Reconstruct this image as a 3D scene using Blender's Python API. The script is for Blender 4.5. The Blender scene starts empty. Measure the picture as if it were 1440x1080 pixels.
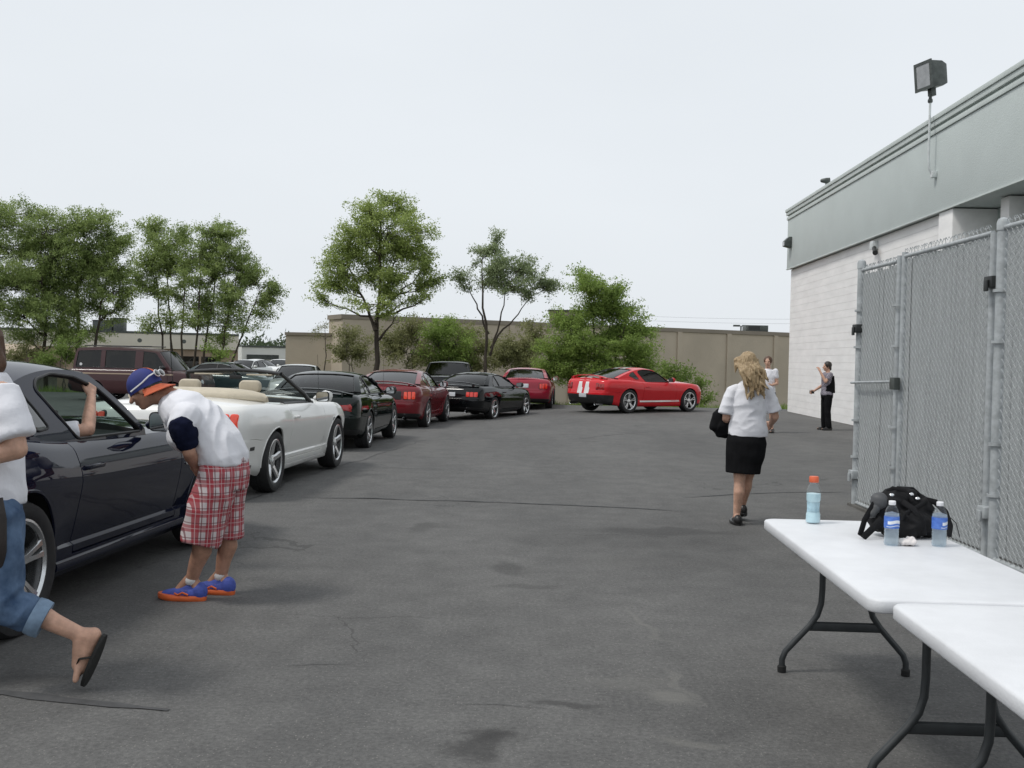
import bpy, bmesh, math, random
import numpy as np
from mathutils import Vector, Matrix, noise as mnoise
rad = math.radians
SC = bpy.context.scene
COL = SC.collection
# ------------------------------------------------------------------ camera
CAM_H = 1.53
cd = bpy.data.cameras.new('camera')
cam = bpy.data.objects.new('camera', cd)
COL.objects.link(cam)
cd.sensor_width = 36.0
cd.lens = 36.4
cd.clip_end = 4000.0
cd.clip_start = 0.05
CAM_R = Matrix.Rotation(math.pi/2 + rad(-1.32), 4, 'X') @ Matrix.Rotation(rad(1.2), 4, 'Z')
cam.matrix_world = Matrix.Translation((0, 0, CAM_H)) @ CAM_R
SC.camera = cam
# ------------------------------------------------------------------ sky, sun, exposure (bright overcast)
SUN_EL, SUN_AZ = 58.0, 250.0        # azimuth clockwise from +Y: from the left, a little behind the camera
wd = bpy.data.worlds.new('World')
SC.world = wd
wd.use_nodes = True
nt = wd.node_tree
nt.nodes.clear()
wo = nt.nodes.new('ShaderNodeOutputWorld')
bgn = nt.nodes.new('ShaderNodeBackground')
bgn.inputs['Strength'].default_value = 0.1
sky = nt.nodes.new('ShaderNodeTexSky')
sky.sky_type = 'NISHITA'
sky.sun_disc = False
sky.sun_elevation = rad(SUN_EL)
sky.sun_rotation = rad(SUN_AZ)
sky.air_density = 1.2
sky.dust_density = 6.0
sky.ozone_density = 1.0
tcw = nt.nodes.new('ShaderNodeTexCoord')
mpw = nt.nodes.new('ShaderNodeMapping')
mpw.inputs['Scale'].default_value = (1.2, 1.2, 3.5)
nsw = nt.nodes.new('ShaderNodeTexNoise')
nsw.inputs['Scale'].default_value = 1.3
nsw.inputs['Detail'].default_value = 4.0
rmp = nt.nodes.new('ShaderNodeValToRGB')        # the even cloud layer, with very faint unevenness
rmp.color_ramp.elements[0].position = 0.3
rmp.color_ramp.elements[0].color = (7.4, 7.8, 8.2, 1)
rmp.color_ramp.elements[1].position = 0.72
rmp.color_ramp.elements[1].color = (7.95, 8.35, 8.75, 1)
mixw = nt.nodes.new('ShaderNodeMix')
mixw.data_type = 'RGBA'
mixw.inputs[0].default_value = 0.93
nt.links.new(tcw.outputs['Generated'], mpw.inputs['Vector'])
nt.links.new(mpw.outputs['Vector'], nsw.inputs['Vector'])
nt.links.new(nsw.outputs['Fac'], rmp.inputs['Fac'])
nt.links.new(sky.outputs['Color'], mixw.inputs[6])
nt.links.new(rmp.outputs['Color'], mixw.inputs[7])
nt.links.new(mixw.outputs[2], bgn.inputs['Color'])
nt.links.new(bgn.outputs['Background'], wo.inputs['Surface'])
sl = bpy.data.lights.new('sun', 'SUN')
sl.energy = 1.5
sl.angle = rad(12)
sl.color = (1.0, 0.97, 0.92)
sun = bpy.data.objects.new('sun', sl)
COL.objects.link(sun)
sdir = Vector((math.sin(rad(SUN_AZ))*math.cos(rad(SUN_EL)), math.cos(rad(SUN_AZ))*math.cos(rad(SUN_EL)), math.sin(rad(SUN_EL))))
sun.rotation_euler = sdir.to_track_quat('Z', 'Y').to_euler()
sun.location = (-20, -10, 40)
SC.view_settings.view_transform = 'Standard'
SC.view_settings.look = 'None'
SC.view_settings.gamma = 1.0
SC.view_settings.exposure = 0.12
SC.view_settings.use_curve_mapping = False
SC.render.engine = 'CYCLES'
SC.cycles.use_denoising = True
SC.cycles.max_bounces = 8
SC.cycles.transparent_max_bounces = 16
SC.cycles.caustics_reflective = False
SC.cycles.caustics_refractive = False

# ------------------------------------------------------------------ helpers
FPX = 1456.0
R3 = CAM_R.to_3x3()
def at(px, py, Y):
    """the point at distance Y in front of the camera that the photograph shows at (px, py)"""
    d = R3 @ Vector(((px-720)/FPX, (540-py)/FPX, -1.0))
    return Vector((0, 0, CAM_H)) + d*(Y/d.y)

def node(nt, t, **kw):
    n = nt.nodes.new(t)
    for k, v in kw.items():
        setattr(n, k, v)
    return n

MATS = {}
def M(name, col=(0.5, 0.5, 0.5), rough=0.6, metal=0.0, coat=0.0, spec=0.5, noise=None, bump=None, col2=None, stretch=None, sub=0.0, emit=None, trans=0.0, sheen=0.0, alpha=None):
    """procedural material: colour broken up by noise (scale, amount), optional bump (scale, strength)"""
    if name in MATS:
        return MATS[name]
    m = bpy.data.materials.new(name)
    m.use_nodes = True
    t = m.node_tree
    b = t.nodes['Principled BSDF']
    b.inputs['Base Color'].default_value = (*col, 1)
    b.inputs['Roughness'].default_value = rough
    b.inputs['Metallic'].default_value = metal
    b.inputs['Specular IOR Level'].default_value = spec
    b.inputs['Coat Weight'].default_value = coat
    b.inputs['Coat Roughness'].default_value = 0.03
    b.inputs['Transmission Weight'].default_value = trans
    b.inputs['Sheen Weight'].default_value = sheen
    if sub:
        b.inputs['Subsurface Weight'].default_value = sub
        b.inputs['Subsurface Radius'].default_value = (0.02, 0.008, 0.004)
    if emit:
        b.inputs['Emission Color'].default_value = (*emit[0], 1)
        b.inputs['Emission Strength'].default_value = emit[1]
    tc = node(t, 'ShaderNodeTexCoord')
    mp = node(t, 'ShaderNodeMapping')
    if stretch:
        mp.inputs['Scale'].default_value = stretch
    t.links.new(tc.outputs['Object'], mp.inputs['Vector'])
    if noise:
        n = node(t, 'ShaderNodeTexNoise')
        n.inputs['Scale'].default_value = noise[0]
        n.inputs['Detail'].default_value = 5
        n.inputs['Roughness'].default_value = 0.6
        t.links.new(mp.outputs['Vector'], n.inputs['Vector'])
        r = node(t, 'ShaderNodeValToRGB')
        a = noise[1]
        c2 = col2 or tuple(min(1, c*(1+a)) for c in col)
        c1 = tuple(c*(1-a) for c in col) if not col2 else col
        r.color_ramp.elements[0].position = 0.34
        r.color_ramp.elements[1].position = 0.66
        r.color_ramp.elements[0].color = (*c1, 1)
        r.color_ramp.elements[1].color = (*c2, 1)
        t.links.new(n.outputs['Fac'], r.inputs['Fac'])
        t.links.new(r.outputs['Color'], b.inputs['Base Color'])
    if bump:
        n2 = node(t, 'ShaderNodeTexNoise')
        n2.inputs['Scale'].default_value = bump[0]
        n2.inputs['Detail'].default_value = 4
        t.links.new(mp.outputs['Vector'], n2.inputs['Vector'])
        bp = node(t, 'ShaderNodeBump')
        bp.inputs['Strength'].default_value = bump[1]
        bp.inputs['Distance'].default_value = bump[2] if len(bump) > 2 else 0.01
        t.links.new(n2.outputs['Fac'], bp.inputs['Height'])
        t.links.new(bp.outputs['Normal'], b.inputs['Normal'])
    MATS[name] = m
    return m

def glass_mat(name, tint, rough=0.02, gloss=1.0):
    if name in MATS:
        return MATS[name]
    m = bpy.data.materials.new(name)
    m.use_nodes = True
    t = m.node_tree
    t.nodes.clear()
    o = node(t, 'ShaderNodeOutputMaterial')
    mx = node(t, 'ShaderNodeMixShader')
    fr = node(t, 'ShaderNodeFresnel')
    ge = node(t, 'ShaderNodeNewGeometry')          # a thin pane reflects alike from both sides
    io = node(t, 'ShaderNodeMapRange')
    io.inputs['To Min'].default_value = 1.5
    io.inputs['To Max'].default_value = 1/1.5
    t.links.new(ge.outputs['Backfacing'], io.inputs['Value'])
    t.links.new(io.outputs[0], fr.inputs['IOR'])
    tr = node(t, 'ShaderNodeBsdfTransparent')
    tr.inputs['Color'].default_value = (*tint, 1)
    gl = node(t, 'ShaderNodeBsdfGlossy')
    gl.inputs['Color'].default_value = (gloss, gloss, gloss, 1)
    gl.inputs['Roughness'].default_value = rough
    t.links.new(fr.outputs['Fac'], mx.inputs['Fac'])
    t.links.new(tr.outputs['BSDF'], mx.inputs[1])
    t.links.new(gl.outputs['BSDF'], mx.inputs[2])
    t.links.new(mx.outputs['Shader'], o.inputs['Surface'])
    MATS[name] = m
    return m

def tag(o, label=None, cat=None, group=None, kind=None):
    if label: o['label'] = label
    if cat: o['category'] = cat
    if group: o['group'] = group
    if kind: o['kind'] = kind
    return o

def empty(name, loc=(0, 0, 0), rz=0.0, parent=None):
    o = bpy.data.objects.new(name, None)
    o.empty_display_size = 0.2
    COL.objects.link(o)
    o.location = loc
    o.rotation_euler = (0, 0, rz)
    if parent: o.parent = parent
    return o

def link_mesh(name, me, parent=None, loc=None, rot=None):
    o = bpy.data.objects.new(name, me)
    COL.objects.link(o)
    if parent: o.parent = parent
    if loc is not None: o.location = loc
    if rot is not None: o.rotation_euler = rot
    return o

def copy_tree(o, parent=None):
    c = o.copy()
    COL.objects.link(c)
    c.parent = parent
    for ch in list(o.children):
        copy_tree(ch, c)
    return c

class MB:
    """collects vertices and faces of one mesh"""
    def __init__(s):
        s.v, s.f, s.m = [], [], []
    def add(s, vs, fs, mi=0):
        b = len(s.v)
        s.v += [tuple(p) for p in vs]
        s.f += [tuple(i+b for i in f) for f in fs]
        s.m += [mi]*len(fs)
        return s
    def box(s, lo, hi, mi=0, mat=None):
        x0, y0, z0 = lo
        x1, y1, z1 = hi
        vs = [(x0,y0,z0),(x1,y0,z0),(x1,y1,z0),(x0,y1,z0),(x0,y0,z1),(x1,y0,z1),(x1,y1,z1),(x0,y1,z1)]
        if mat: vs = [mat @ Vector(p) for p in vs]
        return s.add(vs, [(0,3,2,1),(4,5,6,7),(0,1,5,4),(1,2,6,5),(2,3,7,6),(3,0,4,7)], mi)
    def tube(s, path, r, n=10, caps=True, mi=0, squash=None, side=None):
        """tube along a path; r a number or a list; squash = (a, b) factors of the section"""
        path = [Vector(p) for p in path]
        k = len(path)
        rr = r if isinstance(r, (list, tuple)) else [r]*k
        vs = []
        up = None
        for i, p in enumerate(path):
            d = (path[min(i+1, k-1)] - path[max(i-1, 0)])
            if d.length < 1e-9: d = Vector((0, 0, 1))
            d.normalize()
            if up is None:
                ref = Vector(side) if side is not None else (Vector((0, 0, 1)) if abs(d.z) < 0.9 else Vector((1, 0, 0)))
                a = (ref - d*ref.dot(d)).normalized()
            else:
                a = (up - d*up.dot(d))
                a = a.normalized() if a.length > 1e-6 else d.orthogonal().normalized()
            up = a
            b = d.cross(a)
            q = rr[i]
            qa, qb = (q if isinstance(q, (tuple, list)) else (q, q))
            if squash: qa, qb = qa*squash[0], qb*squash[1]
            for j in range(n):
                t = 2*math.pi*j/n
                vs.append(p + a*(qa*math.cos(t)) + b*(qb*math.sin(t)))
        fs = []
        for i in range(k-1):
            for j in range(n):
                fs.append((i*n+j, i*n+(j+1) % n, (i+1)*n+(j+1) % n, (i+1)*n+j))
        if caps:
            fs.append(tuple(reversed(range(n))))
            fs.append(tuple((k-1)*n+j for j in range(n)))
        return s.add(vs, fs, mi)
    def capsule(s, p0, r0, p1, r1, n=12, mi=0):
        p0, p1 = Vector(p0), Vector(p1)
        d = p1-p0
        L = d.length
        d = d/L if L > 1e-9 else Vector((0, 0, 1))
        path, rr = [], []
        for t in (90, 65, 40, 18, 0):
            path.append(p0 - d*(r0*math.sin(rad(t)))); rr.append(max(r0*math.cos(rad(t)), 1e-4))
        for t in (0, 18, 40, 65, 90):
            path.append(p1 + d*(r1*math.sin(rad(t)))); rr.append(max(r1*math.cos(rad(t)), 1e-4))
        return s.tube(path, rr, n, True, mi)
    def chain(s, pts, n=12, mi=0):
        for (a, ra), (b, rb) in zip(pts[:-1], pts[1:]):
            s.capsule(a, ra, b, rb, n, mi)
        return s
    def ell(s, c, r, rot=None, n=12, mi=0):
        c = Vector(c)
        vs, fs = [], []
        h = n
        for i in range(1, h):
            th = math.pi*i/h
            for j in range(2*n):
                ph = math.pi*j/n
                p = Vector((r[0]*math.sin(th)*math.cos(ph), r[1]*math.sin(th)*math.sin(ph), r[2]*math.cos(th)))
                vs.append(c + (rot @ p if rot else p))
        w = 2*n
        for i in range(h-2):
            for j in range(w):
                fs.append((i*w+j, (i+1)*w+j, (i+1)*w+(j+1) % w, i*w+(j+1) % w))
        t = Vector((0, 0, r[2])); bt = Vector((0, 0, -r[2]))
        vs.append(c + (rot @ t if rot else t)); vs.append(c + (rot @ bt if rot else bt))
        a, b = len(vs)-2, len(vs)-1
        for j in range(w):
            fs.append((a, j, (j+1) % w))
            fs.append((b, (h-2)*w+(j+1) % w, (h-2)*w+j))
        return s.add(vs, fs, mi)
    def lathe(s, prof, n=24, axis='z', c=(0, 0, 0), mi=0, close=False):
        """prof: (radius, height) pairs"""
        vs, fs = [], []
        for r, h in prof:
            for j in range(n):
                t = 2*math.pi*j/n
                if axis == 'z': p = (r*math.cos(t), r*math.sin(t), h)
                elif axis == 'y': p = (r*math.cos(t), h, r*math.sin(t))
                else: p = (h, r*math.cos(t), r*math.sin(t))
                vs.append((p[0]+c[0], p[1]+c[1], p[2]+c[2]))
        k = len(prof)
        for i in range(k-1):
            for j in range(n):
                fs.append((i*n+j, i*n+(j+1) % n, (i+1)*n+(j+1) % n, (i+1)*n+j))
        if close:
            fs.append(tuple(reversed(range(n)))); fs.append(tuple((k-1)*n+j for j in range(n)))
        return s.add(vs, fs, mi)
    def prism(s, poly, h0, h1, axis='z', mi=0):
        n = len(poly)
        def P(a, b, h):
            return (a, b, h) if axis == 'z' else ((a, h, b) if axis == 'y' else (h, a, b))
        vs = [P(a, b, h0) for a, b in poly] + [P(a, b, h1) for a, b in poly]
        fs = [tuple(reversed(range(n))), tuple(range(n, 2*n))] + [(i, (i+1) % n, n+(i+1) % n, n+i) for i in range(n)]
        return s.add(vs, fs, mi)
    def mesh(s, name, mats, smooth=True, angle=35, bevel=0, fix=True):
        me = bpy.data.meshes.new(name)
        me.from_pydata(s.v, [], s.f)
        for m in (mats if isinstance(mats, (list, tuple)) else [mats]):
            me.materials.append(m)
        if any(s.m):
            me.polygons.foreach_set('material_index', s.m)
        if fix or bevel:
            bm = bmesh.new()
            bm.from_mesh(me)
            if fix: bmesh.ops.recalc_face_normals(bm, faces=bm.faces)
            if bevel:
                es = [e for e in bm.edges if len(e.link_faces) == 2 and e.calc_face_angle(0) > rad(40)]
                bmesh.ops.bevel(bm, geom=es, offset=bevel, segments=2, affect='EDGES', profile=0.6, clamp_overlap=True)
            bm.to_mesh(me)
            bm.free()
        if smooth:
            me.polygons.foreach_set('use_smooth', [True]*len(me.polygons))
            me.set_sharp_from_angle(angle=rad(angle))
        me.update()
        return me
    def build(s, name, mats, parent=None, loc=None, rot=None, **kw):
        return link_mesh(name, s.mesh(name, mats, **kw), parent, loc, rot)

def evaluated(me, mods, extra=()):
    """mesh with modifiers applied; mods: list of (type, dict)"""
    o = bpy.data.objects.new('work', me)
    COL.objects.link(o)
    for t, kw in mods:
        md = o.modifiers.new(t, t)
        for k, v in kw.items():
            setattr(md, k, v)
    dg = bpy.context.evaluated_depsgraph_get()
    dg.update()
    r = bpy.data.meshes.new_from_object(o.evaluated_get(dg), preserve_all_data_layers=True, depsgraph=dg)
    bpy.data.objects.remove(o)
    return r

def interp(ctrl):
    """smooth monotone-ish interpolation through control points"""
    xs = np.array([c[0] for c in ctrl], float)
    ys = np.array([c[1] for c in ctrl], float)
    d = np.diff(ys)/np.diff(xs)
    m = np.zeros(len(xs))
    if len(xs) > 2:
        for i in range(1, len(xs)-1):
            if d[i-1]*d[i] > 0:
                w1 = 2*(xs[i+1]-xs[i])+(xs[i]-xs[i-1]); w2 = (xs[i+1]-xs[i])+2*(xs[i]-xs[i-1])
                m[i] = (w1+w2)/(w1/d[i-1]+w2/d[i])
    m[0], m[-1] = d[0], d[-1]
    def f(x):
        x = min(max(x, xs[0]), xs[-1])
        i = min(int(np.searchsorted(xs, x, 'right'))-1, len(xs)-2)
        h = xs[i+1]-xs[i]
        t = (x-xs[i])/h
        return float((2*t**3-3*t**2+1)*ys[i] + (t**3-2*t**2+t)*h*m[i] + (-2*t**3+3*t**2)*ys[i+1] + (t**3-t**2)*h*m[i+1])
    return f

def rrect(u0, u1, v0, v1, r, n=4):
    """outline of a rounded rectangle"""
    r = min(r, abs(u1-u0)/2-1e-4, abs(v1-v0)/2-1e-4)
    out = []
    for cx, cy, a0 in ((u1-r, v1-r, 0), (u0+r, v1-r, 90), (u0+r, v0+r, 180), (u1-r, v0+r, 270)):
        for i in range(n+1):
            a = rad(a0+90*i/n)
            out.append((cx+r*math.cos(a), cy+r*math.sin(a)))
    return out
# ================================================================== THE SETTING
def lot_edge(x):
    """far edge of the asphalt"""
    t = min(max((x+1.5)/4.0, 0), 1)
    return 43.0 + (36.5-43.0)*t*t*(3-2*t)
def lot_z(x, y):
    t = min(max((3.0-x)/4.5, 0), 1)
    return -0.0105*max(0.0, min(y, 31)-13.0)*t*t*(3-2*t)
def land_z(x, y):
    e = lot_edge(x)
    if y < e: return lot_z(x, y)-0.04
    z0 = lot_z(x, e)-0.04
    t = min((y-e)/7.0, 1)
    return z0 + (-1.3-z0)*t*t*(3-2*t)
def gnd(px, py):
    d = R3 @ Vector(((px-720)/FPX, (540-py)/FPX, -1.0))
    return Vector((0, 0, CAM_H)) + d*(-CAM_H/d.z)

def asphalt_material():
    m = bpy.data.materials.new('asphalt')
    m.use_nodes = True
    t = m.node_tree
    b = t.nodes['Principled BSDF']
    tc = node(t, 'ShaderNodeTexCoord')
    def noise(scale, detail=4, rough=0.6, vec=None):
        n = node(t, 'ShaderNodeTexNoise')
        n.inputs['Scale'].default_value = scale
        n.inputs['Detail'].default_value = detail
        n.inputs['Roughness'].default_value = rough
        t.links.new(vec or tc.outputs['Object'], n.inputs['Vector'])
        return n.outputs['Fac']
    def ramp(fac, p0, c0, p1, c1):
        r = node(t, 'ShaderNodeValToRGB')
        r.color_ramp.elements[0].position = p0
        r.color_ramp.elements[1].position = p1
        r.color_ramp.elements[0].color = (*c0, 1)
        r.color_ramp.elements[1].color = (*c1, 1)
        t.links.new(fac, r.inputs['Fac'])
        return r.outputs['Color']
    def math_(op, a, b_=None, clamp=False):
        n = node(t, 'ShaderNodeMath', operation=op, use_clamp=clamp)
        for i, q in enumerate((a, b_)):
            if q is None: continue
            if isinstance(q, (int, float)): n.inputs[i].default_value = q
            else: t.links.new(q, n.inputs[i])
        return n.outputs[0]
    def mix(a, b_, fac, mode='MIX'):
        n = node(t, 'ShaderNodeMix', data_type='RGBA', blend_type=mode)
        for i, q in ((0, fac), (6, a), (7, b_)):
            if isinstance(q, (int, float)): n.inputs[i].default_value = q
            elif isinstance(q, tuple): n.inputs[i].default_value = (*q, 1)
            else: t.links.new(q, n.inputs[i])
        return n.outputs[2]
    mp = node(t, 'ShaderNodeMapping')            # traffic drags the wear out along the lane
    mp.inputs['Rotation'].default_value = (0, 0, rad(-8))
    mp.inputs['Scale'].default_value = (1.0, 0.35, 1.0)
    t.links.new(tc.outputs['Object'], mp.inputs['Vector'])
    base = ramp(noise(0.55, 6, 0.62, mp.outputs['Vector']), 0.32, (0.096, 0.0955, 0.095), 0.70, (0.138, 0.1365, 0.134))
    base = mix(base, ramp(noise(3.1, 5, 0.7), 0.3, (0.80, 0.80, 0.80), 0.7, (1.12, 1.12, 1.11)), 1.0, 'MULTIPLY')
    base = mix(base, ramp(noise(42.0, 5, 0.85), 0.36, (0.68, 0.68, 0.68), 0.66, (1.32, 1.31, 1.29)), 1.0, 'MULTIPLY')
    vor = node(t, 'ShaderNodeTexVoronoi')        # pale aggregate chips
    vor.inputs['Scale'].default_value = 62.0
    t.links.new(tc.outputs['Object'], vor.inputs['Vector'])
    chip = math_('LESS_THAN', vor.outputs['Distance'], 0.22)
    pick = math_('GREATER_THAN', node_sep(t, vor.outputs['Color']), 0.74)
    base = mix(base, (0.26, 0.25, 0.23), math_('MULTIPLY', math_('MULTIPLY', chip, pick), 0.55))
    # spills and scuffs: dark where oil soaked in, pale where concrete dust dried
    warp = node(t, 'ShaderNodeTexNoise')
    warp.inputs['Scale'].default_value = 2.3
    warp.inputs['Detail'].default_value = 5
    t.links.new(tc.outputs['Object'], warp.inputs['Vector'])
    wv = node(t, 'ShaderNodeVectorMath', operation='MULTIPLY_ADD')
    t.links.new(warp.outputs['Color'], wv.inputs[0])
    wv.inputs[1].default_value = (0.5, 0.5, 0)
    t.links.new(tc.outputs['Object'], wv.inputs[2])
    spots = [  # px, py, half width, half length, turn, dark/pale, strength
        (720, 800, .16, .32, 20, 0, .40), (745, 826, .25, .06, -5, 0, .35), (690, 1045, .10, .24, -25, 0, .62), (690, 1030, .2, .07, 0, 0, .5),
        (795, 997, .17, .05, 0, 0, .55), (38, 955, .16, .16, 0, 0, .45), (930, 747, .85, .22, 0, 0, .42), (880, 760, 1.1, .5, 0, 0, .22), (600, 741, .12, .22, 0, 0, .4),
        (945, 790, .5, .4, 0, 0, .16), (1010, 1000, .6, .4, 0, 0, .15), (935, 985, .12, .13, 0, 1, .50), (905, 880, .035, .5, 14, 1, .30), (955, 965, .04, .25, 10, 1, .35),
        (965, 1045, .15, .06, -30, 1, .38), (890, 960, .2, .15, 0, 1, .2), (860, 790, .3, .3, 0, 1, .10), (1180, 735, .22, .25, 0, 1, .35), (1195, 715, .5, .35, 0, 1, .22), (520, 870, .5, .02, 0, 0, .3)]
    for px, py, rx, ry, rot, pale, st in spots:
        g = gnd(px, py)
        mpp = node(t, 'ShaderNodeMapping', vector_type='TEXTURE')
        mpp.inputs['Location'].default_value = (g.x+0.25, g.y+0.25, 0)
        mpp.inputs['Rotation'].default_value = (0, 0, rad(rot))
        mpp.inputs['Scale'].default_value = (rx, ry, 1)
        t.links.new(wv.outputs[0], mpp.inputs['Vector'])
        ln = node(t, 'ShaderNodeVectorMath', operation='LENGTH')
        t.links.new(mpp.outputs[0], ln.inputs[0])
        mr = node(t, 'ShaderNodeMapRange', interpolation_type='SMOOTHSTEP')
        mr.inputs['From Min'].default_value = 0.45
        mr.inputs['From Max'].default_value = 1.25
        mr.inputs['To Min'].default_value = st
        mr.inputs['To Max'].default_value = 0.0
        t.links.new(ln.outputs['Value'], mr.inputs['Value'])
        base = mix(base, (0.19, 0.185, 0.17) if pale else (0.026, 0.025, 0.025), mr.outputs[0])
    # hairline cracks
    mpc = node(t, 'ShaderNodeMapping')
    mpc.inputs['Scale'].default_value = (0.33, 0.2, 1)
    wv2 = node(t, 'ShaderNodeVectorMath', operation='MULTIPLY_ADD')
    t.links.new(warp.outputs['Color'], wv2.inputs[0])
    wv2.inputs[1].default_value = (0.9, 0.9, 0)
    t.links.new(tc.outputs['Object'], wv2.inputs[2])
    t.links.new(wv2.outputs[0], mpc.inputs['Vector'])
    vc = node(t, 'ShaderNodeTexVoronoi', feature='DISTANCE_TO_EDGE')
    vc.inputs['Scale'].default_value = 0.9
    t.links.new(mpc.outputs['Vector'], vc.inputs['Vector'])
    crack = math_('LESS_THAN', vc.outputs['Distance'], 0.0022)
    crack = math_('MULTIPLY', crack, math_('GREATER_THAN', noise(0.33, 2), 0.52))
    base = mix(base, (0.022, 0.022, 0.022), math_('MULTIPLY', crack, 0.4))
    t.links.new(base, b.inputs['Base Color'])
    b.inputs['Roughness'].default_value = 0.88
    b.inputs['Specular IOR Level'].default_value = 0.35
    bp = node(t, 'ShaderNodeBump')
    bp.inputs['Strength'].default_value = 0.55
    bp.inputs['Distance'].default_value = 0.006
    t.links.new(noise(85.0, 3, 0.8), bp.inputs['Height'])
    t.links.new(bp.outputs['Normal'], b.inputs['Normal'])
    return m
def node_sep(t, sock):
    s = node(t, 'ShaderNodeSeparateColor')
    t.links.new(sock, s.inputs[0])
    return s.outputs[0]

GRASSY = M('rough_grass_soil', (0.060, 0.070, 0.030), 0.95, noise=(0.6, 0), col2=(0.13, 0.125, 0.07), bump=(6, 0.6, 0.05))
def grid_sheet(name, xs, ys, zf, mat, skirt=0.0, keep=None):
    mb = MB()
    nx, ny = len(xs), len(ys)
    vs = [(x, (y if not callable(y) else y(x)), 0) for y in ys for x in xs]
    vs = [(x, y, zf(x, y)) for x, y, _ in vs]
    fs = [(j*nx+i, j*nx+i+1, (j+1)*nx+i+1, (j+1)*nx+i) for j in range(ny-1) for i in range(nx-1)]
    mb.add(vs, fs)
    if skirt:
        b = len(mb.v)
        top = [(ny-1)*nx+i for i in range(nx)]
        mb.v += [(mb.v[i][0], mb.v[i][1]+0.02, mb.v[i][2]-skirt) for i in top]
        for i in range(nx-1):
            mb.f.append((top[i], top[i+1], b+i+1, b+i)); mb.m.append(0)
    return mb.build(name, mat, fix=False, angle=60)
xs = [-1500, -700, -300, -150, -90]+[-60+2*i for i in range(51)]+[60, 110, 250, 600, 1500]
ys = [-60, -30, -12, 10, 28]+[32+1.0*i for i in range(24)]+[60, 70, 90, 130, 200, 350, 700, 1500, 3000]
o = grid_sheet('ground', xs, ys, land_z, GRASSY)
tag(o, kind='structure')
xs = [-58+2*i for i in range(50)]
ys = [-10, 0, 5, 10, 15, 20, 25, 28, 30, 31, 32, 33, 34, 35] + [(lambda k: (lambda x: 35+(lot_edge(x)+0.12*math.sin(3.1*x)+0.1*math.sin(7*x)-35)*k))(k/8) for k in range(1, 9)]
lot = grid_sheet('asphalt_lot', xs, ys, lot_z, asphalt_material(), skirt=0.06)
tag(lot, kind='structure')
# crack filler and the paving seam: thin tar ribbons lying on the asphalt
TAR = M('tar', (0.032, 0.032, 0.033), 0.6, noise=(9, 0.35))
TAR_OLD = M('worn_tar', (0.060, 0.060, 0.061), 0.8, noise=(9, 0.25))
def tar_strip(pts, width, seed, name='tar_strip', wob=0.02, mat=None):
    rnd = random.Random(seed)
    P = [gnd(*p) for p in pts]
    path = []
    for a, b in zip(P[:-1], P[1:]):
        n = max(2, int((b-a).length/0.12))
        for i in range(n):
            path.append(a.lerp(b, i/n))
    path.append(P[-1])
    mb = MB()
    vs, k = [], len(path)
    for i, p in enumerate(path):
        d = (path[min(i+1, k-1)]-path[max(i-1, 0)]).normalized()
        s = Vector((-d.y, d.x, 0))
        off = wob*mnoise.noise(Vector((p.x*2.1+seed, p.y*2.1, seed)))*2
        w = width*(0.55+0.9*abs(mnoise.noise(Vector((p.x*3.7, p.y*3.7, seed+5)))))*(0.25+0.75*min(1, i/4, (k-1-i)/4))
        for q in (-0.5, 0.5):
            c = p+s*(off+q*w)
            vs.append((c.x, c.y, lot_z(c.x, c.y)+0.004))
    mb.add(vs, [(2*i, 2*i+1, 2*i+3, 2*i+2) for i in range(k-1)])
    return mb.build(name, mat or TAR, lot, fix=False)
tar_strip([(-60, 972), (10, 975), (90, 985), (238, 999)], 0.11, 1, wob=0.004, mat=TAR_OLD)
tar_strip([(420, 699), (560, 702), (700, 706), (830, 712), (960, 719)], 0.05, 2, wob=0.03, mat=M('tar_mid', (0.045, 0.045, 0.046), 0.7, noise=(9, .3)))
tar_strip([(960, 700), (1080, 693), (1190, 692)], 0.05, 3, mat=TAR_OLD)
tar_strip([(345, 705), (420, 672), (520, 640), (600, 612)], 0.03, 4, wob=0.05, mat=TAR_OLD)
tar_strip([(400, 936), (440, 934), (500, 933)], 0.014, 5, mat=TAR_OLD)
tar_strip([(640, 990), (700, 990), (770, 996)], 0.012, 6)
tar_strip([(800, 617), (860, 611), (930, 606)], 0.03, 7, wob=0.05)
tar_strip([(520, 655), (600, 658), (690, 660)], 0.02, 8, wob=0.05)

# ------------------------------------------------------------------ block building on the right
WHITE_BLOCK = M('white_painted_block', (0.87, 0.86, 0.85), 0.75, noise=(2.2, 0.06), bump=(60, 0.25, 0.004), stretch=(0.5, 1, 1.6))
MORTAR = M('painted_joint', (0.74, 0.73, 0.72), 0.9, noise=(5, 0.1))
STUCCO = M('grey_green_stucco', (0.52, 0.57, 0.56), 0.9, noise=(0.7, 0.035), bump=(45, 0.6, 0.010))
COPING = M('grey_green_metal', (0.55, 0.60, 0.58), 0.6, noise=(1.5, 0.06))
PANEL = M('grey_panel', (0.47, 0.53, 0.51), 0.7, noise=(1.0, 0.07))
DARK = M('dark_metal', (0.02, 0.022, 0.022), 0.5, noise=(8, 0.3))
FIXT = M('weathered_bronze_metal', (0.075, 0.085, 0.08), 0.45, metal=0.3, noise=(7, 0.25))
BO = Vector((9.27, 34.76, 0))
BROT = math.atan2(-1, -0.034)
bld = empty('block_building', BO, BROT)
tag(bld, 'white painted block building with grey-green stucco band along its roof', 'building')
NC, CH = 23, 4.74/23
for k in range(NC):        # every course of the wall is proud of its joints
    mb = MB()
    mb.box((0.0, 0.0, k*CH+0.0035), (13.35, 0.18, (k+1)*CH-0.0035))
    mb.build('block_course', WHITE_BLOCK, bld, smooth=False)
MB().box((0.012, 0.007, 0.0), (13.34, 0.30, 4.735)).build('wall_joints', MORTAR, bld)
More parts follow.
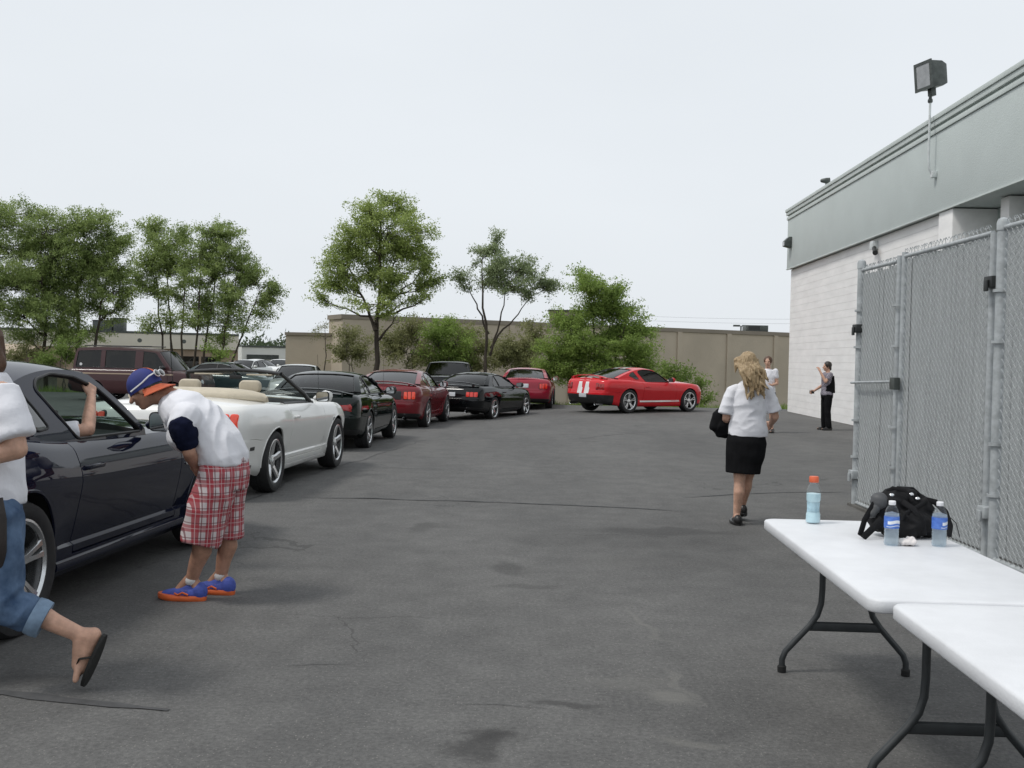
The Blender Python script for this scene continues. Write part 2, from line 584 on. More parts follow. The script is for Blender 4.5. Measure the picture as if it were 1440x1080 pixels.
MB().box((0.03, 0.31, 0.0), (13.2, 11.0, 6.2)).build('wall_core', WHITE_BLOCK, bld)
mb = MB().box((13.36, -0.10, -0.02), (14.1, 1.0, 3.15)).box((13.36, -0.10, 3.165), (14.1, 1.0, 4.735)).box((13.40, -0.06, 3.10), (14.06, 0.96, 3.2))
mb.build('pilaster', WHITE_BLOCK, bld, bevel=0.02)
MB().box((14.11, 0.78, 0), (27, 1.0, 4.74)).build('recessed_wall', PANEL, bld)
mb = MB().box((15.35, 0.30, 0), (15.72, 0.77, 4.735)).build('pilaster', WHITE_BLOCK, bld, bevel=0.02)
mb = MB().box((15.95, 0.66, 0), (16.02, 0.775, 4.735)).build('dark_gap_strip', DARK, bld, bevel=0.01)  # dark gap line beside the panels, drawn as a dark-coloured strip
for k in range(4):
    MB().box((16.3+2.4*k, 0.70, 0.2), (18.55+2.4*k, 0.775, 4.5)).build('wall_panel', PANEL, bld, bevel=0.01)
# the band: fascia with a drip edge under it, coping in two lips
MB().box((-0.06, -0.14, 4.76), (27, 1.6, 6.40)).build('fascia', STUCCO, bld, bevel=0.015)
MB().box((-0.075, -0.155, 4.742), (27, -0.10, 4.775)).build('drip_edge', COPING, bld)
MB().box((-0.10, -0.17, 6.405), (27, 1.3, 6.50)).build('coping_lip', COPING, bld, bevel=0.006)
MB().box((-0.07, -0.13, 6.505), (27, 1.3, 6.55)).build('coping_shadow_gap', PANEL, bld)
MB().box((-0.12, -0.19, 6.555), (27, 1.3, 6.66)).build('coping_lip', COPING, bld, bevel=0.006)
MB().box((-0.15, -0.22, 6.665), (27, 1.32, 6.76)).build('coping', COPING, bld, bevel=0.01)
def on_wall(Y):      # a point of the fascia plane at distance Y
    return BO + Vector((-0.034*(34.76-Y), -(34.76-Y), 0)) + Vector((-0.14, 0.005, 0))
# floodlight on its stem
w = on_wall(21.5)
fl = empty('floodlight', (w.x-0.06, w.y, 5.56))
tag(fl, 'big square floodlight on a white stem above the roof edge', 'light')
STEM = M('white_stem_paint', (0.62, 0.65, 0.65), 0.5, noise=(6, 0.1))
mb = MB().tube([(-0.03, 0, 0), (-0.09, 0, 0.10), (-0.11, 0, 0.3), (-0.11, 0, 1.50)], 0.024, 10)
mb.build('stem', STEM, fl)
MB().box((-0.05, -0.06, -0.08), (0.055, 0.06, 0.06)).build('wall_plate', STEM, fl, bevel=0.01)
MB().lathe([(0.04, 1.46), (0.05, 1.48), (0.05, 1.52), (0.032, 1.55), (0.032, 1.66), (0.055, 1.68), (0.055, 1.72)], 14, c=(-0.11, 0, 0), close=True).build('knuckle', FIXT, fl)
hd = Matrix.Translation((-0.11, 0, 2.0)) @ Matrix.Rotation(rad(16), 4, 'Z') @ Matrix.Rotation(rad(-6), 4, 'Y')
mb = MB()
mb.add([hd @ Vector(p) for p in [(-.17,-.25,-.26),(-.17,.25,-.26),(-.17,.25,.28),(-.17,-.25,.28),(.10,-.24,-.24),(.10,.24,-.24),(.10,.24,.27),(.10,-.24,.27),(.24,-.20,-.18),(.24,.20,-.18),(.24,.20,.21),(.24,-.20,.21)]],
       [(0,1,5,4),(1,2,6,5),(2,3,7,6),(3,0,4,7),(4,5,9,8),(5,6,10,9),(6,7,11,10),(7,4,8,11),(8,9,10,11),(0,3,2,1)])
mb.build('housing', FIXT, fl, bevel=0.02)
MB().box((-.20,-.27,-.28), (-.172,.27,-.22), mat=hd).box((-.20,-.27,.24), (-.172,.27,.30), mat=hd).box((-.20,-.27,-.219), (-.172,-.21,.239), mat=hd).box((-.20,.21,-.219), (-.172,.27,.239), mat=hd).build('lens_frame', FIXT, fl)
LENS = M('lamp_lens', (0.30, 0.31, 0.32), 0.12, noise=(9, 0.15), coat=0.6)
MB().box((-.19,-.208,-.218), (-.174,.208,.238), mat=hd).build('lens', LENS, fl)
MB().box((-.06,-.06,-.40), (.06,.06,-.20), mat=hd).build('bracket', FIXT, fl, bevel=0.01)
# small fittings on the band
w = on_wall(30.2)
sp = empty('spotlight', (w.x+0.02, w.y, 6.76)); tag(sp, 'small dark spotlight standing on the roof coping', 'light')
MB().tube([(0, 0, 0), (0, 0, 0.12)], 0.02).build('stem', FIXT, sp)
MB().lathe([(0.03, -0.14), (0.05, -0.12), (0.085, 0.03), (0.09, 0.12), (0.06, 0.122)], 14, 'x', (-0.02, 0, 0.17), close=True).build('lamp_head', FIXT, sp)
w = on_wall(34.3)
wp = empty('wall_lamp', (w.x, w.y, 5.42)); tag(wp, 'dark box lamp on the stucco band at the building corner', 'light')
mb = MB().prism([(0.0, 0.0), (-0.24, 0.06), (-0.24, 0.22), (-0.1, 0.36), (0.0, 0.36)], -0.16, 0.16, 'y').build('housing', FIXT, wp, bevel=0.015)
MB().box((-0.252, -0.12, 0.07), (-0.242, 0.12, 0.2)).build('lens', LENS, wp)
w = on_wall(25.7)
sc_ = empty('security_camera', (w.x+0.15, w.y, 4.52)); tag(sc_, 'black tube camera on a white box under the stucco band', 'camera')
MB().box((-0.16, -0.11, -0.07), (0.0, 0.11, 0.14)).build('mount_box', STEM, sc_, bevel=0.01)
MB().tube([(-0.10, -0.05, -0.02), (-0.17, -0.34, -0.17)], 0.055, 12).tube([(-0.165, -0.32, -0.158), (-0.18, -0.375, -0.187)], 0.064, 12).build('camera_tube', DARK, sc_)

# ------------------------------------------------------------------ slatted chain-link fence
GALV = M('galvanised_steel', (0.42, 0.445, 0.455), 0.55, metal=0.2, noise=(14, 0.18))
SLAT = M('grey_privacy_slat', (0.37, 0.39, 0.395), 0.6, noise=(3, 0.12), stretch=(1, 9, 0.4))
FX, FH = 3.80, 2.64
fence = empty('chain_link_fence', (FX, 11.36, 0))
tag(fence, 'tall grey chain-link fence with privacy slats and latched gate', 'fence')
def F(y, z, x=0.0):      # local point: y metres towards the camera
    return (x-0.012*y*0, -y, z)
def post(y, r, h, cap=True, x=0.0):
    mb = MB().tube([F(y, -0.05, x), F(y, h, x)], r, 16)
    p = mb.build('post', GALV, fence)
    if cap:
        MB().lathe([(r*1.14, h-0.05), (r*1.16, h+0.01), (r*0.95, h+0.035), (r*0.4, h+0.05), (0.001, h+0.052)], 16, c=(x, -y, 0)).build('post_cap', GALV, p)
    return p
def panel(y0, y1, z0, z1):
    rnd = random.Random(int(y0*100))
    mb = MB()                                    # slats woven through the mesh, none quite straight
    n = int((y1-y0)/0.062)
    for i in range(n):
        y = y0+(i+0.5)*(y1-y0)/n
        j = rnd.uniform(-.005, .005); top = z1-0.03+rnd.uniform(-.03, .012); q = rnd.uniform(-.004, .004)
        w = 0.0335
        vs = [F(y-w+j, z0+.03, 0.005+q), F(y+j, z0+.03, -0.004+q), F(y+w+j, z0+.03, 0.005+q), F(y-w-j, top, 0.005+q), F(y-j, top, -0.004+q), F(y+w-j, top, 0.005+q)]
        mb.add(vs, [(0,1,4,3), (1,2,5,4)])
        y += 0.031
        mb.add([F(y-w, z0+.03, 0.016), F(y+w, z0+.03, 0.016), F(y-w, top-.02, 0.016), F(y+w, top-.02, 0.016)], [(0,1,3,2)])
    s = mb.build('privacy_slats', SLAT, fence, fix=False)
    tag(s, kind='stuff')
    mb = MB()                                    # woven wire: zigzag strands, knuckled along the top
    pitch, dz = 0.039, 0.039
    m = int((y1-y0)/pitch)
    rows = int((z1-z0)/dz)
    for i in range(m+1):
        path = []
        for r in range(rows+1):
            y = y0+i*pitch+(pitch*1.02 if (r+i) % 2 else -pitch*0.02)
            y = min(max(y, y0), y1)
            path.append(F(y, z0+r*dz, -0.012+(0.004 if (r+i) % 2 else -0.004)))
        path.append(F(min(max(y0+i*pitch+pitch*0.22, y0), y1), z1+0.035, -0.012+rnd.uniform(-.012, .012)))
        mb.tube(path, 0.0024, 4, False)
        a = path[-1]
        mb.tube([a, (a[0], a[1]-0.012, a[2]+0.012), (a[0]+.01, a[1]-0.026, a[2]-0.012)], 0.0028, 4, False)
    s = mb.build('wire_mesh', GALV, fence, fix=False)
    tag(s, kind='stuff')
def rail(y0, y1, z, r=0.021):
    MB().tube([F(y0, z), F(y1, z)], r, 12).build('rail', GALV, fence)
post(0.0, 0.040, FH+0.02)
panel(0.06, 1.06, 0.06, FH-0.05)
rail(0.05, 1.07, 0.05); rail(0.05, 1.07, FH-0.05)
post(1.12, 0.026, FH, False); post(1.25, 0.028, FH+0.02, False)
panel(1.30, 3.07, 0.06, FH)
rail(1.28, 3.10, 0.05); rail(1.28, 3.10, FH-0.02)
post(3.12, 0.028, FH-0.02, False); post(3.27, 0.042, FH+0.03)
panel(3.34, 6.2, 0.06, FH+0.02)
rail(3.30, 6.2, 0.05); rail(3.30, 6.2, FH)
post(6.25, 0.045, FH+0.06)
for y, z in ((0.02, 1.95), (0.02, 0.35), (3.18, FH-0.42), (3.18, 0.4)):      # gate hinges
    mb = MB().box(F(y+0.07, z-0.04, -0.07), F(y-0.07, z+0.05, 0.05)).box(F(y+0.03, z-0.07, -0.09), F(y-0.03, z+0.02, -0.071))
    mb.build('hinge', DARK if z > 1.5 else GALV, fence, bevel=0.008)
for y in (1.12, 3.27, 0.0):
    for z in (0.55, 0.95, 1.75, 2.15):
        MB().lathe([(0.05, z-0.011), (0.062, z-0.011), (0.062, z+0.011), (0.05, z+0.011)], 14, c=(0, -y, 0)).build('tension_band', GALV, fence)
MB().tube([F(-0.06, 1.36, -0.06), F(0.25, 1.37, -0.075), F(1.30, 1.40, -0.07)], 0.013, 8).build('latch_rod', GALV, fence)
MB().box(F(1.33, 1.32, -0.10), F(1.20, 1.44, -0.04)).build('latch', FIXT, fence, bevel=0.01)
# low concrete strip along the fence foot
CONC = M('worn_concrete', (0.11, 0.105, 0.095), 0.95, noise=(3, 0.35), bump=(30, 0.5, 0.01))
mb = MB().prism([(-0.05, 0.12), (-0.07, -3), (-0.06, -6.4), (0.5, -6.4), (0.5, 0.12)], -0.05, 0.03, 'z')
o = mb.build('concrete_strip', CONC, None, loc=(FX, 11.36, 0), bevel=0.01)
tag(o, kind='structure')

# ------------------------------------------------------------------ buildings far behind
TAN = M('tan_block_wall', (0.47, 0.405, 0.325), 0.9, noise=(0.5, 0.07), bump=(8, 0.4, 0.02))
TAN2 = M('brown_coping', (0.26, 0.225, 0.185), 0.8, noise=(0.8, 0.1))
tb = empty('tan_warehouse', (0, 0, 0)); tag(tb, 'long tan warehouse wall with brown coping behind the trees', 'building')
A, B = at(482, 444, 54), at(1180, 472, 71)
def wall_prism(parent, name, a, b, z0, z1, depth, mat, off=0.0):
    d = Vector((b.x-a.x, b.y-a.y, 0)).normalized(); n = Vector((d.y, -d.x, 0))*-1
    mb = MB()
    p = [Vector((a.x, a.y, 0))-n*off, Vector((b.x, b.y, 0))-n*off]
    q = [v+n*(depth+off) for v in p]
    vs = [(*(v.xy), z) for z in (z0, z1) for v in (p[0], p[1], q[1], q[0])]
    mb.add(vs, [(0,3,2,1),(4,5,6,7),(0,1,5,4),(1,2,6,5),(2,3,7,6),(3,0,4,7)])
    return mb.build(name, mat, parent)
wall_prism(tb, 'wall', A, B, -1.4, 3.50, 2.2, TAN)
wall_prism(tb, 'coping', A-Vector((.1, 0, 0)), B, 3.502, 3.74, 2.2, TAN2, 0.08)
for k in range(9):            # shallow piers break the long wall
    t = (k+0.5)/9
    p = A.lerp(B, t); dv = (B-A).normalized()
    wall_prism(tb, 'pier', p, p+dv*0.35, -1.4, 3.5, 0.1, TAN, 0.09)
WA, WB = A.copy(), B.copy()
C_ = at(402, 467, 55.5); D_ = at(488, 462, 55.5)
wall_prism(tb, 'low_wing', C_, D_, -1.4, 2.62, 3, TAN)
wall_prism(tb, 'low_wing_coping', C_-Vector((.05, 0, 0)), D_, 2.622, 2.78, 3, TAN2, 0.06)
rt = at(1046, 468, 72)
ru = empty('rooftop_unit', (rt.x, A.lerp(B, (rt.x-A.x)/(B.x-A.x)).y+1.2, 3.742)); tag(ru, 'grey rooftop unit on the tan warehouse roof', 'rooftop unit')
MB().box((-0.7, -0.6, 0), (0.75, 0.6, 0.42)).build('cabinet', FIXT, ru, bevel=0.03)
MB().box((-0.55, -0.612, 0.1), (0.2, -0.602, 0.36)).build('vent_grille', DARK, ru)
rt = at(1042, 460, 84)
lp = empty('twin_lamp_post', (rt.x, rt.y, -1.3)); tag(lp, 'twin-headed lamp post rising behind the warehouse roof', 'lamp post')
MB().tube([(0, 0, 0), (0, 0, 6.0)], [0.09, 0.06]).build('pole', FIXT, lp)
for s in (-1, 1):
    MB().box((s*0.1, -0.16, 5.93), (s*0.62, 0.16, 6.07)).build('lamp_head', FIXT, lp, bevel=0.02)
# rooftop shed behind the bush
rt = at(792, 433, 66)
ru2 = empty('rooftop_shed', (rt.x, WA.lerp(WB, (rt.x-WA.x)/(WB.x-WA.x)).y+1.25, 3.742)); tag(ru2, 'small brown shed on the warehouse roof beside the leafy bush', 'shed')
MB().box((-1.0, -0.6, 0), (0.9, 0.6, 0.75)).build('shed_wall', TAN2, ru2)
MB().box((-1.1, -0.7, 0.752), (1.0, 0.7, 0.82)).build('shed_roof', DARK, ru2)
# wires on two poles behind the warehouse
POLE = M('weathered_pole', (.12, .10, .085), .9, noise=(6, .2))
pa, pb = at(846, 470, 96), at(1290, 470, 90)
pl_ = empty('power_line', (pa.x, pa.y, -1.3)); tag(pl_, 'thin overhead wires strung behind the tan warehouse roof', 'power line')
for e_ in (pa, pb):
    MB().tube([(e_.x-pa.x, e_.y-pa.y, 0), (e_.x-pa.x, e_.y-pa.y, 7.4)], [.13, .10], 10).build('pole', POLE, pl_)
for zz in (7.25, 6.85):
    MB().tube([(pa.lerp(pb, k/16)-pa)*1.0+Vector((0, 0, zz-(pa.lerp(pb, k/16)-pa).z-1.1*(k/16)*(1-k/16))) for k in range(17)], .007, 5).build('wire', DARK, pl_)
# pale low building at the left with a long cream band
CREAM = M('cream_panel', (0.64, 0.60, 0.52), 0.85, noise=(0.4, 0.07))
BRICK = M('pale_brown_brick', (0.33, 0.25, 0.19), 0.9, noise=(1.5, 0.12))
cb = empty('cream_store', (0, 0, 0)); tag(cb, 'low flat-roofed store with a cream band behind the left trees', 'building')
A, B = at(-140, 460, 74), at(335, 478, 84)
wall_prism(cb, 'wall', A, B, -1.4, 1.85, 12, BRICK)
wall_prism(cb, 'band', A-Vector((.2, 0, 0)), B, 1.855, 3.0, 12.3, CREAM, 0.25)
wall_prism(cb, 'coping', A-Vector((.25, 0, 0)), B, 3.003, 3.16, 12.4, FIXT, 0.3)
for k in (1, 4, 8, 11, 12):
    p = A.lerp(B, (k+0.3)/14); dv = (B-A).normalized()
    wall_prism(cb, 'window', p, p+dv*1.5, -0.2, 1.3, 0.1, glass_mat('dark_store_glass', (0.12, 0.14, 0.15)), 0.02)
for px in (12, 49, 150, 210):
    p = at(px, 470, 73.3)
    o = MB().lathe([(0.16, -0.06), (0.16, 0.06)], 12, 'y', close=True).build('band_vent', FIXT, cb, loc=(p.x, p.y+ (A.lerp(B, (px+140)/475).y-73.3)-0.31, 2.45))
for px, w_, h_ in ((118, 1.6, 0.9), (142, 0.8, 1.1), (35, 1.0, 0.6)):
    p = at(px, 466, 82)
    u = empty('roof_vent_unit', (p.x, 86, 3.17)); tag(u, {118: 'wide grey vent box on the cream store roof', 142: 'tall narrow grey vent box on the cream store roof', 35: 'low grey vent box on the cream store roof'}[px], 'rooftop unit', 'vent boxes on the cream store roof')
    MB().box((-w_/2, -0.4, 0), (w_/2, 0.4, h_)).build('cabinet', FIXT, u, bevel=0.03)
    MB().box((-w_/2-0.05, -0.45, h_+0.003), (w_/2+0.05, 0.45, h_+0.07)).build('cap', DARK, u)
# shed roof with a tan slope nearer by
sh = empty('sloped_shed', (0, 0, 0)); tag(sh, 'low shed with a sloping tan roof behind the navy car', 'shed')
p0, p1 = at(-60, 497, 52), at(66, 497, 55)
mb = MB().prism([(51, 0.2), (51, 0.9), (54.5, 1.75), (58, 0.9), (58, 0.2)], p0.x-3, p1.x-0.4, 'x').build('gable', M('brown_boards', (0.17, 0.12, 0.085), 0.9, noise=(3, .2)), sh)
mb = MB().add([(p0.x-3.3, 50.7, 0.86), (p1.x-0.1, 50.7, 0.86), (p1.x-0.1, 54.5, 1.84), (p0.x-3.3, 54.5, 1.84), (p0.x-3.3, 50.7, 0.80), (p1.x-0.1, 50.7, 0.80), (p1.x-0.1, 54.5, 1.78), (p0.x-3.3, 54.5, 1.78)],
              [(0,1,2,3),(7,6,5,4),(0,4,5,1),(1,5,6,2),(2,6,7,3),(3,7,4,0)]).build('roof_slope', M('tan_shingle', (0.42, 0.34, 0.26), 0.9, noise=(4, .12)), sh)
MB().box((p0.x-2.9, 51.4, -1.4), (p1.x-0.6, 57.6, 0.25)).build('wall', M('grey_boards', (0.22, 0.2, 0.17), 0.9, noise=(3, .2)), sh)
# distant white office with a dark window strip
of = empty('white_office', (0, 0, 0)); tag(of, 'distant white office block with dark window strips', 'building')
A, B = at(340, 490, 120), at(412, 490, 122)
WHT = M('white_cladding', (0.66, 0.66, 0.64), 0.7, noise=(0.3, .05))
wall_prism(of, 'wall', A, B, -1.4, 2.4, 14, WHT)
wall_prism(of, 'window_strip', A+Vector((.6, 0, 0)), B-Vector((.4, 0, 0)), 1.0, 1.55, 0.2, M('dark_strip_glass', (0.05, 0.06, 0.06), 0.15, noise=(.6, .4)), 0.05)
wall_prism(of, 'window_strip', A+Vector((.6, 0, 0)), B-Vector((.4, 0, 0)), -0.2, 0.25, 0.2, MATS['dark_strip_glass'], 0.05)
wall_prism(of, 'coping', A, B, 2.402, 2.6, 14, FIXT, 0.1)
# ================================================================== TREES AND SHRUBS
def leaf_mat(name, c_dark, c_light, trans=0.45):
    m = bpy.data.materials.new(name)
    m.use_nodes = True
    t = m.node_tree
    b = t.nodes['Principled BSDF']
    out = t.nodes['Material Output']
    tc = node(t, 'ShaderNodeTexCoord')
    n = node(t, 'ShaderNodeTexNoise')
    n.inputs['Scale'].default_value = 0.9
    n.inputs['Detail'].default_value = 3
    t.links.new(tc.outputs['Object'], n.inputs['Vector'])
    at_ = node(t, 'ShaderNodeAttribute', attribute_name='tint')
    ad = node(t, 'ShaderNodeMath', operation='ADD')
    mu = node(t, 'ShaderNodeMath', operation='MULTIPLY')
    mu.inputs[1].default_value = 0.55
    t.links.new(at_.outputs['Fac'], mu.inputs[0])
    t.links.new(n.outputs['Fac'], ad.inputs[0])
    t.links.new(mu.outputs[0], ad.inputs[1])
    r = node(t, 'ShaderNodeValToRGB')
    r.color_ramp.elements[0].position = 0.40
    r.color_ramp.elements[1].position = 1.05 if False else 1.0
    r.color_ramp.elements[0].color = (*c_dark, 1)
    r.color_ramp.elements[1].color = (*c_light, 1)
    t.links.new(ad.outputs[0], r.inputs['Fac'])
    t.links.new(r.outputs['Color'], b.inputs['Base Color'])
    b.inputs['Roughness'].default_value = 0.65
    b.inputs['Specular IOR Level'].default_value = 0.25
    tr = node(t, 'ShaderNodeBsdfTranslucent')
    t.links.new(r.outputs['Color'], tr.inputs['Color'])
    mx = node(t, 'ShaderNodeMixShader')
    mx.inputs['Fac'].default_value = trans
    t.links.new(b.outputs['BSDF'], mx.inputs[1])
    t.links.new(tr.outputs['BSDF'], mx.inputs[2])
    t.links.new(mx.outputs['Shader'], out.inputs['Surface'])
    MATS[name] = m
    return m
LEAF = leaf_mat('locust_leaf', (0.213, 0.283, 0.083), (0.430, 0.515, 0.174))
LEAF_L = leaf_mat('left_tree_leaf', (0.178, 0.247, 0.081), (0.363, 0.448, 0.163))
LEAF_P = leaf_mat('pale_leaf', (0.197, 0.254, 0.122), (0.349, 0.418, 0.229))
LEAF_B = leaf_mat('bush_leaf', (0.152, 0.226, 0.055), (0.331, 0.447, 0.118))
LEAF_Y = leaf_mat('young_leaf', (0.112, 0.181, 0.037), (0.262, 0.350, 0.104))
LEAF_O = leaf_mat('olive_leaf', (0.177, 0.197, 0.080), (0.318, 0.322, 0.152))
BARK = M('bark', (0.060, 0.048, 0.036), 0.95, noise=(5, 0.35), bump=(14, 0.9, 0.03), stretch=(2, 2, 0.4))
TWIG = M('grey_bark', (0.105, 0.090, 0.072), 0.95, noise=(6, 0.3), stretch=(2, 2, 0.5))

def leaves_mesh(name, pts, dirs, size, per, spread, mat, seed, droop=0.25):
    """leaf sprays: per leaves round every point, strung out along its twig direction"""
    g = np.random.default_rng(seed)
    n = len(pts)
    P = np.repeat(np.array(pts), per, 0)
    D = np.repeat(np.array(dirs), per, 0)
    N = len(P)
    t = g.uniform(-1.0, 0.9, (N, 1))
    off = g.normal(0, 1, (N, 3))*spread*np.array([1, 1, 0.75])
    P = P + D*t*spread*1.7 + off*0.46
    P[:, 2] -= droop*spread*np.abs(t[:, 0])
    a = g.normal(0, 1, (N, 3)) + D*0.8
    a[:, 2] -= 0.25
    a /= np.linalg.norm(a, axis=1, keepdims=True)
    u = g.normal(0, 0.75, (N, 3)); u[:, 2] += 0.9
    b = np.cross(a, u); b /= np.linalg.norm(b, axis=1, keepdims=True)+1e-9
    c = np.cross(a, b)
    L = size*g.uniform(0.65, 1.35, (N, 1)); W = L*g.uniform(0.30, 0.48, (N, 1))
    V = np.stack([P-a*L*0.5, P+b*W*0.5+c*L*0.07, P+a*L*0.5, P-b*W*0.5+c*L*0.07], 1).reshape(-1, 3)
    me = bpy.data.meshes.new(name)
    me.vertices.add(4*N); me.vertices.foreach_set('co', V.ravel())
    me.loops.add(4*N); me.loops.foreach_set('vertex_index', np.arange(4*N, dtype=np.int32))
    me.polygons.add(N)
    me.polygons.foreach_set('loop_start', np.arange(0, 4*N, 4, dtype=np.int32))
    me.polygons.foreach_set('loop_total', np.full(N, 4, dtype=np.int32))
    at_ = me.attributes.new('tint', 'FLOAT', 'POINT')
    spr = np.repeat(g.uniform(0, 1, n), per)*0.55+g.uniform(0, 1, N)*0.45
    at_.data.foreach_set('value', np.repeat(spr, 4).astype(np.float32))
    me.materials.append(mat)
    me.update(calc_edges=True)
    return me

def curve(a, b, sag, n, rnd, wob):
    out = []
    for i in range(n+1):
        t = i/n
        p = a.lerp(b, t)
        p = p + Vector((0, 0, sag*4*t*(1-t))) + Vector((rnd.uniform(-1, 1), rnd.uniform(-1, 1), rnd.uniform(-1, 1)))*wob*(1 if 0 < i < n else 0)
        out.append(p)
    return out

def tree(name, label, Y, stems, blobs, mat, seed, size=0.104, per=48, dens=42, group=None, cat='tree', bark=None, r0=0.11, gap=-0.04, depth=1.0, twigs=True):
    """stems: (px base, px top, py top); blobs: (px, py, rx, ry[, density]) as seen, spread in depth too"""
    rnd = random.Random(seed)
    s = Y/FPX
    bx = at(stems[0][0], 515, Y).x
    base = Vector((bx, Y, land_z(bx, Y)))
    root = empty(name, base)
    tag(root, label, cat, group)
    wood = MB()
    stem_paths = []
    for k, st_ in enumerate(stems):
        pb, pt, pyt = st_[:3]
        dy = 0 if len(stems) == 1 else rnd.uniform(-.5, .5)
        a = at(pb, 515, Y+dy); a.z = land_z(a.x, Y)-0.1
        if len(st_) > 3: a = at(pb, st_[3], Y)
        b = at(pt, pyt, Y+dy+rnd.uniform(-.4, .4))
        n = 9
        path = curve(a, b, 0, n, rnd, 0.07)
        q0 = r0*(0.55 if len(st_) > 3 else 1)
        rr = [q0*(1-0.78*i/n)*(1.25 if i == 0 else 1) for i in range(n+1)]
        wood.tube(path, rr, 9)
        stem_paths.append((path, rr))
    pts, dirs = [], []
    for bl in blobs:
        px, py, rx, ry = bl[:4]
        dm = bl[4] if len(bl) > 4 else 1.0
        c = at(px, py, Y+rnd.uniform(-.6, .6)*rx*s*depth)
        R = Vector((rx*s, max(rx, ry)*s*0.95*depth, ry*s))
        # a limb reaches into the clump from the closest stem, from lower down
        best = None
        for path, rr in stem_paths:
            for i, q in enumerate(path[2:], 2):
                cost = (q-c).length + (2.5 if q.z > c.z-0.25*abs(c.x-q.x)-0.1 else 0)
                if best is None or cost < best[0]: best = (cost, q, rr[i])
        _, q, rq = best
        limb = curve(q, c, -0.05*(c-q).length, 6, rnd, 0.06)
        rl = [max(0.012, min(rq*0.75, 0.10)*(1-0.85*i/6)) for i in range(7)]
        wood.tube(limb, rl, 6)
        n = max(8, int(dens*dm*math.pi*R.x*R.z))
        seedv = Vector((seed*3.7, seed*1.3, 0))
        tries = 0
        got = 0
        while got < n and tries < n*6:
            tries += 1
            v = Vector((rnd.gauss(0, 1), rnd.gauss(0, 1), rnd.gauss(0, 1))).normalized()*(rnd.random()**0.42)
            edge = 1.0+0.28*mnoise.noise(Vector((v.x*2.2, v.y*2.2, v.z*2.2))+seedv+c)
            p = c + Vector((v.x*R.x, v.y*R.y, v.z*R.z))*edge
            if mnoise.noise(p*1.15+seedv)+0.6*mnoise.noise(p*2.9-seedv) < gap: continue
            got += 1
            j = limb[rnd.randint(3, 6)]
            d = (p-j)
            dn = (d.normalized()+Vector((v.x, v.y, 0.1))*0.6).normalized()
            pts.append(tuple(p-base)); dirs.append(tuple(dn))
            if twigs and rnd.random() < 0.22:
                wood.tube(curve(j, p, -0.05*d.length, 3, rnd, 0.04), [0.016, 0.012, 0.008, 0.004], 4, False)
    wood.v = [(v[0]-base.x, v[1]-base.y, v[2]-base.z) for v in wood.v]
    wood.build('trunk', bark or BARK, root, fix=False)
    me = leaves_mesh('crown', pts, dirs, size, per, 0.20, mat, seed)
    link_mesh('crown', me, root)
    return root

tree('locust_tree', 'leafy tree with a single slim trunk behind the navy car roof', 47, [(66, 58, 345)],
     [(15, 300, 45, 20), (65, 322, 45, 28), (20, 345, 50, 32), (80, 355, 38, 32), (18, 392, 45, 30), (68, 400, 45, 32), (20, 432, 40, 26), (62, 440, 40, 24), (-60, 340, 50, 45), (-50, 410, 50, 45), (40, 470, 28, 16, .8), (85, 468, 24, 18, .7), (60, 385, 30, 24)], LEAF_L, 11, group='trees at the lot edge')
tree('locust_tree', 'leafy tree with a forked trunk rising behind the maroon van tail', 48, [(108, 112, 350), (118, 150, 385)],
     [(128, 312, 40, 20), (163, 338, 28, 26), (125, 350, 42, 30), (165, 378, 26, 24), (115, 392, 40, 30), (160, 410, 30, 20), (105, 430, 35, 24), (150, 438, 30, 18, .6), (172, 425, 15, 14), (95, 470, 25, 20, .7), (130, 465, 24, 16, .6), (140, 380, 30, 24)], LEAF_L, 12, group='trees at the lot edge')
tree('locust_tree', 'slender tree of three leaning stems above the maroon van', 47, [(240, 212, 340), (247, 235, 350), (252, 262, 345)],
     [(213, 322, 24, 18), (232, 345, 28, 24), (205, 368, 22, 22), (240, 378, 30, 24), (215, 405, 30, 20, .8), (258, 332, 20, 16), (195, 392, 12, 14), (248, 415, 24, 18, .6), (215, 455, 18, 14, .7), (240, 450, 20, 16, .6)], LEAF_L, 13, r0=0.065, group='trees at the lot edge')
tree('locust_tree', 'wide multi-stemmed tree drooping right behind the white convertible', 46, [(270, 285, 335), (276, 312, 350), (296, 335, 380), (302, 365, 410)],
     [(300, 322, 30, 16), (318, 345, 34, 24), (285, 352, 30, 24), (340, 375, 28, 24), (300, 388, 36, 26), (358, 392, 24, 20), (262, 385, 22, 24, .8), (375, 418, 22, 20), (335, 418, 32, 22), (295, 428, 34, 22), (388, 405, 10, 18, .8), (360, 440, 26, 12, .6), (318, 452, 30, 16, .7), (270, 450, 24, 20, .7), (310, 475, 26, 14, .5), (345, 462, 22, 12, .5)], LEAF_L, 14, r0=0.065, group='trees at the lot edge')
tree('locust_tree', 'tall broad tree standing alone behind the parked coupes', 42, [(528, 536, 300), (529, 562, 345, 455), (528, 488, 365, 465), (530, 585, 390, 440)],
     [(543, 278, 18, 14), (520, 298, 32, 18), (566, 296, 26, 18), (500, 322, 30, 20), (545, 322, 40, 24), (592, 322, 20, 20), (488, 348, 32, 20), (530, 352, 40, 24), (578, 350, 32, 24), (470, 368, 24, 14), (520, 382, 36, 18), (600, 372, 18, 22), (565, 385, 32, 18), (595, 400, 24, 14), (545, 408, 30, 16, .8), (470, 400, 26, 14, 1.2), (452, 420, 18, 10, 1.2), (482, 384, 26, 14), (500, 405, 20, 10, .7), (612, 395, 12, 12, .8), (575, 420, 26, 10, .7), (520, 428, 40, 14, .5), (605, 415, 14, 8, .7), (560, 440, 24, 8, .5)], LEAF, 15, r0=0.13, group='trees at the lot edge')
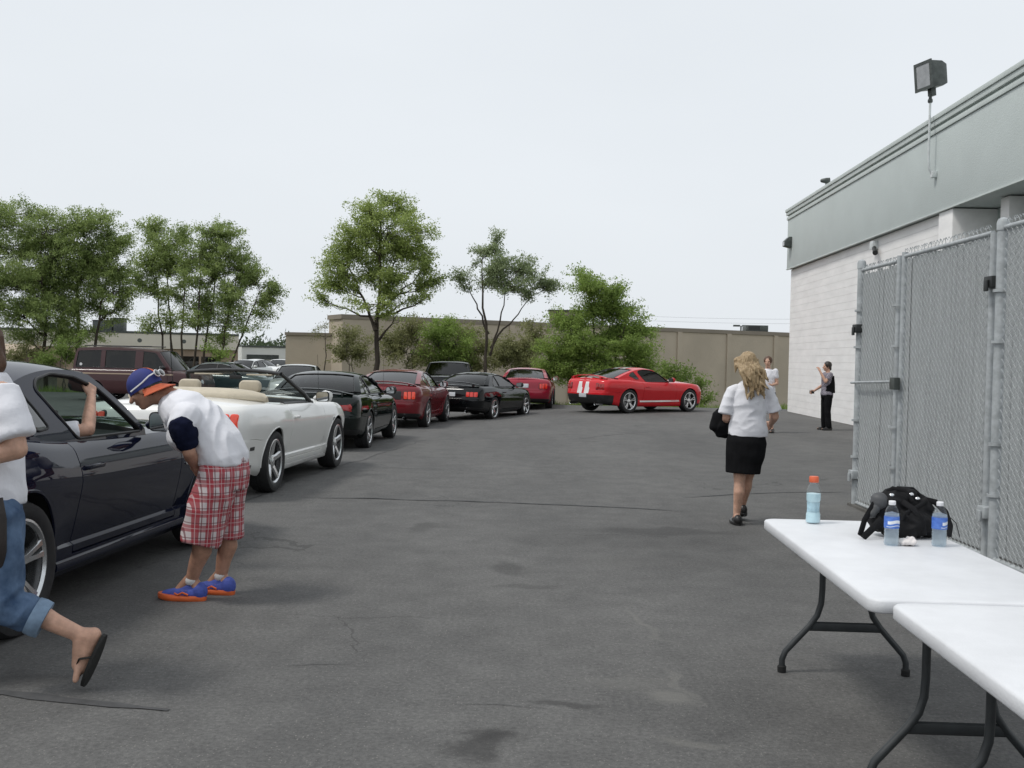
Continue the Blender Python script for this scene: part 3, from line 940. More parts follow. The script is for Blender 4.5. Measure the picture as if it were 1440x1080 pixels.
tree('locust_tree', 'pale airy tree with sparse forked branches behind the black pickup', 42, [(688, 678, 365), (689, 718, 390, 500), (690, 748, 415, 490), (687, 655, 392, 470)],
     [(702, 332, 12, 7), (680, 352, 24, 12), (695, 372, 34, 18), (665, 372, 20, 10), (645, 388, 15, 8), (735, 378, 20, 16), (715, 398, 32, 16, .8), (760, 392, 22, 14), (680, 398, 30, 12, .6), (745, 412, 20, 10, .7), (772, 402, 14, 12, .7), (655, 400, 14, 8, .5)], LEAF_P, 16, r0=0.09, per=46, gap=-0.04, dens=52, group='trees at the lot edge')
tree('bushy_tree', 'dense rounded green tree behind the bright red coupe', 40.5, [(835, 835, 420), (830, 800, 450), (842, 880, 450)],
     [(818, 388, 20, 10), (835, 402, 32, 18), (858, 415, 34, 20), (875, 440, 34, 18), (835, 432, 40, 22), (800, 450, 28, 18), (900, 465, 26, 14, .9), (860, 462, 46, 22), (815, 478, 44, 24), (785, 490, 30, 22), (885, 488, 42, 20), (845, 505, 52, 26), (795, 522, 40, 20), (905, 510, 30, 22), (870, 535, 52, 18), (770, 505, 18, 26, .8)], LEAF_B, 17, r0=0.09, dens=52, gap=-0.1, group='trees at the lot edge')
def shrub(label, Y, px, blobs, mat, seed, dens=50, size=0.115, grp='shrubs along the lot edge'):
    return tree('shrub', label, Y, [(px, px-3, blobs[0][1]), (px+2, px+6, blobs[0][1]+6)], blobs, mat, seed, size, 28, dens, grp, 'shrub', TWIG, 0.035, -0.08)
shrub('olive shrub at the foot of the tall broad tree', 46, 575, [(578, 470, 26, 24), (560, 490, 28, 20), (590, 495, 26, 22), (545, 475, 16, 18, .7)], LEAF_O, 21)
shrub('green shrub rising behind the dark red coupe', 45.5, 628, [(626, 458, 22, 18), (640, 480, 26, 22), (610, 480, 24, 22), (630, 505, 36, 20)], LEAF_B, 22)
shrub('olive shrub beside the pale airy tree', 46, 725, [(722, 492, 26, 24), (742, 478, 18, 18, .7), (705, 505, 22, 18), (740, 512, 26, 16)], LEAF_O, 23)
shrub('low shrub between the olive shrubs behind the pickup', 46.5, 665, [(662, 492, 22, 22, .8), (672, 512, 20, 16), (650, 470, 12, 14, .5)], LEAF_O, 24)
shrub('bright green shrub ahead of the bright red coupe', 38.5, 962, [(958, 530, 24, 16), (940, 520, 18, 18), (980, 545, 18, 14), (930, 540, 26, 16), (965, 555, 32, 12), (995, 558, 14, 8)], LEAF_Y, 25, dens=46)
shrub('pale scrub under the left trees beside the van', 44, 88, [(85, 488, 16, 14, .8), (100, 500, 16, 14), (70, 505, 18, 12), (112, 478, 10, 14, .7)], LEAF_Y, 26)
shrub('loose green scrub in front of the tan shed roof', 46, 40, [(40, 492, 20, 12), (20, 500, 20, 10), (58, 502, 14, 10)], LEAF_O, 31)
shrub('olive shrub standing before the low tan wing', 47, 492, [(490, 476, 22, 20, .8), (508, 490, 22, 18), (478, 498, 18, 14)], LEAF_O, 32)
shrub('wide olive shrub filling the gap left of the pale airy tree', 47.5, 652, [(655, 470, 26, 16, .8), (640, 492, 24, 18), (680, 488, 22, 18, .8)], LEAF_O, 33)
shrub('tall olive shrub between the pale tree and the dense bush', 47, 752, [(748, 466, 20, 16, .8), (760, 486, 20, 18), (735, 492, 20, 16)], LEAF_O, 34)
shrub('dark shrub below the multi-stemmed tree', 45, 300, [(300, 492, 10, 9), (312, 500, 12, 8)], LEAF_B, 27, grp='shrubs along the lot edge')
tree('sapling', 'thin leafless-looking sapling against the tan wall', 47, [(458, 457, 462)], [(458, 458, 16, 9, .35), (446, 466, 8, 7, .3), (472, 464, 8, 7, .3)], LEAF_O, 28, 0.08, 30, 26, 'trees at the lot edge', 'tree', TWIG, 0.05)

# far wood: reads as one mass
g = random.Random(5)
pts, dirs = [], []
for k in range(150):
    px = g.uniform(-420, 470)
    Y = g.uniform(190, 260)
    c = at(px, 480, Y)
    hgt = 5.2+2.8*mnoise.noise(Vector((px*0.02, 3.1, 0)))+g.uniform(-1, 1)
    for q in range(60):
        v = Vector((g.gauss(0, 1), g.gauss(0, 1), g.gauss(0, 1))).normalized()*g.random()**.4
        pts.append((c.x+v.x*4.5, Y+v.y*4, -1.3+hgt*0.55+v.z*hgt*0.52)); dirs.append((v.x, v.y, v.z))
me = leaves_mesh('far_wood', pts, dirs, 0.95, 9, 0.8, leaf_mat('far_leaf', (0.050, 0.078, 0.042), (0.105, 0.140, 0.072)), 9)
o = link_mesh('far_wood', me)
tag(o, 'far-off dark green wood on the skyline', 'wood', kind='stuff')
pts = [(at(g.uniform(352, 402), 480, 170).x, 170+g.uniform(0, 4), -1.0+g.random()*2.9) for k in range(240)]
me = leaves_mesh('far_hedge', pts, [(0, 0, 1)]*240, 0.6, 9, 0.6, LEAF_Y, 10)
o = link_mesh('far_hedge', me)
tag(o, 'far-off bright yellow-green hedge below the wood', 'hedge', kind='stuff')

# rough grass along the edge of the asphalt
g = np.random.default_rng(4)
N = 14000
X = g.uniform(-30, 12, N)
E_ = np.array([lot_edge(x) for x in X])
Yg = E_ + 0.06 + np.abs(g.normal(0, 1.3, N))
keep = g.uniform(0, 1, N) < 1
Z = np.array([land_z(x, y) for x, y in zip(X, Yg)])
h = g.uniform(0.10, 0.42, N)*(0.5+0.5*np.sin(X*1.7)**2)
ang = g.uniform(0, math.pi, N)
w = 0.018
lean = g.normal(0, 0.10, (N, 2))
P0 = np.stack([X-np.cos(ang)*w, Yg-np.sin(ang)*w, Z-0.02], 1)
P1 = np.stack([X+np.cos(ang)*w, Yg+np.sin(ang)*w, Z-0.02], 1)
P2 = np.stack([X+lean[:, 0], Yg+lean[:, 1], Z+h], 1)
V = np.stack([P0, P1, P2], 1).reshape(-1, 3)
me = bpy.data.meshes.new('grass')
me.from_pydata(V.tolist(), [], [(3*i, 3*i+1, 3*i+2) for i in range(N)])
at_ = me.attributes.new('tint', 'FLOAT', 'POINT')
at_.data.foreach_set('value', np.repeat(g.uniform(0, 1, N), 3).astype(np.float32))
me.materials.append(LEAF_Y)
o = link_mesh('grass', me)
tag(o, 'rough green grass along the edge of the asphalt', 'grass', kind='stuff')
# ================================================================== CARS
def paint(name, col, metal=0.0, rough=0.32, flake=0.0, coat=1.0, spec=0.5):
    return M(name, col, rough, metal, coat=coat, spec=spec, noise=(140.0, flake) if flake else (0.8, 0.02))
RUBBER = M('tyre_rubber', (0.020, 0.020, 0.021), 0.75, noise=(20, 0.2), bump=(60, 0.3, 0.004))
ALLOY = M('alloy', (0.62, 0.63, 0.64), 0.22, metal=0.9, noise=(30, 0.06))
CHROME = M('chrome', (0.75, 0.76, 0.77), 0.08, metal=1.0, noise=(20, 0.03))
BLACKTRIM = M('black_trim', (0.016, 0.016, 0.017), 0.45, noise=(12, 0.2))
UNDER = M('underbody', (0.010, 0.010, 0.010), 0.9, noise=(6, 0.3))
CABIN = M('charcoal_cabin', (0.022, 0.022, 0.024), 0.8, noise=(14, 0.2))
TANSEAT = M('parchment_leather', (0.52, 0.46, 0.355), 0.55, noise=(9, 0.08), bump=(40, 0.15, 0.004))
CHARSEAT = M('charcoal_leather', (0.030, 0.030, 0.033), 0.55, noise=(9, 0.15))
RED_LENS = M('red_lens', (0.34, 0.012, 0.012), 0.12, coat=0.8, noise=(25, 0.2))
RED_LIT = M('lit_brake_lens', (0.55, 0.03, 0.02), 0.12, coat=0.8, noise=(25, 0.15), emit=((1.0, 0.05, 0.02), 0.14))
AMBER_LIT = M('lit_amber_lens', (0.55, 0.05, 0.025), 0.12, coat=0.8, noise=(25, 0.15), emit=((1.0, 0.065, 0.02), 0.22))
CLEAR_LENS = M('clear_lens', (0.62, 0.64, 0.66), 0.08, coat=1.0, noise=(18, 0.2))
PLATE = M('plate_white', (0.62, 0.65, 0.68), 0.4, noise=(60, 0.12))
GLASS_DARK = glass_mat('tinted_glass', (0.10, 0.12, 0.115))
GLASS_MID = glass_mat('green_glass', (0.42, 0.52, 0.48))
GLASS_CLEAR = glass_mat('clear_glass', (0.72, 0.78, 0.76))

_wheels = {}
def wheel_meshes(R, style):
    key = (round(R, 3), style)
    if key in _wheels: return _wheels[key]
    W = 0.118
    rr = R*0.715
    mb = MB()
    prof = [(rr, -W*0.82), (rr+0.012, -W*0.92), (R*0.86, -W), (R*0.955, -W*0.93), (R, -W*0.62), (R+0.001, -W*0.2), (R-0.004, -W*0.18), (R-0.004, -W*0.12), (R+0.001, -W*0.1), (R+0.001, W*0.1), (R-0.004, W*0.12), (R-0.004, W*0.18), (R+0.001, W*0.2), (R, W*0.62), (R*0.955, W*0.93), (R*0.86, W), (rr+0.012, W*0.92), (rr, W*0.82), (rr, -W*0.82)]
    mb.lathe(prof, 40, 'y')
    tyre = mb.mesh('tyre', RUBBER, angle=50)
    mb = MB()                      # outer side of the wheel looks along -y
    mb.lathe([(rr+0.002, W*0.80), (rr-0.012, W*0.75), (rr-0.02, 0.0), (rr-0.02, -W*0.70), (rr-0.004, -W*0.80), (rr+0.005, -W*0.88), (rr-0.008, -W*0.90), (rr-0.022, -W*0.78)], 40, 'y', mi=0)
    mb.lathe([(rr-0.022, -0.01), (0.10, 0.0), (0.001, 0.0)], 32, 'y', mi=1)                  # dark barrel with the brake disc in it
    mb.lathe([(rr*0.68, -0.022), (rr*0.67, -0.028), (0.08, -0.028)], 32, 'y', mi=2)
    n = 5
    for k in range(n):
        a0 = 2*math.pi*k/n + 0.3
        arms = (-0.15, 0.15) if style == 'split' else (0.0,)
        for da in arms:
            wid = 0.020 if style == 'split' else 0.036
            pts = []
            for r, ww, dep in ((0.045, wid*1.25, -W*0.52), (rr*0.45, wid*0.95, -W*0.68), (rr*0.8, wid*1.0, -W*0.80), (rr-0.010, wid*1.35, -W*0.84)):
                a = a0+da*(0.45+0.55*r/rr)
                c, s_ = math.cos(a), math.sin(a)
                for q, dd in ((-1, 0.018), (-0.6, 0), (0.6, 0), (1, 0.018), (0.7, 0.045), (-0.7, 0.045)):
                    pts.append((r*c - q*ww*s_, dep+dd, r*s_ + q*ww*c))
            m = 6
            fs = [(i*m+j, i*m+(j+1) % m, (i+1)*m+(j+1) % m, (i+1)*m+j) for i in range(3) for j in range(m)]
            mb.add(pts, fs, 0)
    mb.lathe([(0.072, -W*0.30), (0.070, -W*0.58), (0.055, -W*0.66), (0.032, -W*0.68), (0.03, -W*0.72), (0.001, -W*0.73)], 20, 'y', mi=0)
    rim = mb.mesh('rim', [ALLOY, UNDER, M('brake_disc', (0.20, 0.20, 0.20), 0.4, metal=0.8, noise=(30, .1))], angle=40)
    _wheels[key] = (tyre, rim)
    return _wheels[key]

def split_by_material(me, idx, name, mats):
    """the faces of me that carry material slot idx as a mesh of their own"""
    n = len(me.polygons)
    mi = np.empty(n, np.int32); me.polygons.foreach_get('material_index', mi)
    co = np.empty(len(me.vertices)*3); me.vertices.foreach_get('co', co); co = co.reshape(-1, 3)
    mb = MB()
    remap = {}
    sel = set(idx)
    for p in me.polygons:
        if mi[p.index] not in sel: continue
        f = []
        for v in p.vertices:
            if v not in remap:
                remap[v] = len(mb.v); mb.v.append(tuple(co[v]))
            f.append(remap[v])
        mb.f.append(tuple(f)); mb.m.append(sorted(sel).index(mi[p.index]))
    return mb.mesh(name, mats, fix=False, angle=28)

class Car:
    """a car body lofted from horizontal loops; x forward, y left, z up, origin midway between the axles on the ground"""
    def __init__(s, sp):
        s.sp = sp
        s.zs, s.zt, s.wx, s.prof, s.zb = (interp(sp[k]) for k in ('zs', 'zt', 'wx', 'prof', 'zb'))
        s.xr, s.xf = interp(sp['xr']), interp(sp['xf'])
        s.W, s.Lr, s.Lf = sp['W'], sp['Lr'], sp['Lf']
        s.pr, s.pf = sp.get('pr', 4.5), sp.get('pf', 3.0)
        s.x0 = min(q[1] for q in sp['xr'])+s.Lr
        s.x1 = max(q[1] for q in sp['xf'])-s.Lf
        s.dent = sp.get('dent')
    def z(s, x, t):
        return s.zb(x)+(s.zs(x)-s.zb(x))*t
    def t_of(s, x, z):
        return (z-s.zb(x))/(s.zs(x)-s.zb(x))
    def half(s, x, t):                      # half width without the rounding of the ends
        w = s.W*s.wx(x)*s.prof(min(max(t, 0), 1))
        if s.dent: w += s.dent(x, s.z(x, t), t)
        return w
    def Y(s, x, t):
        w = s.half(x, t)
        if x < s.x0:
            q = min((s.x0-x)/(s.x0-s.xr(t)), 1); w *= (1-q**s.pr)**(1/s.pr)
        if x > s.x1:
            q = min((x-s.x1)/(s.xf(t)-s.x1), 1); w *= (1-q**s.pf)**(1/s.pf)
        return w
    def side(s, sgn):
        def f(x, z, off):
            return (x, sgn*(s.Y(x, s.t_of(x, z))+off), z)
        return f
    def rear(s, y, z, off):
        xa = s.x0-s.Lr
        t = s.t_of(xa, z)
        w = s.half(xa, t)
        q = min(abs(y)/w, 0.9999)
        return (s.x0-(s.x0-s.xr(min(max(t, 0), 1)))*(1-q**s.pr)**(1/s.pr)-off, y, z)
    def front(s, y, z, off):
        xa = s.x1+s.Lf
        t = s.t_of(xa, z)
        w = s.half(xa, t)
        q = min(abs(y)/w, 0.9999)
        return (s.x1+(s.xf(min(max(t, 0), 1))-s.x1)*(1-q**s.pf)**(1/s.pf)+off, y, z)
    def top(s, x, y, off):
        k = min(abs(y)/max(s.Y(x, 1), 1e-3), 1)
        return (x, y, s.zs(x)+(s.zt(x)-s.zs(x))*(1-k**2.2)+off)
    def body(s, mats):
        """closed mesh; slots: 0 paint, 1 right door, 2 left door, 3 cabin, 4 underside, 5 lower trim"""
        sp = s.sp
        xd0, xd1, td = sp['door']
        gaps_x = [xd0, xd1]
        xs = list(np.linspace(s.x0, s.x1, 44))
        for g in gaps_x: xs += [g-0.005, g, g+0.005]
        c0, c1 = sp['cabin']
        xs += [c0-0.004, c0, c1, c1+0.004]
        seam = sp.get('seam_t', 0.5)
        xs = sorted(set(round(x, 4) for x in xs if s.x0 <= x <= s.x1))
        ts = sorted(set([0, .03, .07, .12, .17, .21, .23, .2402, .2505, .27, .3, .36, .43, .5, .57, .64, .71, .78, .84, .89, .93, .96, .985, 1.0, td-0.008, td, td+0.008, seam-0.007, seam, seam+0.007]))
        ne = 15
        cols = []
        for i in range(ne): cols.append(('r', math.pi/2*i/ne))
        for x in xs: cols.append(('s', x))
        for i in range(1, ne+1): cols.append(('f', math.pi/2*(1-i/ne)))
        def P(c, t):
            k, a = c
            if k == 's':
                y = s.Y(a, t)
                x = a
                if (abs(a-xd0) < 1e-4 or abs(a-xd1) < 1e-4) and t >= td-1e-6: y -= 0.016
                if abs(t-td) < 1e-6 and xd0 <= a <= xd1: y -= 0.016
                if abs(t-seam) < 1e-6 and a < sp['seam_x']: y -= 0.012
            elif k == 'r':
                xa = s.x0-s.Lr
                x = s.x0-(s.x0-s.xr(t))*max(math.cos(a), 0)**(2/s.pr)
                y = s.half(xa+(s.Lr)*math.sin(a)**3, t)*math.sin(a)**(2/s.pr)
                if abs(t-seam) < 1e-6: x += 0.012*math.cos(a)
            else:
                xa = s.x1+s.Lf
                x = s.x1+(s.xf(t)-s.x1)*max(math.cos(a), 0)**(2/s.pf)
                y = s.half(xa-(s.Lf)*math.sin(a)**3, t)*math.sin(a)**(2/s.pf)
            return x, y, s.z(x, t)
        nc, ntt = len(cols), len(ts)
        K = [1, .985, .955, .93, .90, .86, .84, .6, .3, 0]
        tub = sp.get('tub', 0.5)
        mb = MB()
        for sg in (-1, 1):
            base = len(mb.v)
            G = {}
            for i, c in enumerate(cols):
                for j, t in enumerate(ts):
                    x, y, z = P(c, t)
                    G[i, j] = len(mb.v); mb.v.append((x, sg*y, z))
            T = {}
            for i, c in enumerate(cols):
                x, y, z = P(c, 1.0)
                for k, q in enumerate(K):
                    if k == 0: T[i, k] = G[i, ntt-1]; continue
                    zz = z+(s.zt(x)-s.zs(x))*(1-q**2.2)
                    if c[0] == 's' and c0 <= x <= c1 and q <= 0.86: zz = tub
                    T[i, k] = len(mb.v); mb.v.append((x, sg*y*q, zz))
            Bt = {}
            for i, c in enumerate(cols):
                x, y, z = P(c, 0.0)
                for k, q in enumerate((1, 0.5, 0)):
                    if k == 0: Bt[i, k] = G[i, 0]; continue
                    Bt[i, k] = len(mb.v); mb.v.append((x, sg*y*q, z+0.01*(1-q)))
            def face(a, b, c, d, m):
                f = (a, b, c, d) if sg < 0 else (d, c, b, a)
                mb.f.append(f); mb.m.append(m)
            tl = sp.get('trim_t', 0.0)
            for i in range(nc-1):
                for j in range(ntt-1):
                    m = 0
                    a, b = cols[i], cols[i+1]
                    tm = (ts[j]+ts[j+1])/2
                    if a[0] == 's' and b[0] == 's':
                        xm = (a[1]+b[1])/2
                        if xd0 < xm < xd1 and tm > td: m = 1 if sg < 0 else 2
                        if tm < sp.get('rocker_t', 0.0): m = 5
                    if (a[0] == 'r') and tm < tl: m = 5
                    if (a[0] == 'f') and tm < sp.get('ftrim_t', 0.12): m = 5
                    face(G[i, j], G[i+1, j], G[i+1, j+1], G[i, j+1], m)
                for k in range(len(K)-1):
                    a, b = cols[i], cols[i+1]
                    m = 0
                    if a[0] == 's' and b[0] == 's' and c0-0.01 <= a[1] and b[1] <= c1+0.01 and K[k+1] <= 0.87: m = 3
                    face(T[i, k], T[i+1, k], T[i+1, k+1], T[i, k+1], m)
                for k in range(2):
                    face(Bt[i, k+1], Bt[i+1, k+1], Bt[i+1, k], Bt[i, k], 4)
        me = bpy.data.meshes.new('body_raw')
        me.from_pydata(mb.v, [], mb.f)
        for m in mats: me.materials.append(m)
        me.polygons.foreach_set('material_index', mb.m)
        bm = bmesh.new(); bm.from_mesh(me)
        bmesh.ops.remove_doubles(bm, verts=bm.verts, dist=2e-4)
        bmesh.ops.dissolve_degenerate(bm, edges=bm.edges, dist=1e-4)
        bm.to_mesh(me); bm.free()
        # wheel wells
        cut = []
        for ax in (-sp['wb']/2, sp['wb']/2):
            c = MB().lathe([(sp['arch'], -1.2), (sp['arch'], 1.2)], 48, 'y', (ax, 0, sp['R']+sp.get('arch_up', 0.01)), close=True).mesh('cut', [mats[4]]*6)
            c.polygons.foreach_set('material_index', [4]*len(c.polygons))
            co = bpy.data.objects.new('cut', c); COL.objects.link(co); cut.append(co)
        r = evaluated(me, [('BOOLEAN', dict(operation='DIFFERENCE', object=co, solver='EXACT')) for co in cut])
        for co in cut: bpy.data.objects.remove(co)
        return r

def surf_patch(name, outline, fn, off, mat, parent, rings=3, skirt=0.012, edge=0.92):
    """a raised piece that follows the body surface"""
    cu = sum(p[0] for p in outline)/len(outline); cv = sum(p[1] for p in outline)/len(outline)
    n = len(outline)
    lay = [(1.0, -skirt), (1.0, off*0.55), (edge, off)]+[(edge*(1-i/rings), off) for i in range(1, rings)]
    vs = []
    for sc, o in lay:
        for u, v in outline:
            vs.append(fn(cu+(u-cu)*sc, cv+(v-cv)*sc, o))
    vs.append(fn(cu, cv, off))
    fs = [(i*n+j, i*n+(j+1) % n, (i+1)*n+(j+1) % n, (i+1)*n+j) for i in range(len(lay)-1) for j in range(n)]
    fs += [((len(lay)-1)*n+j, (len(lay)-1)*n+(j+1) % n, len(vs)-1) for j in range(n)]
    return MB().add(vs, fs).build(name, mat, parent, angle=40)

def greenhouse(car, root, P, glass, sp, open_right=False, inside=None):
    """roof with pillars round real window openings, panes set into them"""
    g = sp['gh']
    zb, zr, yb, yr = g['zb'], g['zr'], g['yb'], g['yr']
    def G(z):
        q = min(max((z-zb)/(zr-zb), -0.3), 1.1)
        return yb-(yb-yr)*(q**1.35 if q > 0 else q*0.6)
    W0, W1, B0, B1 = g['W0'], g['W1'], g['B0'], g['B1']
    roof = interp([W1]+g.get('roof', [])+[B0]) if False else None
    prof = []
    n1, n2, n3 = 8, 12, 9
    def bez(a, c, b, t):
        return tuple((1-t)**2*a[i]+2*t*(1-t)*c[i]+t*t*b[i] for i in (0, 1))
    wm = g.get('Wc', ((W0[0]+W1[0])/2-0.01, (W0[1]+W1[1])/2+0.03))
    bmid = g.get('Bc', ((B0[0]+B1[0])/2, (B0[1]+B1[1])/2+0.04))
    for i in range(n1): prof.append((*bez(W0, wm, W1, i/n1), 'w'))
    for i in range(n2): prof.append((*bez(W1, g['top'], B0, i/n2), 'r'))
    for i in range(n3+1): prof.append((*bez(B0, bmid, B1, i/n3), 'b'))
    bow_w, bow_b = g.get('bow_w', (0.20, 0.07)), g.get('bow_b', (0.14, 0.06))
    def edge(i):
        x, z, k = prof[i]
        if k == 'w':
            t = i/n1; dx = -(bow_w[0]*(1-t)+bow_w[1]*t); dz = -(0.03*(1-t)+0.045*t)
        elif k == 'r':
            t = (i-n1)/n2; dx = -bow_w[1]*(1-t)+bow_b[1]*t; dz = -0.045-0.012*math.sin(math.pi*t)
        else:
            t = (i-n1-n2)/n3; dx = bow_b[1]*(1-t)+bow_b[0]*t; dz = -0.045*(1-t)-0.02*t
        return dx, dz
    Ks = [0, .25, .5, .7, .82, .90, .95, 1.0]
    mb = MB()
    idx = {}
    N = len(prof)
    kw, kb = g.get('kw', .92), g.get('kb', .84)
    Kl = sorted(set(Ks+[kw, kb]))
    glassmb = {'w': MB(), 'b': MB()}
    def PT(i, k, sg, inn=0.0):
        x, z, kk = prof[i]
        dx, dz = edge(i)
        q = k*k
        ze = z+dz
        return (x+dx*q, sg*k*(G(ze)-inn), z+dz*q**1.4-inn*0.8)
    for sg in (-1, 1):
        for i in range(N-1):
            for a, b in zip(Kl[:-1], Kl[1:]):
                kk = prof[i][2]
                km = (a+b)/2
                isg = (kk == 'w' and km < kw and i >= 0) or (kk == 'b' and km < kb and i < N-2+1)
                quad = [PT(i, a, sg, 0.012 if isg else 0), PT(i+1, a, sg, 0.012 if isg else 0), PT(i+1, b, sg, 0.012 if isg else 0), PT(i, b, sg, 0.012 if isg else 0)]
                if sg < 0: quad.reverse()
                (glassmb[kk] if isg else mb).add(quad, [(0, 1, 2, 3)])
    # sides: a ring between the outer edge and the door window
    outer = []
    for i in range(N):
        p = PT(i, 1, 1); outer.append((p[0], p[2]))
    xa, xb = outer[-1][0], outer[0][0]
    low = [(xa+(xb-xa)*i/14, min(car.zs(xa+(xb-xa)*i/14)-0.015, 9)) for i in range(15)]
    poly = outer+[(x, z) for x, z in low if True]
    dlo = g['dlo']
    def smooth_poly(pl, r=0.04, n=4):
        out = []
        m = len(pl)
        for i in range(m):
            a, b, c = Vector(pl[i-1]), Vector(pl[i]), Vector(pl[(i+1) % m])
            ra = min(r, (a-b).length*0.45); rc = min(r, (c-b).length*0.45)
            p0 = b+(a-b).normalized()*ra; p1 = b+(c-b).normalized()*rc
            for j in range(n+1):
                t = j/n
                out.append(tuple(((1-t)**2*p0+2*t*(1-t)*b+t*t*p1)))
        return out
    dlo = smooth_poly(dlo, g.get('dlo_r', 0.035))
    cx = sum(p[0] for p in dlo)/len(dlo); cz = sum(p[1] for p in dlo)/len(dlo)
    def hit(poly, ang):
        d = (math.cos(ang), math.sin(ang)); best = None
        for i in range(len(poly)):
            a, b = poly[i], poly[(i+1) % len(poly)]
            ex, ez = b[0]-a[0], b[1]-a[1]
            den = d[0]*ez-d[1]*ex
            if abs(den) < 1e-12: continue
            t = ((a[0]-cx)*ez-(a[1]-cz)*ex)/den
            u = ((a[0]-cx)*d[1]-(a[1]-cz)*d[0])/den
            if t > 0 and -1e-6 <= u <= 1+1e-6 and (best is None or t < best): best = t
        return (cx+d[0]*(best or 0), cz+d[1]*(best or 0))
    angs = sorted(set(round(math.atan2(p[1]-cz, p[0]-cx), 5) for p in poly+dlo))
    ang2 = []
    for a, b in zip(angs, angs[1:]+[angs[0]+2*math.pi]):
        m = max(1, int((b-a)/0.08))
        ang2 += [a+(b-a)*i/m for i in range(m)]
    O = [hit(poly, a) for a in ang2]; I = [hit(dlo, a) for a in ang2]
    n = len(ang2)
    frame = {}
    for sg in (-1, 1):
        vs = []
        for t in (0, .33, .66, 1):
            for o_, i_ in zip(O, I):
                x, z = o_[0]+(i_[0]-o_[0])*t, o_[1]+(i_[1]-o_[1])*t
                vs.append((x, sg*G(z), z))
        fs = [(r*n+j, r*n+(j+1) % n, (r+1)*n+(j+1) % n, (r+1)*n+j) for r in range(3) for j in range(n)]
        if sg > 0: fs = [tuple(reversed(f)) for f in fs]
        mb.add(vs, fs)
    me = mb.mesh('roof_raw', [P, inside or CABIN], fix=False)
    bm = bmesh.new(); bm.from_mesh(me)
    bmesh.ops.remove_doubles(bm, verts=bm.verts, dist=8e-4)
    bmesh.ops.recalc_face_normals(bm, faces=bm.faces)
    top = max(bm.faces, key=lambda f: f.calc_center_median().z)
    if top.normal.z < 0: bmesh.ops.reverse_faces(bm, faces=bm.faces)
    bm.to_mesh(me); bm.free()
    me2 = evaluated(me, [('SOLIDIFY', dict(thickness=0.03, offset=-1, material_offset=1, material_offset_rim=1, use_rim=True))])
    me2.polygons.foreach_set('use_smooth', [True]*len(me2.polygons))
    me2.set_sharp_from_angle(angle=rad(38))
    link_mesh('roof', me2, root)
    for k, nm in (('w', 'windshield'), ('b', 'rear_window')):
        m = glassmb[k].mesh(nm, glass, fix=False)
        bm = bmesh.new(); bm.from_mesh(m); bmesh.ops.remove_doubles(bm, verts=bm.verts, dist=8e-4)
        bmesh.ops.recalc_face_normals(bm, faces=bm.faces); bm.to_mesh(m); bm.free()
        link_mesh(nm, m, root)
        # black edge moulding round the pane
        path = []
        rng = range(0, n1+1) if k == 'w' else range(n1+n2, N)
        kk = kw if k == 'w' else kb
        L = [PT(i, kk, -1) for i in rng]; Rr = [PT(i, kk, 1) for i in rng]
        topi = rng[-1] if k == 'w' else rng[0]
        cross = [PT(topi, kk*q, sg) for sg, q in ((-1, .8), (-1, .4), (1, 0), (1, .4), (1, .8))]
        path = (L+cross+Rr[::-1]) if k == 'w' else (L[::-1]+cross+Rr)
        MB().tube(path, 0.008, 6).build(nm+'_moulding', BLACKTRIM, root)
    # side panes
    split_x = g.get('pillar')
    for sg in (-1, 1):
        loop = [(x, sg*(G(z)+0.001), z) for x, z in dlo]
        MB().tube(loop+[loop[0]], 0.009, 6, False).build('window_moulding', BLACKTRIM, root)
        if open_right and sg < 0:
            continue
        vs = [(x, sg*(G(z)-0.014), z) for x, z in dlo]+[(cx, sg*(G(cz)-0.014), cz)]
        MB().add(vs, [(j, (j+1) % len(dlo), len(dlo)) for j in range(len(dlo))]).build('side_window', glass, root)
        if split_x:
            x0, z0, x1, z1 = split_x
            path = [(x0+(x1-x0)*t, sg*(G(z0+(z1-z0)*t)-0.004), z0+(z1-z0)*t) for t in (0, .33, .66, 1)]
            MB().tube(path, 0.024, 6, squash=(0.35, 1), side=(0, 1, 0)).build('window_pillar', BLACKTRIM, root)
    if 'quarter' in g:
        q = smooth_poly(g['quarter'], 0.025)
        for sg in (-1, 1):
            fn = lambda x, z, off, sg=sg: (x, sg*(G(z)+off), z)
            surf_patch('quarter_window', q, fn, 0.004, M('opaque_dark_glass', (0.012, 0.014, 0.015), 0.06, coat=1.0, noise=(3, .2)), root)
            loop = [fn(x, z, 0.004) for x, z in q]
            MB().tube(loop+[loop[0]], 0.007, 6, False).build('window_moulding', BLACKTRIM, root)
    car.G = G
    car.PT = PT
    car.prof_n = (n1, n2, n3)
    return G

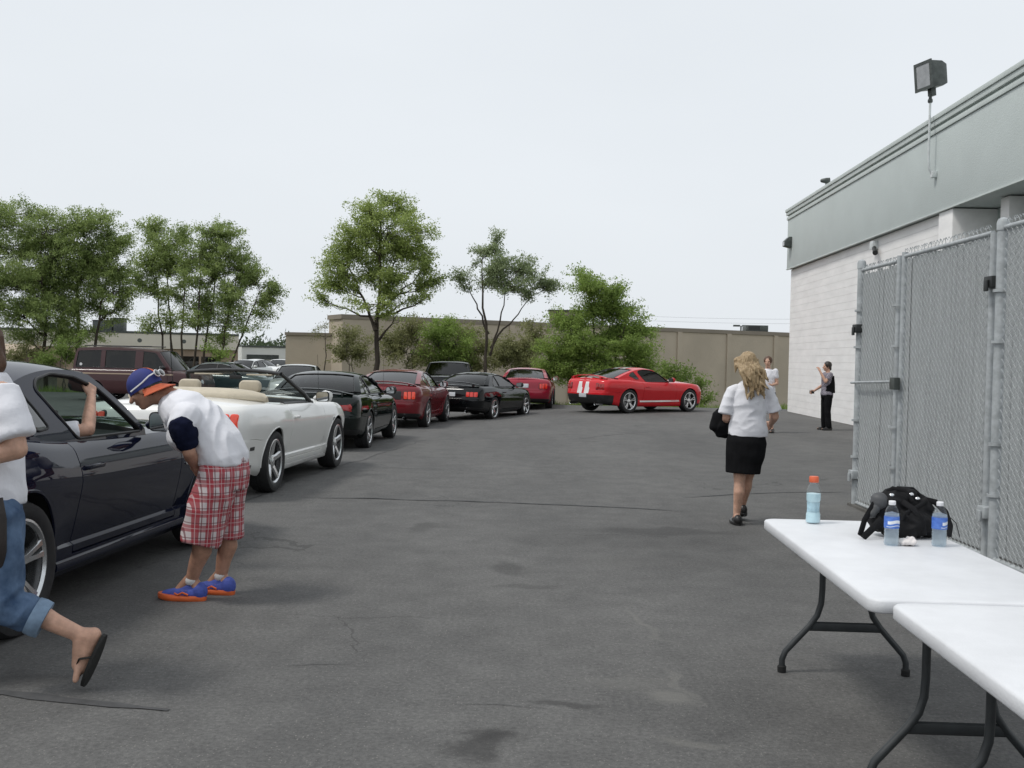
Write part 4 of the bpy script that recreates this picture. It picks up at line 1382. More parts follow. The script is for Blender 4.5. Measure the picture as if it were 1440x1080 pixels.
def seat(root, x, y, mat, z0=0.28, name='seat', s=1.0, back=0.62):
    mb = MB()
    mb.tube([(x+0.30, y, z0+0.16), (x+0.25, y, z0+0.20), (x-0.05, y, z0+0.17), (x-0.2, y, z0+0.15)], [(0.09, 0.22), (0.10, 0.25), (0.10, 0.25), (0.09, 0.22)], 14, side=(0, 0, 1))
    se = mb.build(name, mat, root, angle=70)
    b = MB().tube([(x-0.20, y, z0+0.14), (x-0.26, y, z0+0.30), (x-0.32, y, z0+0.50), (x-0.38, y, z0+back), (x-0.395, y, z0+back+0.05)], [(0.07, 0.23), (0.085, 0.25), (0.08, 0.24), (0.06, 0.19), (0.03, 0.15)], 14, side=(1, 0, 0))
    b.build('backrest', mat, se, angle=70)
    h = MB().prism(rrect(y-.13, y+.13, z0+back+.075, z0+back+.225, .06, 5), x-.45, x-.365, 'x')
    h.build('headrest', mat, se, angle=70, bevel=.022)
    for sg in (-1, 1):
        MB().tube([(x-0.39, y+sg*0.05, z0+back), (x-0.40, y+sg*0.05, z0+back+0.14)], 0.008, 6).build('headrest_post', CHROME, se)
    return se

def rod(root, name, a, b, r, mat, n=8):
    return MB().tube([a, b], r, n).build(name, mat, root)

def finish_car(car, root, P, sp, style='split', door_mat=None, right_only=False):
    """doors, wheels, lamps, mirrors and trim shared by all the coupes"""
    mats = [P, P, P, sp.get('cabin_mat', CABIN), UNDER, sp.get('trim_mat', BLACKTRIM)]
    me = car.body(mats)
    link_mesh('body', split_by_material(me, [0, 3, 4, 5], 'body', [mats[0], mats[3], mats[4], mats[5]]), root)
    xd0, xd1, td = sp['door']
    for k, sg in ((1, -1), (2, 1)):
        d = link_mesh('door', split_by_material(me, [k], 'door', [P]), root)
        xh, zh = xd0+0.16, sp.get('handle_z', 0.80)
        y = car.Y(xh, car.t_of(xh, zh))
        mb = MB().tube([(xh-0.10, sg*(y-0.01), zh), (xh-0.09, sg*(y+0.022), zh), (xh, sg*(y+0.034), zh+0.004), (xh+0.09, sg*(y+0.022), zh), (xh+0.10, sg*(y-0.01), zh)], [(0.014, 0.010)]*5, 8)
        mb.build('handle', sp.get('handle_mat', P), d)
        xm, zm = sp['mirror']
        ym = car.Y(xm, 0.97)-0.03
        mr = MB().tube([(xm+0.055, sg*(ym+0.02), zm+0.02), (xm+0.05, sg*(ym+0.10), zm+0.055), (xm+0.04, sg*(ym+0.17), zm+0.06), (xm+0.02, sg*(ym+0.235), zm+0.055), (xm+0.01, sg*(ym+0.25), zm+0.055)], [(0.025, 0.03), (0.055, 0.06), (0.075, 0.075), (0.065, 0.06), (0.02, 0.03)], 12, side=(0, 0, 1)).build('mirror', sp.get('mirror_mat', P), root)
        MB().prism(rrect(ym+0.075 if sg > 0 else -(ym+0.225), ym+0.225 if sg > 0 else -(ym+0.075), zm-0.002, zm+0.112, 0.03), xm-0.042, xm-0.034, 'x').build('mirror_glass', M('mirror_glass', (0.8, 0.82, 0.83), 0.03, metal=1.0, noise=(2, .02)), mr)
        MB().prism(rrect(ym+0.065 if sg > 0 else -(ym+0.235), ym+0.235 if sg > 0 else -(ym+0.065), zm-0.010, zm+0.120, 0.035), xm-0.033, xm-0.005, 'x').build('mirror_rim', BLACKTRIM, mr)
    tyre, rim = wheel_meshes(sp['R'], style)
    for ax in (-sp['wb']/2, sp['wb']/2):
        for sg in (-1, 1):
            y = sp['track']/2
            w = empty('wheel', (ax, sg*y, sp['R']-0.004), 0 if sg < 0 else math.pi, root)
            link_mesh('tyre', tyre, w); link_mesh('rim', rim, w)
            # fender lip
            A = sp['arch']; zc = sp['R']+sp.get('arch_up', 0.01)
            path = []
            for i in range(33):
                a = rad(-8+196*i/32)
                x, z = ax+A*math.cos(a), zc+A*math.sin(a)
                t = car.t_of(x, z)
                if t < 0.0: continue
                path.append((x, sg*(car.Y(x, t)-0.004), z))
            MB().tube(path, 0.011, 6).build('wheel_arch_lip', P, root)

def rear_plate(car, root, z0, z1, off=0.014, hw=0.155, y=0.0, mat=None):
    pl = surf_patch('license_plate', rrect(y-hw, y+hw, z0, z1, 0.012), car.rear, off, mat or PLATE, root, edge=0.97)
    INK = M('plate_ink', (0.03, 0.05, 0.16), 0.5, noise=(30, .1))
    return pl

def text_mesh(name, txt, size, mat, parent, matrix, depth=0.002, bold=0.0):
    cu = bpy.data.curves.new(name, 'FONT')
    cu.body = txt
    cu.size = size
    cu.align_x = 'CENTER'; cu.align_y = 'CENTER'
    cu.extrude = depth
    cu.offset = bold
    to = bpy.data.objects.new(name, cu); COL.objects.link(to)
    dg = bpy.context.evaluated_depsgraph_get(); dg.update()
    me = bpy.data.meshes.new_from_object(to.evaluated_get(dg))
    bpy.data.objects.remove(to); bpy.data.curves.remove(cu)
    me.materials.clear(); me.materials.append(mat)
    o = link_mesh(name, me, parent)
    o.matrix_local = matrix
    return o

# ---- the two generations that stand in the queue
def side_sculpt(x, z, t):
    """pressed line low on the door and the hip scoop behind it"""
    d = 0.0
    if -0.95 < x < 1.0:
        e = min(1, (x+0.95)/0.12, (1.0-x)/0.10)
        if 0.23 < t < 0.60:
            q = (t-0.23)/0.37
            d -= 0.024*e*(1-q)**1.3*min(1, q/0.055)
    q = math.exp(-((x+1.25)/0.55)**2)
    if z > 0.6: d += 0.016*q*min(1, (z-0.6)/0.15)*max(0, min(1, (1.02-z)/0.12))
    return d
NEWER = dict(wb=2.72, W=0.935, R=0.345, arch=0.372, track=1.62, Lr=0.46, Lf=0.75, pr=4.2, pf=2.9,
    zs=[(-2.46, .99), (-1.9, 1.01), (-1.36, 1.0), (-.7, .945), (0.0, .925), (.7, .915), (1.36, .90), (1.9, .845), (2.31, .76)],
    zt=[(-2.46, 1.03), (-2.2, 1.065), (-1.8, 1.075), (-1.0, 1.06), (0.7, 1.0), (1.1, .985), (1.6, .945), (2.0, .88), (2.31, .79)],
    wx=[(-2.46, .955), (-1.9, .985), (-1.36, 1.0), (-.5, .98), (.3, .972), (1.0, .975), (1.36, .985), (1.9, .955), (2.31, .90)],
    prof=[(0, .875), (.05, .915), (.12, .935), (.2, .942), (.4, .966), (.6, .988), (.70, .999), (.735, 1.0), (.77, .994), (.88, .965), (.95, .938), (1, .893)],
    zb=[(-2.46, .31), (-2.0, .27), (-1.7, .21), (-1, .19), (1, .18), (1.8, .18), (2.31, .2)],
    xr=[(0, -2.34), (.12, -2.42), (.3, -2.455), (.47, -2.46), (.52, -2.43), (.75, -2.415), (.93, -2.39), (1, -2.34)],
    xf=[(0, 2.20), (.15, 2.29), (.35, 2.31), (.6, 2.29), (.85, 2.24), (1, 2.17)],
    door=(-0.74, 0.76, 0.17), cabin=(-1.02, 0.44), seam_t=0.50, seam_x=-1.75, trim_t=0.14, rocker_t=0.0, mirror=(0.42, 0.955), dent=side_sculpt, handle_z=0.80,
    gh=dict(zb=.925, zr=1.385, yb=.815, yr=.575, W0=(.68, .985), W1=(-.03, 1.345), top=(-.48, 1.44), B0=(-.98, 1.335), B1=(-1.88, 1.075), Bc=(-1.42, 1.235),
            dlo=[(-.58, .955), (.48, .945), (.38, .995), (.20, 1.125), (.01, 1.24), (-.24, 1.305), (-.54, 1.315), (-.76, 1.285), (-.82, 1.235), (-.72, 1.10)],
            quarter=[(-1.24, 1.13), (-1.12, 1.215), (-1.00, 1.245), (-.93, 1.14), (-.86, 1.03), (-.98, 1.02)]))
OLDER = dict(wb=2.57, W=0.925, R=0.328, arch=0.350, track=1.60, Lr=0.50, Lf=0.85, pr=3.4, pf=2.6,
    zs=[(-2.42, .92), (-1.9, .955), (-1.28, .955), (-.6, .915), (0.2, .895), (.8, .875), (1.3, .85), (1.8, .77), (2.24, .66)],
    zt=[(-2.42, .965), (-2.1, 1.0), (-1.6, 1.005), (-.9, .99), (0.7, .95), (1.1, .93), (1.6, .86), (2.0, .775), (2.24, .69)],
    wx=[(-2.42, .95), (-1.9, .98), (-1.28, 1.0), (-.5, .985), (.3, .98), (1.28, .985), (1.8, .955), (2.24, .90)],
    prof=[(0, .88), (.05, .93), (.14, .965), (.25, .98), (.42, 1.0), (.6, .998), (.78, .98), (.9, .955), (.96, .925), (1, .87)],
    zb=[(-2.42, .33), (-1.95, .27), (-1.6, .2), (-1, .185), (1, .175), (1.8, .17), (2.24, .2)],
    xr=[(0, -2.30), (.12, -2.38), (.3, -2.415), (.46, -2.42), (.51, -2.395), (.75, -2.37), (.93, -2.33), (1, -2.26)],
    xf=[(0, 2.13), (.15, 2.22), (.35, 2.24), (.6, 2.21), (.85, 2.13), (1, 2.04)],
    door=(-0.70, 0.80, 0.17), cabin=(-0.95, 0.52), seam_t=0.49, seam_x=-1.62, trim_t=0.10, mirror=(0.52, 0.915), handle_z=0.77,
    gh=dict(zb=.90, zr=1.33, yb=.80, yr=.555, W0=(.80, .945), W1=(-.06, 1.285), top=(-.45, 1.385), B0=(-.95, 1.285), B1=(-1.60, 1.01), Bc=(-1.30, 1.20), kb=.86,
            dlo=[(-1.12, .945), (.60, .92), (.45, .985), (.22, 1.10), (-.02, 1.20), (-.30, 1.255), (-.58, 1.262), (-.84, 1.235), (-1.02, 1.12), (-1.12, 1.01)], pillar=(-.66, .93, -.76, 1.25)))

def tri_lamps(car, root, mat, z0=.70, z1=.90, y0=.50, y1=.80, n=3, lit=False):
    for sg in (-1, 1):
        pan = surf_patch('taillight', rrect(min(sg*y0, sg*y1), max(sg*y0, sg*y1), z0, z1, 0.03), car.rear, 0.008, BLACKTRIM, root)
        w = (y1-y0-0.03)/n
        for k in range(n):
            a = y0+0.015+k*w
            u0, u1 = sg*(a+0.006), sg*(a+w-0.006)
            surf_patch('lens', rrect(min(u0, u1), max(u0, u1), z0+0.015, z1-0.015, 0.02), car.rear, 0.022, mat, pan)
def head_lamps(car, root, z0=.60, z1=.74, y0=.45, y1=.78):
    for sg in (-1, 1):
        h = surf_patch('headlight', rrect(min(sg*y0, sg*y1), max(sg*y0, sg*y1), z0, z1, 0.05), car.front, 0.006, CLEAR_LENS, root)
    surf_patch('grille', rrect(-.42, .42, z0-0.05, z1, 0.05), car.front, 0.004, BLACKTRIM, root)
def spoiler(car, root, P, x, y, h, mat=None, chord=0.16):
    path, rr = [], []
    for k in range(-8, 9):
        q = k/8
        path.append((x+0.10*abs(q)**3, q*y, car.top(x, q*y, 0)[2]+h-0.03*abs(q)**6))
        rr.append((0.018, chord*0.5))
    w = MB().tube(path, rr, 10, side=(0, 0, 1)).build('spoiler', mat or P, root)
    for q in (-.8, .8):
        z = car.top(x, q*y, 0)[2]
        MB().box((x-0.05, q*y-0.02, z-0.03), (x+0.06, q*y+0.02, z+h)).build('spoiler_leg', P, w, bevel=0.006)
def exhausts(root, x, ys, z=0.27, r=0.04):
    for y in ys:
        MB().lathe([(r*0.8, 0.25), (r*0.8, -0.03), (r, -0.04), (r, 0.0), (r*0.98, 0.25)], 16, 'x', (x, y, z)).build('exhaust_tip', CHROME, root)

def coupe(label, loc, heading, spec, P, glass, kind, seats=CHARSEAT, group='sporty coupes queued in line', **kw):
    """heading: degrees clockwise from straight away from the camera"""
    root = empty('coupe', (*loc, lot_z(*loc)), rad(90-heading))
    tag(root, label, 'car', group)
    sp = dict(spec); sp.update(kw.get('over', {}))
    car = Car(sp)
    finish_car(car, root, P, sp, kw.get('wheels', 'split'))
    G = greenhouse(car, root, P, glass, sp, kw.get('open_right', False))
    for y in (-.36, .36): seat(root, -0.22, y, seats, 0.26)
    MB().tube([(0.50, -.74, .84), (0.50, 0, .88), (0.50, .74, .84)], [(.09, .16)]*3, 12, side=(0, 0, 1)).build('dashboard', CABIN, root)
    th = [(0.26+0.05*math.cos(a), .36+0.18*math.cos(a+math.pi/2), .86+0.17*math.sin(a+math.pi/2)) for a in np.linspace(0, 2*math.pi, 25)]
    MB().tube(th, 0.014, 6, False).build('steering_wheel', CABIN, root)
    MB().box((-1.02, -.70, .62), (-.86, .70, .86)).build('rear_seat', seats, root, bevel=0.05)
    head_lamps(car, root)
    rod(root, 'antenna', (1.15, -.70, .90), (0.98, -.72, 1.55), 0.0025, DARK, 5)
    return root, car, sp
# ---- the queue of cars, nearest first
def place(rx, ry, heading, side=0.87):
    """centre of a car whose right wheels stand round (rx, ry)"""
    h = rad(heading)
    return (rx-math.cos(h)*side, ry+math.sin(h)*side)
def taller(g, dz):
    """the same roof a little higher"""
    h = dict(g); z0 = g['zb']
    f = 1+dz/(g['zr']-z0)
    for k in ('W0', 'W1', 'top', 'B0', 'B1', 'Bc'):
        if k in h: h[k] = (h[k][0], z0+(h[k][1]-z0)*f if h[k][1] > z0 else h[k][1])
    h['zr'] = z0+(g['zr']-z0)*f
    for k in ('dlo', 'quarter'):
        if k in h: h[k] = [(x, z0+(z-z0)*f) for x, z in h[k]]
    return h
def swept(g):
    """windshield set a little farther back"""
    h = dict(g)
    h['W0'] = (g['W0'][0]-.13, g['W0'][1])
    xs_ = (-.58, .28, .215, .04, -.10, -.31, -.56, -.76, -.82, -.72)
    h['dlo'] = [(x, z-(.012 if 3 < i < 6 else 0)) for i, (x, (_, z)) in enumerate(zip(xs_, g['dlo']))]
    return h
NAVY = paint('navy_paint', (0.0065, 0.0085, 0.022), 0.0, 0.5, 0.15, 0.85, 0.0)
navy, navy_car, _ = coupe('dark navy coupe with its side window down, passenger arm resting outside', (-3.444, 6.974), 4.0, NEWER, NAVY, GLASS_MID, 'newer', open_right=True,
                          over=dict(R=0.352, arch=0.385, mirror=(.30, .955), gh=swept(taller(NEWER['gh'], .025))))
navy.scale = (1.04, 1.04, 1.04)
tri_lamps(navy_car, navy, RED_LENS)
rear_plate(navy_car, navy, .44, .58)
spoiler(navy_car, navy, NAVY, -2.22, .72, .06)
exhausts(navy, -2.40, (-.55, .55))
text_mesh('fender_badge', '5.0', 0.10, CHROME, navy, Matrix.Translation((.885, -(navy_car.Y(.885, navy_car.t_of(.885, .70))+0.003), .70)) @ Matrix.Rotation(rad(90), 4, 'X') @ Matrix.Rotation(rad(0), 4, 'Y'), 0.003, 0.002)
MB().box((-0.62, -.655, .90), (-0.5, -.60, 1.12)).build('seat_belt_guide', CABIN, navy, bevel=0.02)
SILL = M('sill_dark', (0.02, 0.02, 0.022), 0.4, noise=(9, .2))
for c_, car_, m_ in ((navy, navy_car, NAVY),):
    path = [(x, -(car_.Y(x, 0.10)+0.004), car_.z(x, 0.10)) for x in np.linspace(-.94, .94, 14)]
    MB().tube(path, [(0.016, 0.03)]*14, 8, side=(0, 1, 0)).build('rocker_moulding', m_, c_)

# white convertible, roof folded
WHITE = paint('white_paint', (0.82, 0.815, 0.79), 0.0, 0.35, 0.0, 0.8, 0.4)
def convertible(label, loc, heading, P):
    root = empty('convertible', (*loc, lot_z(*loc)), rad(90-heading))
    tag(root, label, 'car', 'sporty coupes queued in line')
    sp = dict(NEWER); sp.update(cabin=(-1.30, 0.46), tub=0.48, cabin_mat=TANSEAT, zs=[(-2.46, .98), (-1.9, .995), (-1.36, .985), (-.7, .95), (0.0, .935), (.7, .92), (1.36, .90), (1.9, .845), (2.31, .76)],
              zt=[(-2.46, 1.02), (-2.2, 1.05), (-1.8, 1.06), (-1.0, 1.05), (0.7, .99), (1.1, .985), (1.6, .945), (2.0, .88), (2.31, .79)], dent=side_sculpt)
    car = Car(sp)
    finish_car(car, root, P, sp, 'plain')
    # windshield and its frame
    n = 9
    base = [(0.68-0.20*k*k, 0.80*k, 0.965-0.02*k*k) for k in np.linspace(-1, 1, n)]
    head = [(-0.12-0.08*k*k, 0.60*k, 1.335-0.035*k*k) for k in np.linspace(-1, 1, n)]
    MB().add(base+head, [(i, i+1, n+i+1, n+i) for i in range(n-1)]).build('windshield', GLASS_CLEAR, root)
    fr = MB()
    fr.tube(head, [(0.024, 0.05)]*n, 10, side=(0, 0, 1))
    fr.build('windshield_header', BLACKTRIM, root)
    for e in (0, n-1):
        a, b = Vector(base[e]), Vector(head[e])
        MB().tube([a-Vector((0, 0, .05)), a.lerp(b, .3), a.lerp(b, .7), b], [(0.045, 0.028), (0.038, 0.025), (0.034, 0.024), (0.03, 0.022)], 10, side=(1, 0, 0)).build('windshield_pillar', BLACKTRIM, root)
    MB().tube([(x, y, z-0.01) for x, y, z in base], 0.018, 6).build('cowl_trim', BLACKTRIM, root)
    MB().box((-0.17, -.075, 1.225), (-0.15, .075, 1.275)).tube([(-0.16, 0, 1.27), (-0.12, 0, 1.33)], 0.01, 6).build('rear_view_mirror', BLACKTRIM, root, bevel=0.008)
    for sg in (-1, 1):       # sun visors folded under the header
        MB().box((-0.25, sg*.33-.16, 1.275), (-0.12, sg*.33+.16, 1.292)).build('sun_visor', TANSEAT, root, bevel=0.006)
    # folded roof under a parchment boot
    path, rr = [], []
    for q in np.linspace(-1, 1, 13):
        path.append((-1.42+0.16*abs(q)**2.5, .74*q, 1.035+0.035*(1-abs(q)**3)))
        rr.append((0.085*(1-0.35*abs(q)**6), 0.20*(1-0.3*abs(q)**6)))
    MB().tube(path, rr, 14, side=(0, 0, 1)).build('roof_boot', TANSEAT, root, angle=70)
    for y in (-.37, .37): seat(root, -0.26, y, TANSEAT, 0.32, back=0.68)
    MB().tube([(-.88, -.62, .66), (-.95, -.62, .95), (-.98, 0, .99), (-.95, .62, .95), (-.88, .62, .66)], [(.09, .12)]*5, 12).build('rear_seat', TANSEAT, root)
    MB().tube([(0.52, -.74, .87), (0.52, 0, .91), (0.52, .74, .87)], [(.09, .20)]*3, 12, side=(0, 0, 1)).build('dashboard', CABIN, root)
    th = [(0.22+0.05*math.cos(a), .37+0.18*math.cos(a+math.pi/2), .88+0.17*math.sin(a+math.pi/2)) for a in np.linspace(0, 2*math.pi, 25)]
    MB().tube(th, 0.014, 6, False).build('steering_wheel', CABIN, root)
    for sg in (-1, 1):
        MB().tube([(x, sg*(car.Y(x, 1.0)*0.93), car.zs(x)+0.014) for x in np.linspace(-.70, .44, 9)], [(0.014, 0.035)]*9, 8, side=(0, 0, 1)).build('door_cap', BLACKTRIM, root)
    tri_lamps(car, root, AMBER_LIT, .70, .93, .55, .845)
    head_lamps(car, root)
    rear_plate(car, root, .44, .58)
    exhausts(root, -2.40, (-.55, .55))
    for sg in (-1, 1):       # dark side marker low on the rear bumper
        surf_patch('side_marker', rrect(-2.12, -1.98, .515, .555, .008), car.side(sg), 0.004, BLACKTRIM, root)
        surf_patch('fuel_cap' if sg < 0 else 'fender_badge', rrect(1.12, 1.20, .66, .72, .015), car.side(sg), 0.004, CHROME, root)
        path = [(x, sg*(car.Y(x, 0.05)+0.002), car.z(x, 0.05)) for x in np.linspace(-.94, .94, 14)]
        MB().tube(path, [(0.02, 0.03)]*14, 8, side=(0, 1, 0)).build('rocker_moulding', M('grey_rocker', (0.32, .32, .31), .5, noise=(5, .1)), root)
    rod(root, 'antenna', (1.15, -.70, .90), (0.98, -.72, 1.55), 0.0025, DARK, 5)
    return root, car
conv, conv_car = convertible('white convertible with its roof folded and parchment seats', place(-2.56, 12.95, 5.0), 5.0, WHITE)

BLACK_G = paint('black_green_paint', (0.005, 0.009, 0.008), 0.0, 0.5, 0.2, 0.85, 0.0)
b1, b1c, _ = coupe('black-green coupe with oval red taillights ahead of the white convertible', place(-2.44, 19.4, 3.0), 3.0, OLDER, BLACK_G, GLASS_DARK, 'older', over=dict(R=.332, arch=.356))
for sg in (-1, 1):
    p = surf_patch('taillight', rrect(min(sg*.36, sg*.83), max(sg*.36, sg*.83), .685, .815, .06), b1c.rear, 0.012, RED_LENS, b1)
    for k in range(3):
        a = sg*(.44+.145*k)
        surf_patch('lens', rrect(a-.055, a+.055, .70, .80, .045), b1c.rear, 0.02, RED_LENS, p)
rear_plate(b1c, b1, .45, .58, mat=M('plate_dim', (.45, .45, .42), .5, noise=(60, .15)))
spoiler(b1c, b1, BLACK_G, -2.18, .76, .055)
exhausts(b1, -2.36, (-.5, .5), .27)
surf_patch('bumper_reflector', rrect(-.60, -.42, .505, .53, .008), b1c.rear, .006, M('dim_reflector', (.25, .24, .2), .3, noise=(20, .1)), b1)

MAROON = paint('dark_red_paint', (0.16, 0.010, 0.016), 0.0, 0.4, 0.15, 0.9, 0.1)
r1, r1c, _ = coupe('dark red coupe with lit brake lights beside the black pickup', place(-1.90, 26.3, 6.0), 6.0, NEWER, MAROON, GLASS_DARK, 'newer')
tri_lamps(r1c, r1, AMBER_LIT, .70, .90, .50, .80)
surf_patch('rear_panel', rrect(-.46, .46, .70, .90, .02), r1c.rear, .006, BLACKTRIM, r1)
rear_plate(r1c, r1, .44, .58)
spoiler(r1c, r1, MAROON, -2.24, .76, .05)
exhausts(r1, -2.40, (-.55, .55))

BLACK_R = paint('black_paint', (0.005, 0.006, 0.007), 0.0, 0.5, 0.0, 0.85, 0.0)
b2, b2c, _ = coupe('black coupe with white licence plate behind the dark red coupe', place(-0.04, 30.4, 21), 21, OLDER, BLACK_R, GLASS_DARK, 'older', wheels='plain', over=dict(R=.335, arch=.358))
tri_lamps(b2c, b2, RED_LIT, .66, .82, .46, .80)
rear_plate(b2c, b2, .68, .79, .016, .16)
spoiler(b2c, b2, BLACK_R, -2.18, .76, .08)
exhausts(b2, -2.36, (-.5, .5), .27)

RED2 = paint('deep_red_paint', (0.30, 0.014, 0.034), 0.0, 0.4, 0.1, 0.9, 0.1)
r2, r2c, _ = coupe('deep red coupe half hidden past the black coupe with white plate', place(1.42, 36.4, 4), 4, NEWER, RED2, GLASS_DARK, 'newer')
tri_lamps(r2c, r2, RED_LIT, .70, .90, .50, .80)
surf_patch('license_plate', rrect(-.16, .16, .74, .87, .012), r2c.rear, .014, PLATE, r2)

# bright red coupe with twin white stripes
RED = paint('bright_red_paint', (0.60, 0.014, 0.022), 0.0, 0.4, 0.0, 0.9, 0.1)
STRIPE = M('white_stripe', (0.74, 0.73, 0.72), 0.35, coat=1.0, noise=(3, .03))
gt, gtc, _ = coupe('bright red coupe with twin white stripes down its tail', place(4.60, 32.2, 51), 51, NEWER, RED, GLASS_DARK, 'newer', over=dict(R=.362, arch=.392, trim_t=.36))
tri_lamps(gtc, gt, RED_LENS, .70, .90, .52, .82)
for sg in (-1, 1):
    a, b = sg*.05, sg*.25
    lo, hi = min(a, b), max(a, b)
    surf_patch('racing_stripe', rrect(lo, hi, .58, .985, .004), gtc.rear, .007, STRIPE, gt, edge=.99)
    surf_patch('racing_stripe', [(x, y) for x, y in rrect(-2.33, -1.92, lo, hi, .004)], gtc.top, .007, STRIPE, gt, 4, edge=.99)
    surf_patch('racing_stripe', [(x, y) for x, y in rrect(0.92, 2.12, lo, hi, .004)], gtc.top, .007, STRIPE, gt, 6, edge=.99)
    # along the roof
    vs, n1 = [], gtc.prof_n[0]
    rng = list(range(n1, n1+gtc.prof_n[1]+1))
    G_ = [[gtc.PT(i, abs(q)/0.6, 1 if q > 0 else -1) for q in np.linspace(lo, hi, 4)] for i in rng]
    vs = [(p[0], p[1], p[2]+0.006) for row in G_ for p in row]
    MB().add(vs, [(i*4+j, i*4+j+1, (i+1)*4+j+1, (i+1)*4+j) for i in range(len(rng)-1) for j in range(3)]).build('racing_stripe', STRIPE, gt)
    surf_patch('sill_stripe', rrect(-.88, .92, .325, .375, .004), gtc.side(sg), .005, STRIPE, gt, edge=.99)
spoiler(gtc, gt, RED, -2.26, .74, .07)
rear_plate(gtc, gt, .46, .58)
exhausts(gt, -2.42, (-.55, .55))

# ------------------------------------------------------------------ parked vehicles behind the queue
VANP = paint('maroon_van_paint', (0.055, 0.018, 0.020), 0.0, 0.45, 0.0, 0.5, 0.3)
def boxy(name, label, cat, loc, rz, sp, P, glass, inside=CABIN, style='plain'):
    root = empty(name, (*loc, lot_z(*loc)), rz)
    tag(root, label, cat)
    car = Car(sp)
    finish_car(car, root, P, sp, style)
    greenhouse(car, root, P, glass, sp)
    for y in (-.4, .4): seat(root, sp.get('seat_x', 0.2), y, CHARSEAT, sp.get('seat_z', 0.45))
    return root, car
VAN = dict(wb=2.82, W=0.98, R=0.345, arch=0.385, track=1.66, Lr=0.22, Lf=0.6, pr=5.0, pf=3.2,
    zs=[(-2.42, 1.10), (0, 1.10), (1.2, 1.09), (1.9, 1.02), (2.40, .93)], zt=[(-2.42, 1.13), (0, 1.13), (1.3, 1.12), (1.9, 1.07), (2.4, .97)],
    wx=[(-2.42, .985), (-1, 1), (1, 1), (1.9, .985), (2.4, .95)], prof=[(0, .9), (.08, .96), (.25, .99), (.5, 1), (.8, .99), (.95, .965), (1, .93)],
    zb=[(-2.42, .36), (-1.8, .28), (1.8, .26), (2.4, .3)], xr=[(0, -2.36), (.2, -2.44), (.5, -2.40), (1, -2.38)], xf=[(0, 2.34), (.25, 2.42), (.6, 2.38), (1, 2.28)],
    door=(0.25, 1.22, 0.2), cabin=(-2.1, 1.15), tub=0.75, seam_t=0.45, seam_x=-2.2, trim_t=0.3, mirror=(1.05, 1.14), handle_z=.98, seat_x=.75, seat_z=.55, mirror_mat=BLACKTRIM,
    gh=dict(zb=1.08, zr=1.93, yb=.90, yr=.76, W0=(1.52, 1.13), W1=(.92, 1.78), top=(-.4, 1.99), B0=(-2.16, 1.86), B1=(-2.34, 1.16), Bc=(-2.30, 1.55), kb=.86, dlo_r=.06,
            dlo=[(-2.12, 1.17), (1.14, 1.16), (1.02, 1.32), (.74, 1.70), (.2, 1.765), (-1.2, 1.77), (-2.05, 1.74)]))
vx = at(204, 515, 37.0).x
van, vanc = boxy('minivan', 'maroon van with a tan side stripe behind the navy car', 'van', (vx, 37.0), rad(-4), VAN, VANP, glass_mat('van_glass', (0.16, 0.17, 0.16)))
TANSTR = M('tan_stripe', (0.40, 0.31, 0.22), .5, noise=(4, .05))
for sg in (-1, 1):
    surf_patch('side_stripe', rrect(-2.2, 2.1, .93, .985, .004), vanc.side(sg), .004, TANSTR, van, edge=.99)
    for x0, x1 in ((-1.22, -1.06), (0.02, 0.30)):
        vs = [(x, sg*(vanc.G(z)+.006), z) for z in (1.15, 1.3, 1.5, 1.65, 1.78) for x in (x0, x1)]
        MB().add(vs, [(2*i, 2*i+1, 2*i+3, 2*i+2) for i in range(4)]).build('window_pillar', VANP, van)
    surf_patch('taillight', rrect(min(sg*.72, sg*.92), max(sg*.72, sg*.92), .70, 1.02, .02), vanc.rear, .01, RED_LENS, van)
    rod(van, 'roof_rail', (-1.9, sg*.62, 1.925), (.5, sg*.62, 1.93), .018, BLACKTRIM)
head_lamps(vanc, van, .66, .82, .5, .85)
vs = [(-1.93, -(vanc.G(1.27)+.003), 1.27)]
MB().lathe([(.001, -.004), (.05, -.004), (.05, .01)], 12, 'y', (-1.93, -(vanc.G(1.27)-.004), 1.27)).build('window_sticker', M('sticker_white', (.75, .75, .75), .5, noise=(9, .05)), van)

PICK = dict(VAN); PICK.update(wb=3.2, W=.97, zs=[(-2.7, 1.10), (0, 1.10), (1.2, 1.08), (2.0, 1.04), (2.6, .98)], zt=[(-2.7, 1.11), (0, 1.12), (1.2, 1.14), (2.0, 1.12), (2.6, 1.04)],
    wx=[(-2.7, .98), (-1, 1), (1, 1), (2.0, .99), (2.6, .95)], zb=[(-2.7, .48), (0, .36), (2.6, .42)], xr=[(0, -2.66), (.3, -2.72), (1, -2.66)], xf=[(0, 2.52), (.3, 2.6), (.7, 2.58), (1, 2.46)], R=.36, arch=.41,
    door=(-.35, .72, .12), cabin=(-.45, .70), tub=.8, seam_x=-2.4, mirror=(.62, 1.12),
    gh=dict(zb=1.08, zr=1.62, yb=.885, yr=.72, W0=(1.02, 1.14), W1=(.42, 1.58), top=(0, 1.70), B0=(-.62, 1.58), B1=(-.80, 1.12), Bc=(-.74, 1.36), kb=.86,
            dlo=[(-.55, 1.15), (.78, 1.14), (.62, 1.28), (.36, 1.49), (0, 1.525), (-.48, 1.52)]))
px_ = at(633, 515, 40.5).x
pk, pkc = boxy('pickup_truck', 'black pickup truck parked between the dark red and black coupes', 'truck', (px_, 40.2), rad(-92), PICK, BLACK_R, GLASS_DARK)
head_lamps(pkc, pk, .72, .92, .55, .88)
for sg in (-1, 1):
    surf_patch('taillight', rrect(min(sg*.78, sg*.93), max(sg*.78, sg*.93), .72, 1.02, .02), pkc.rear, .01, RED_LENS, pk)

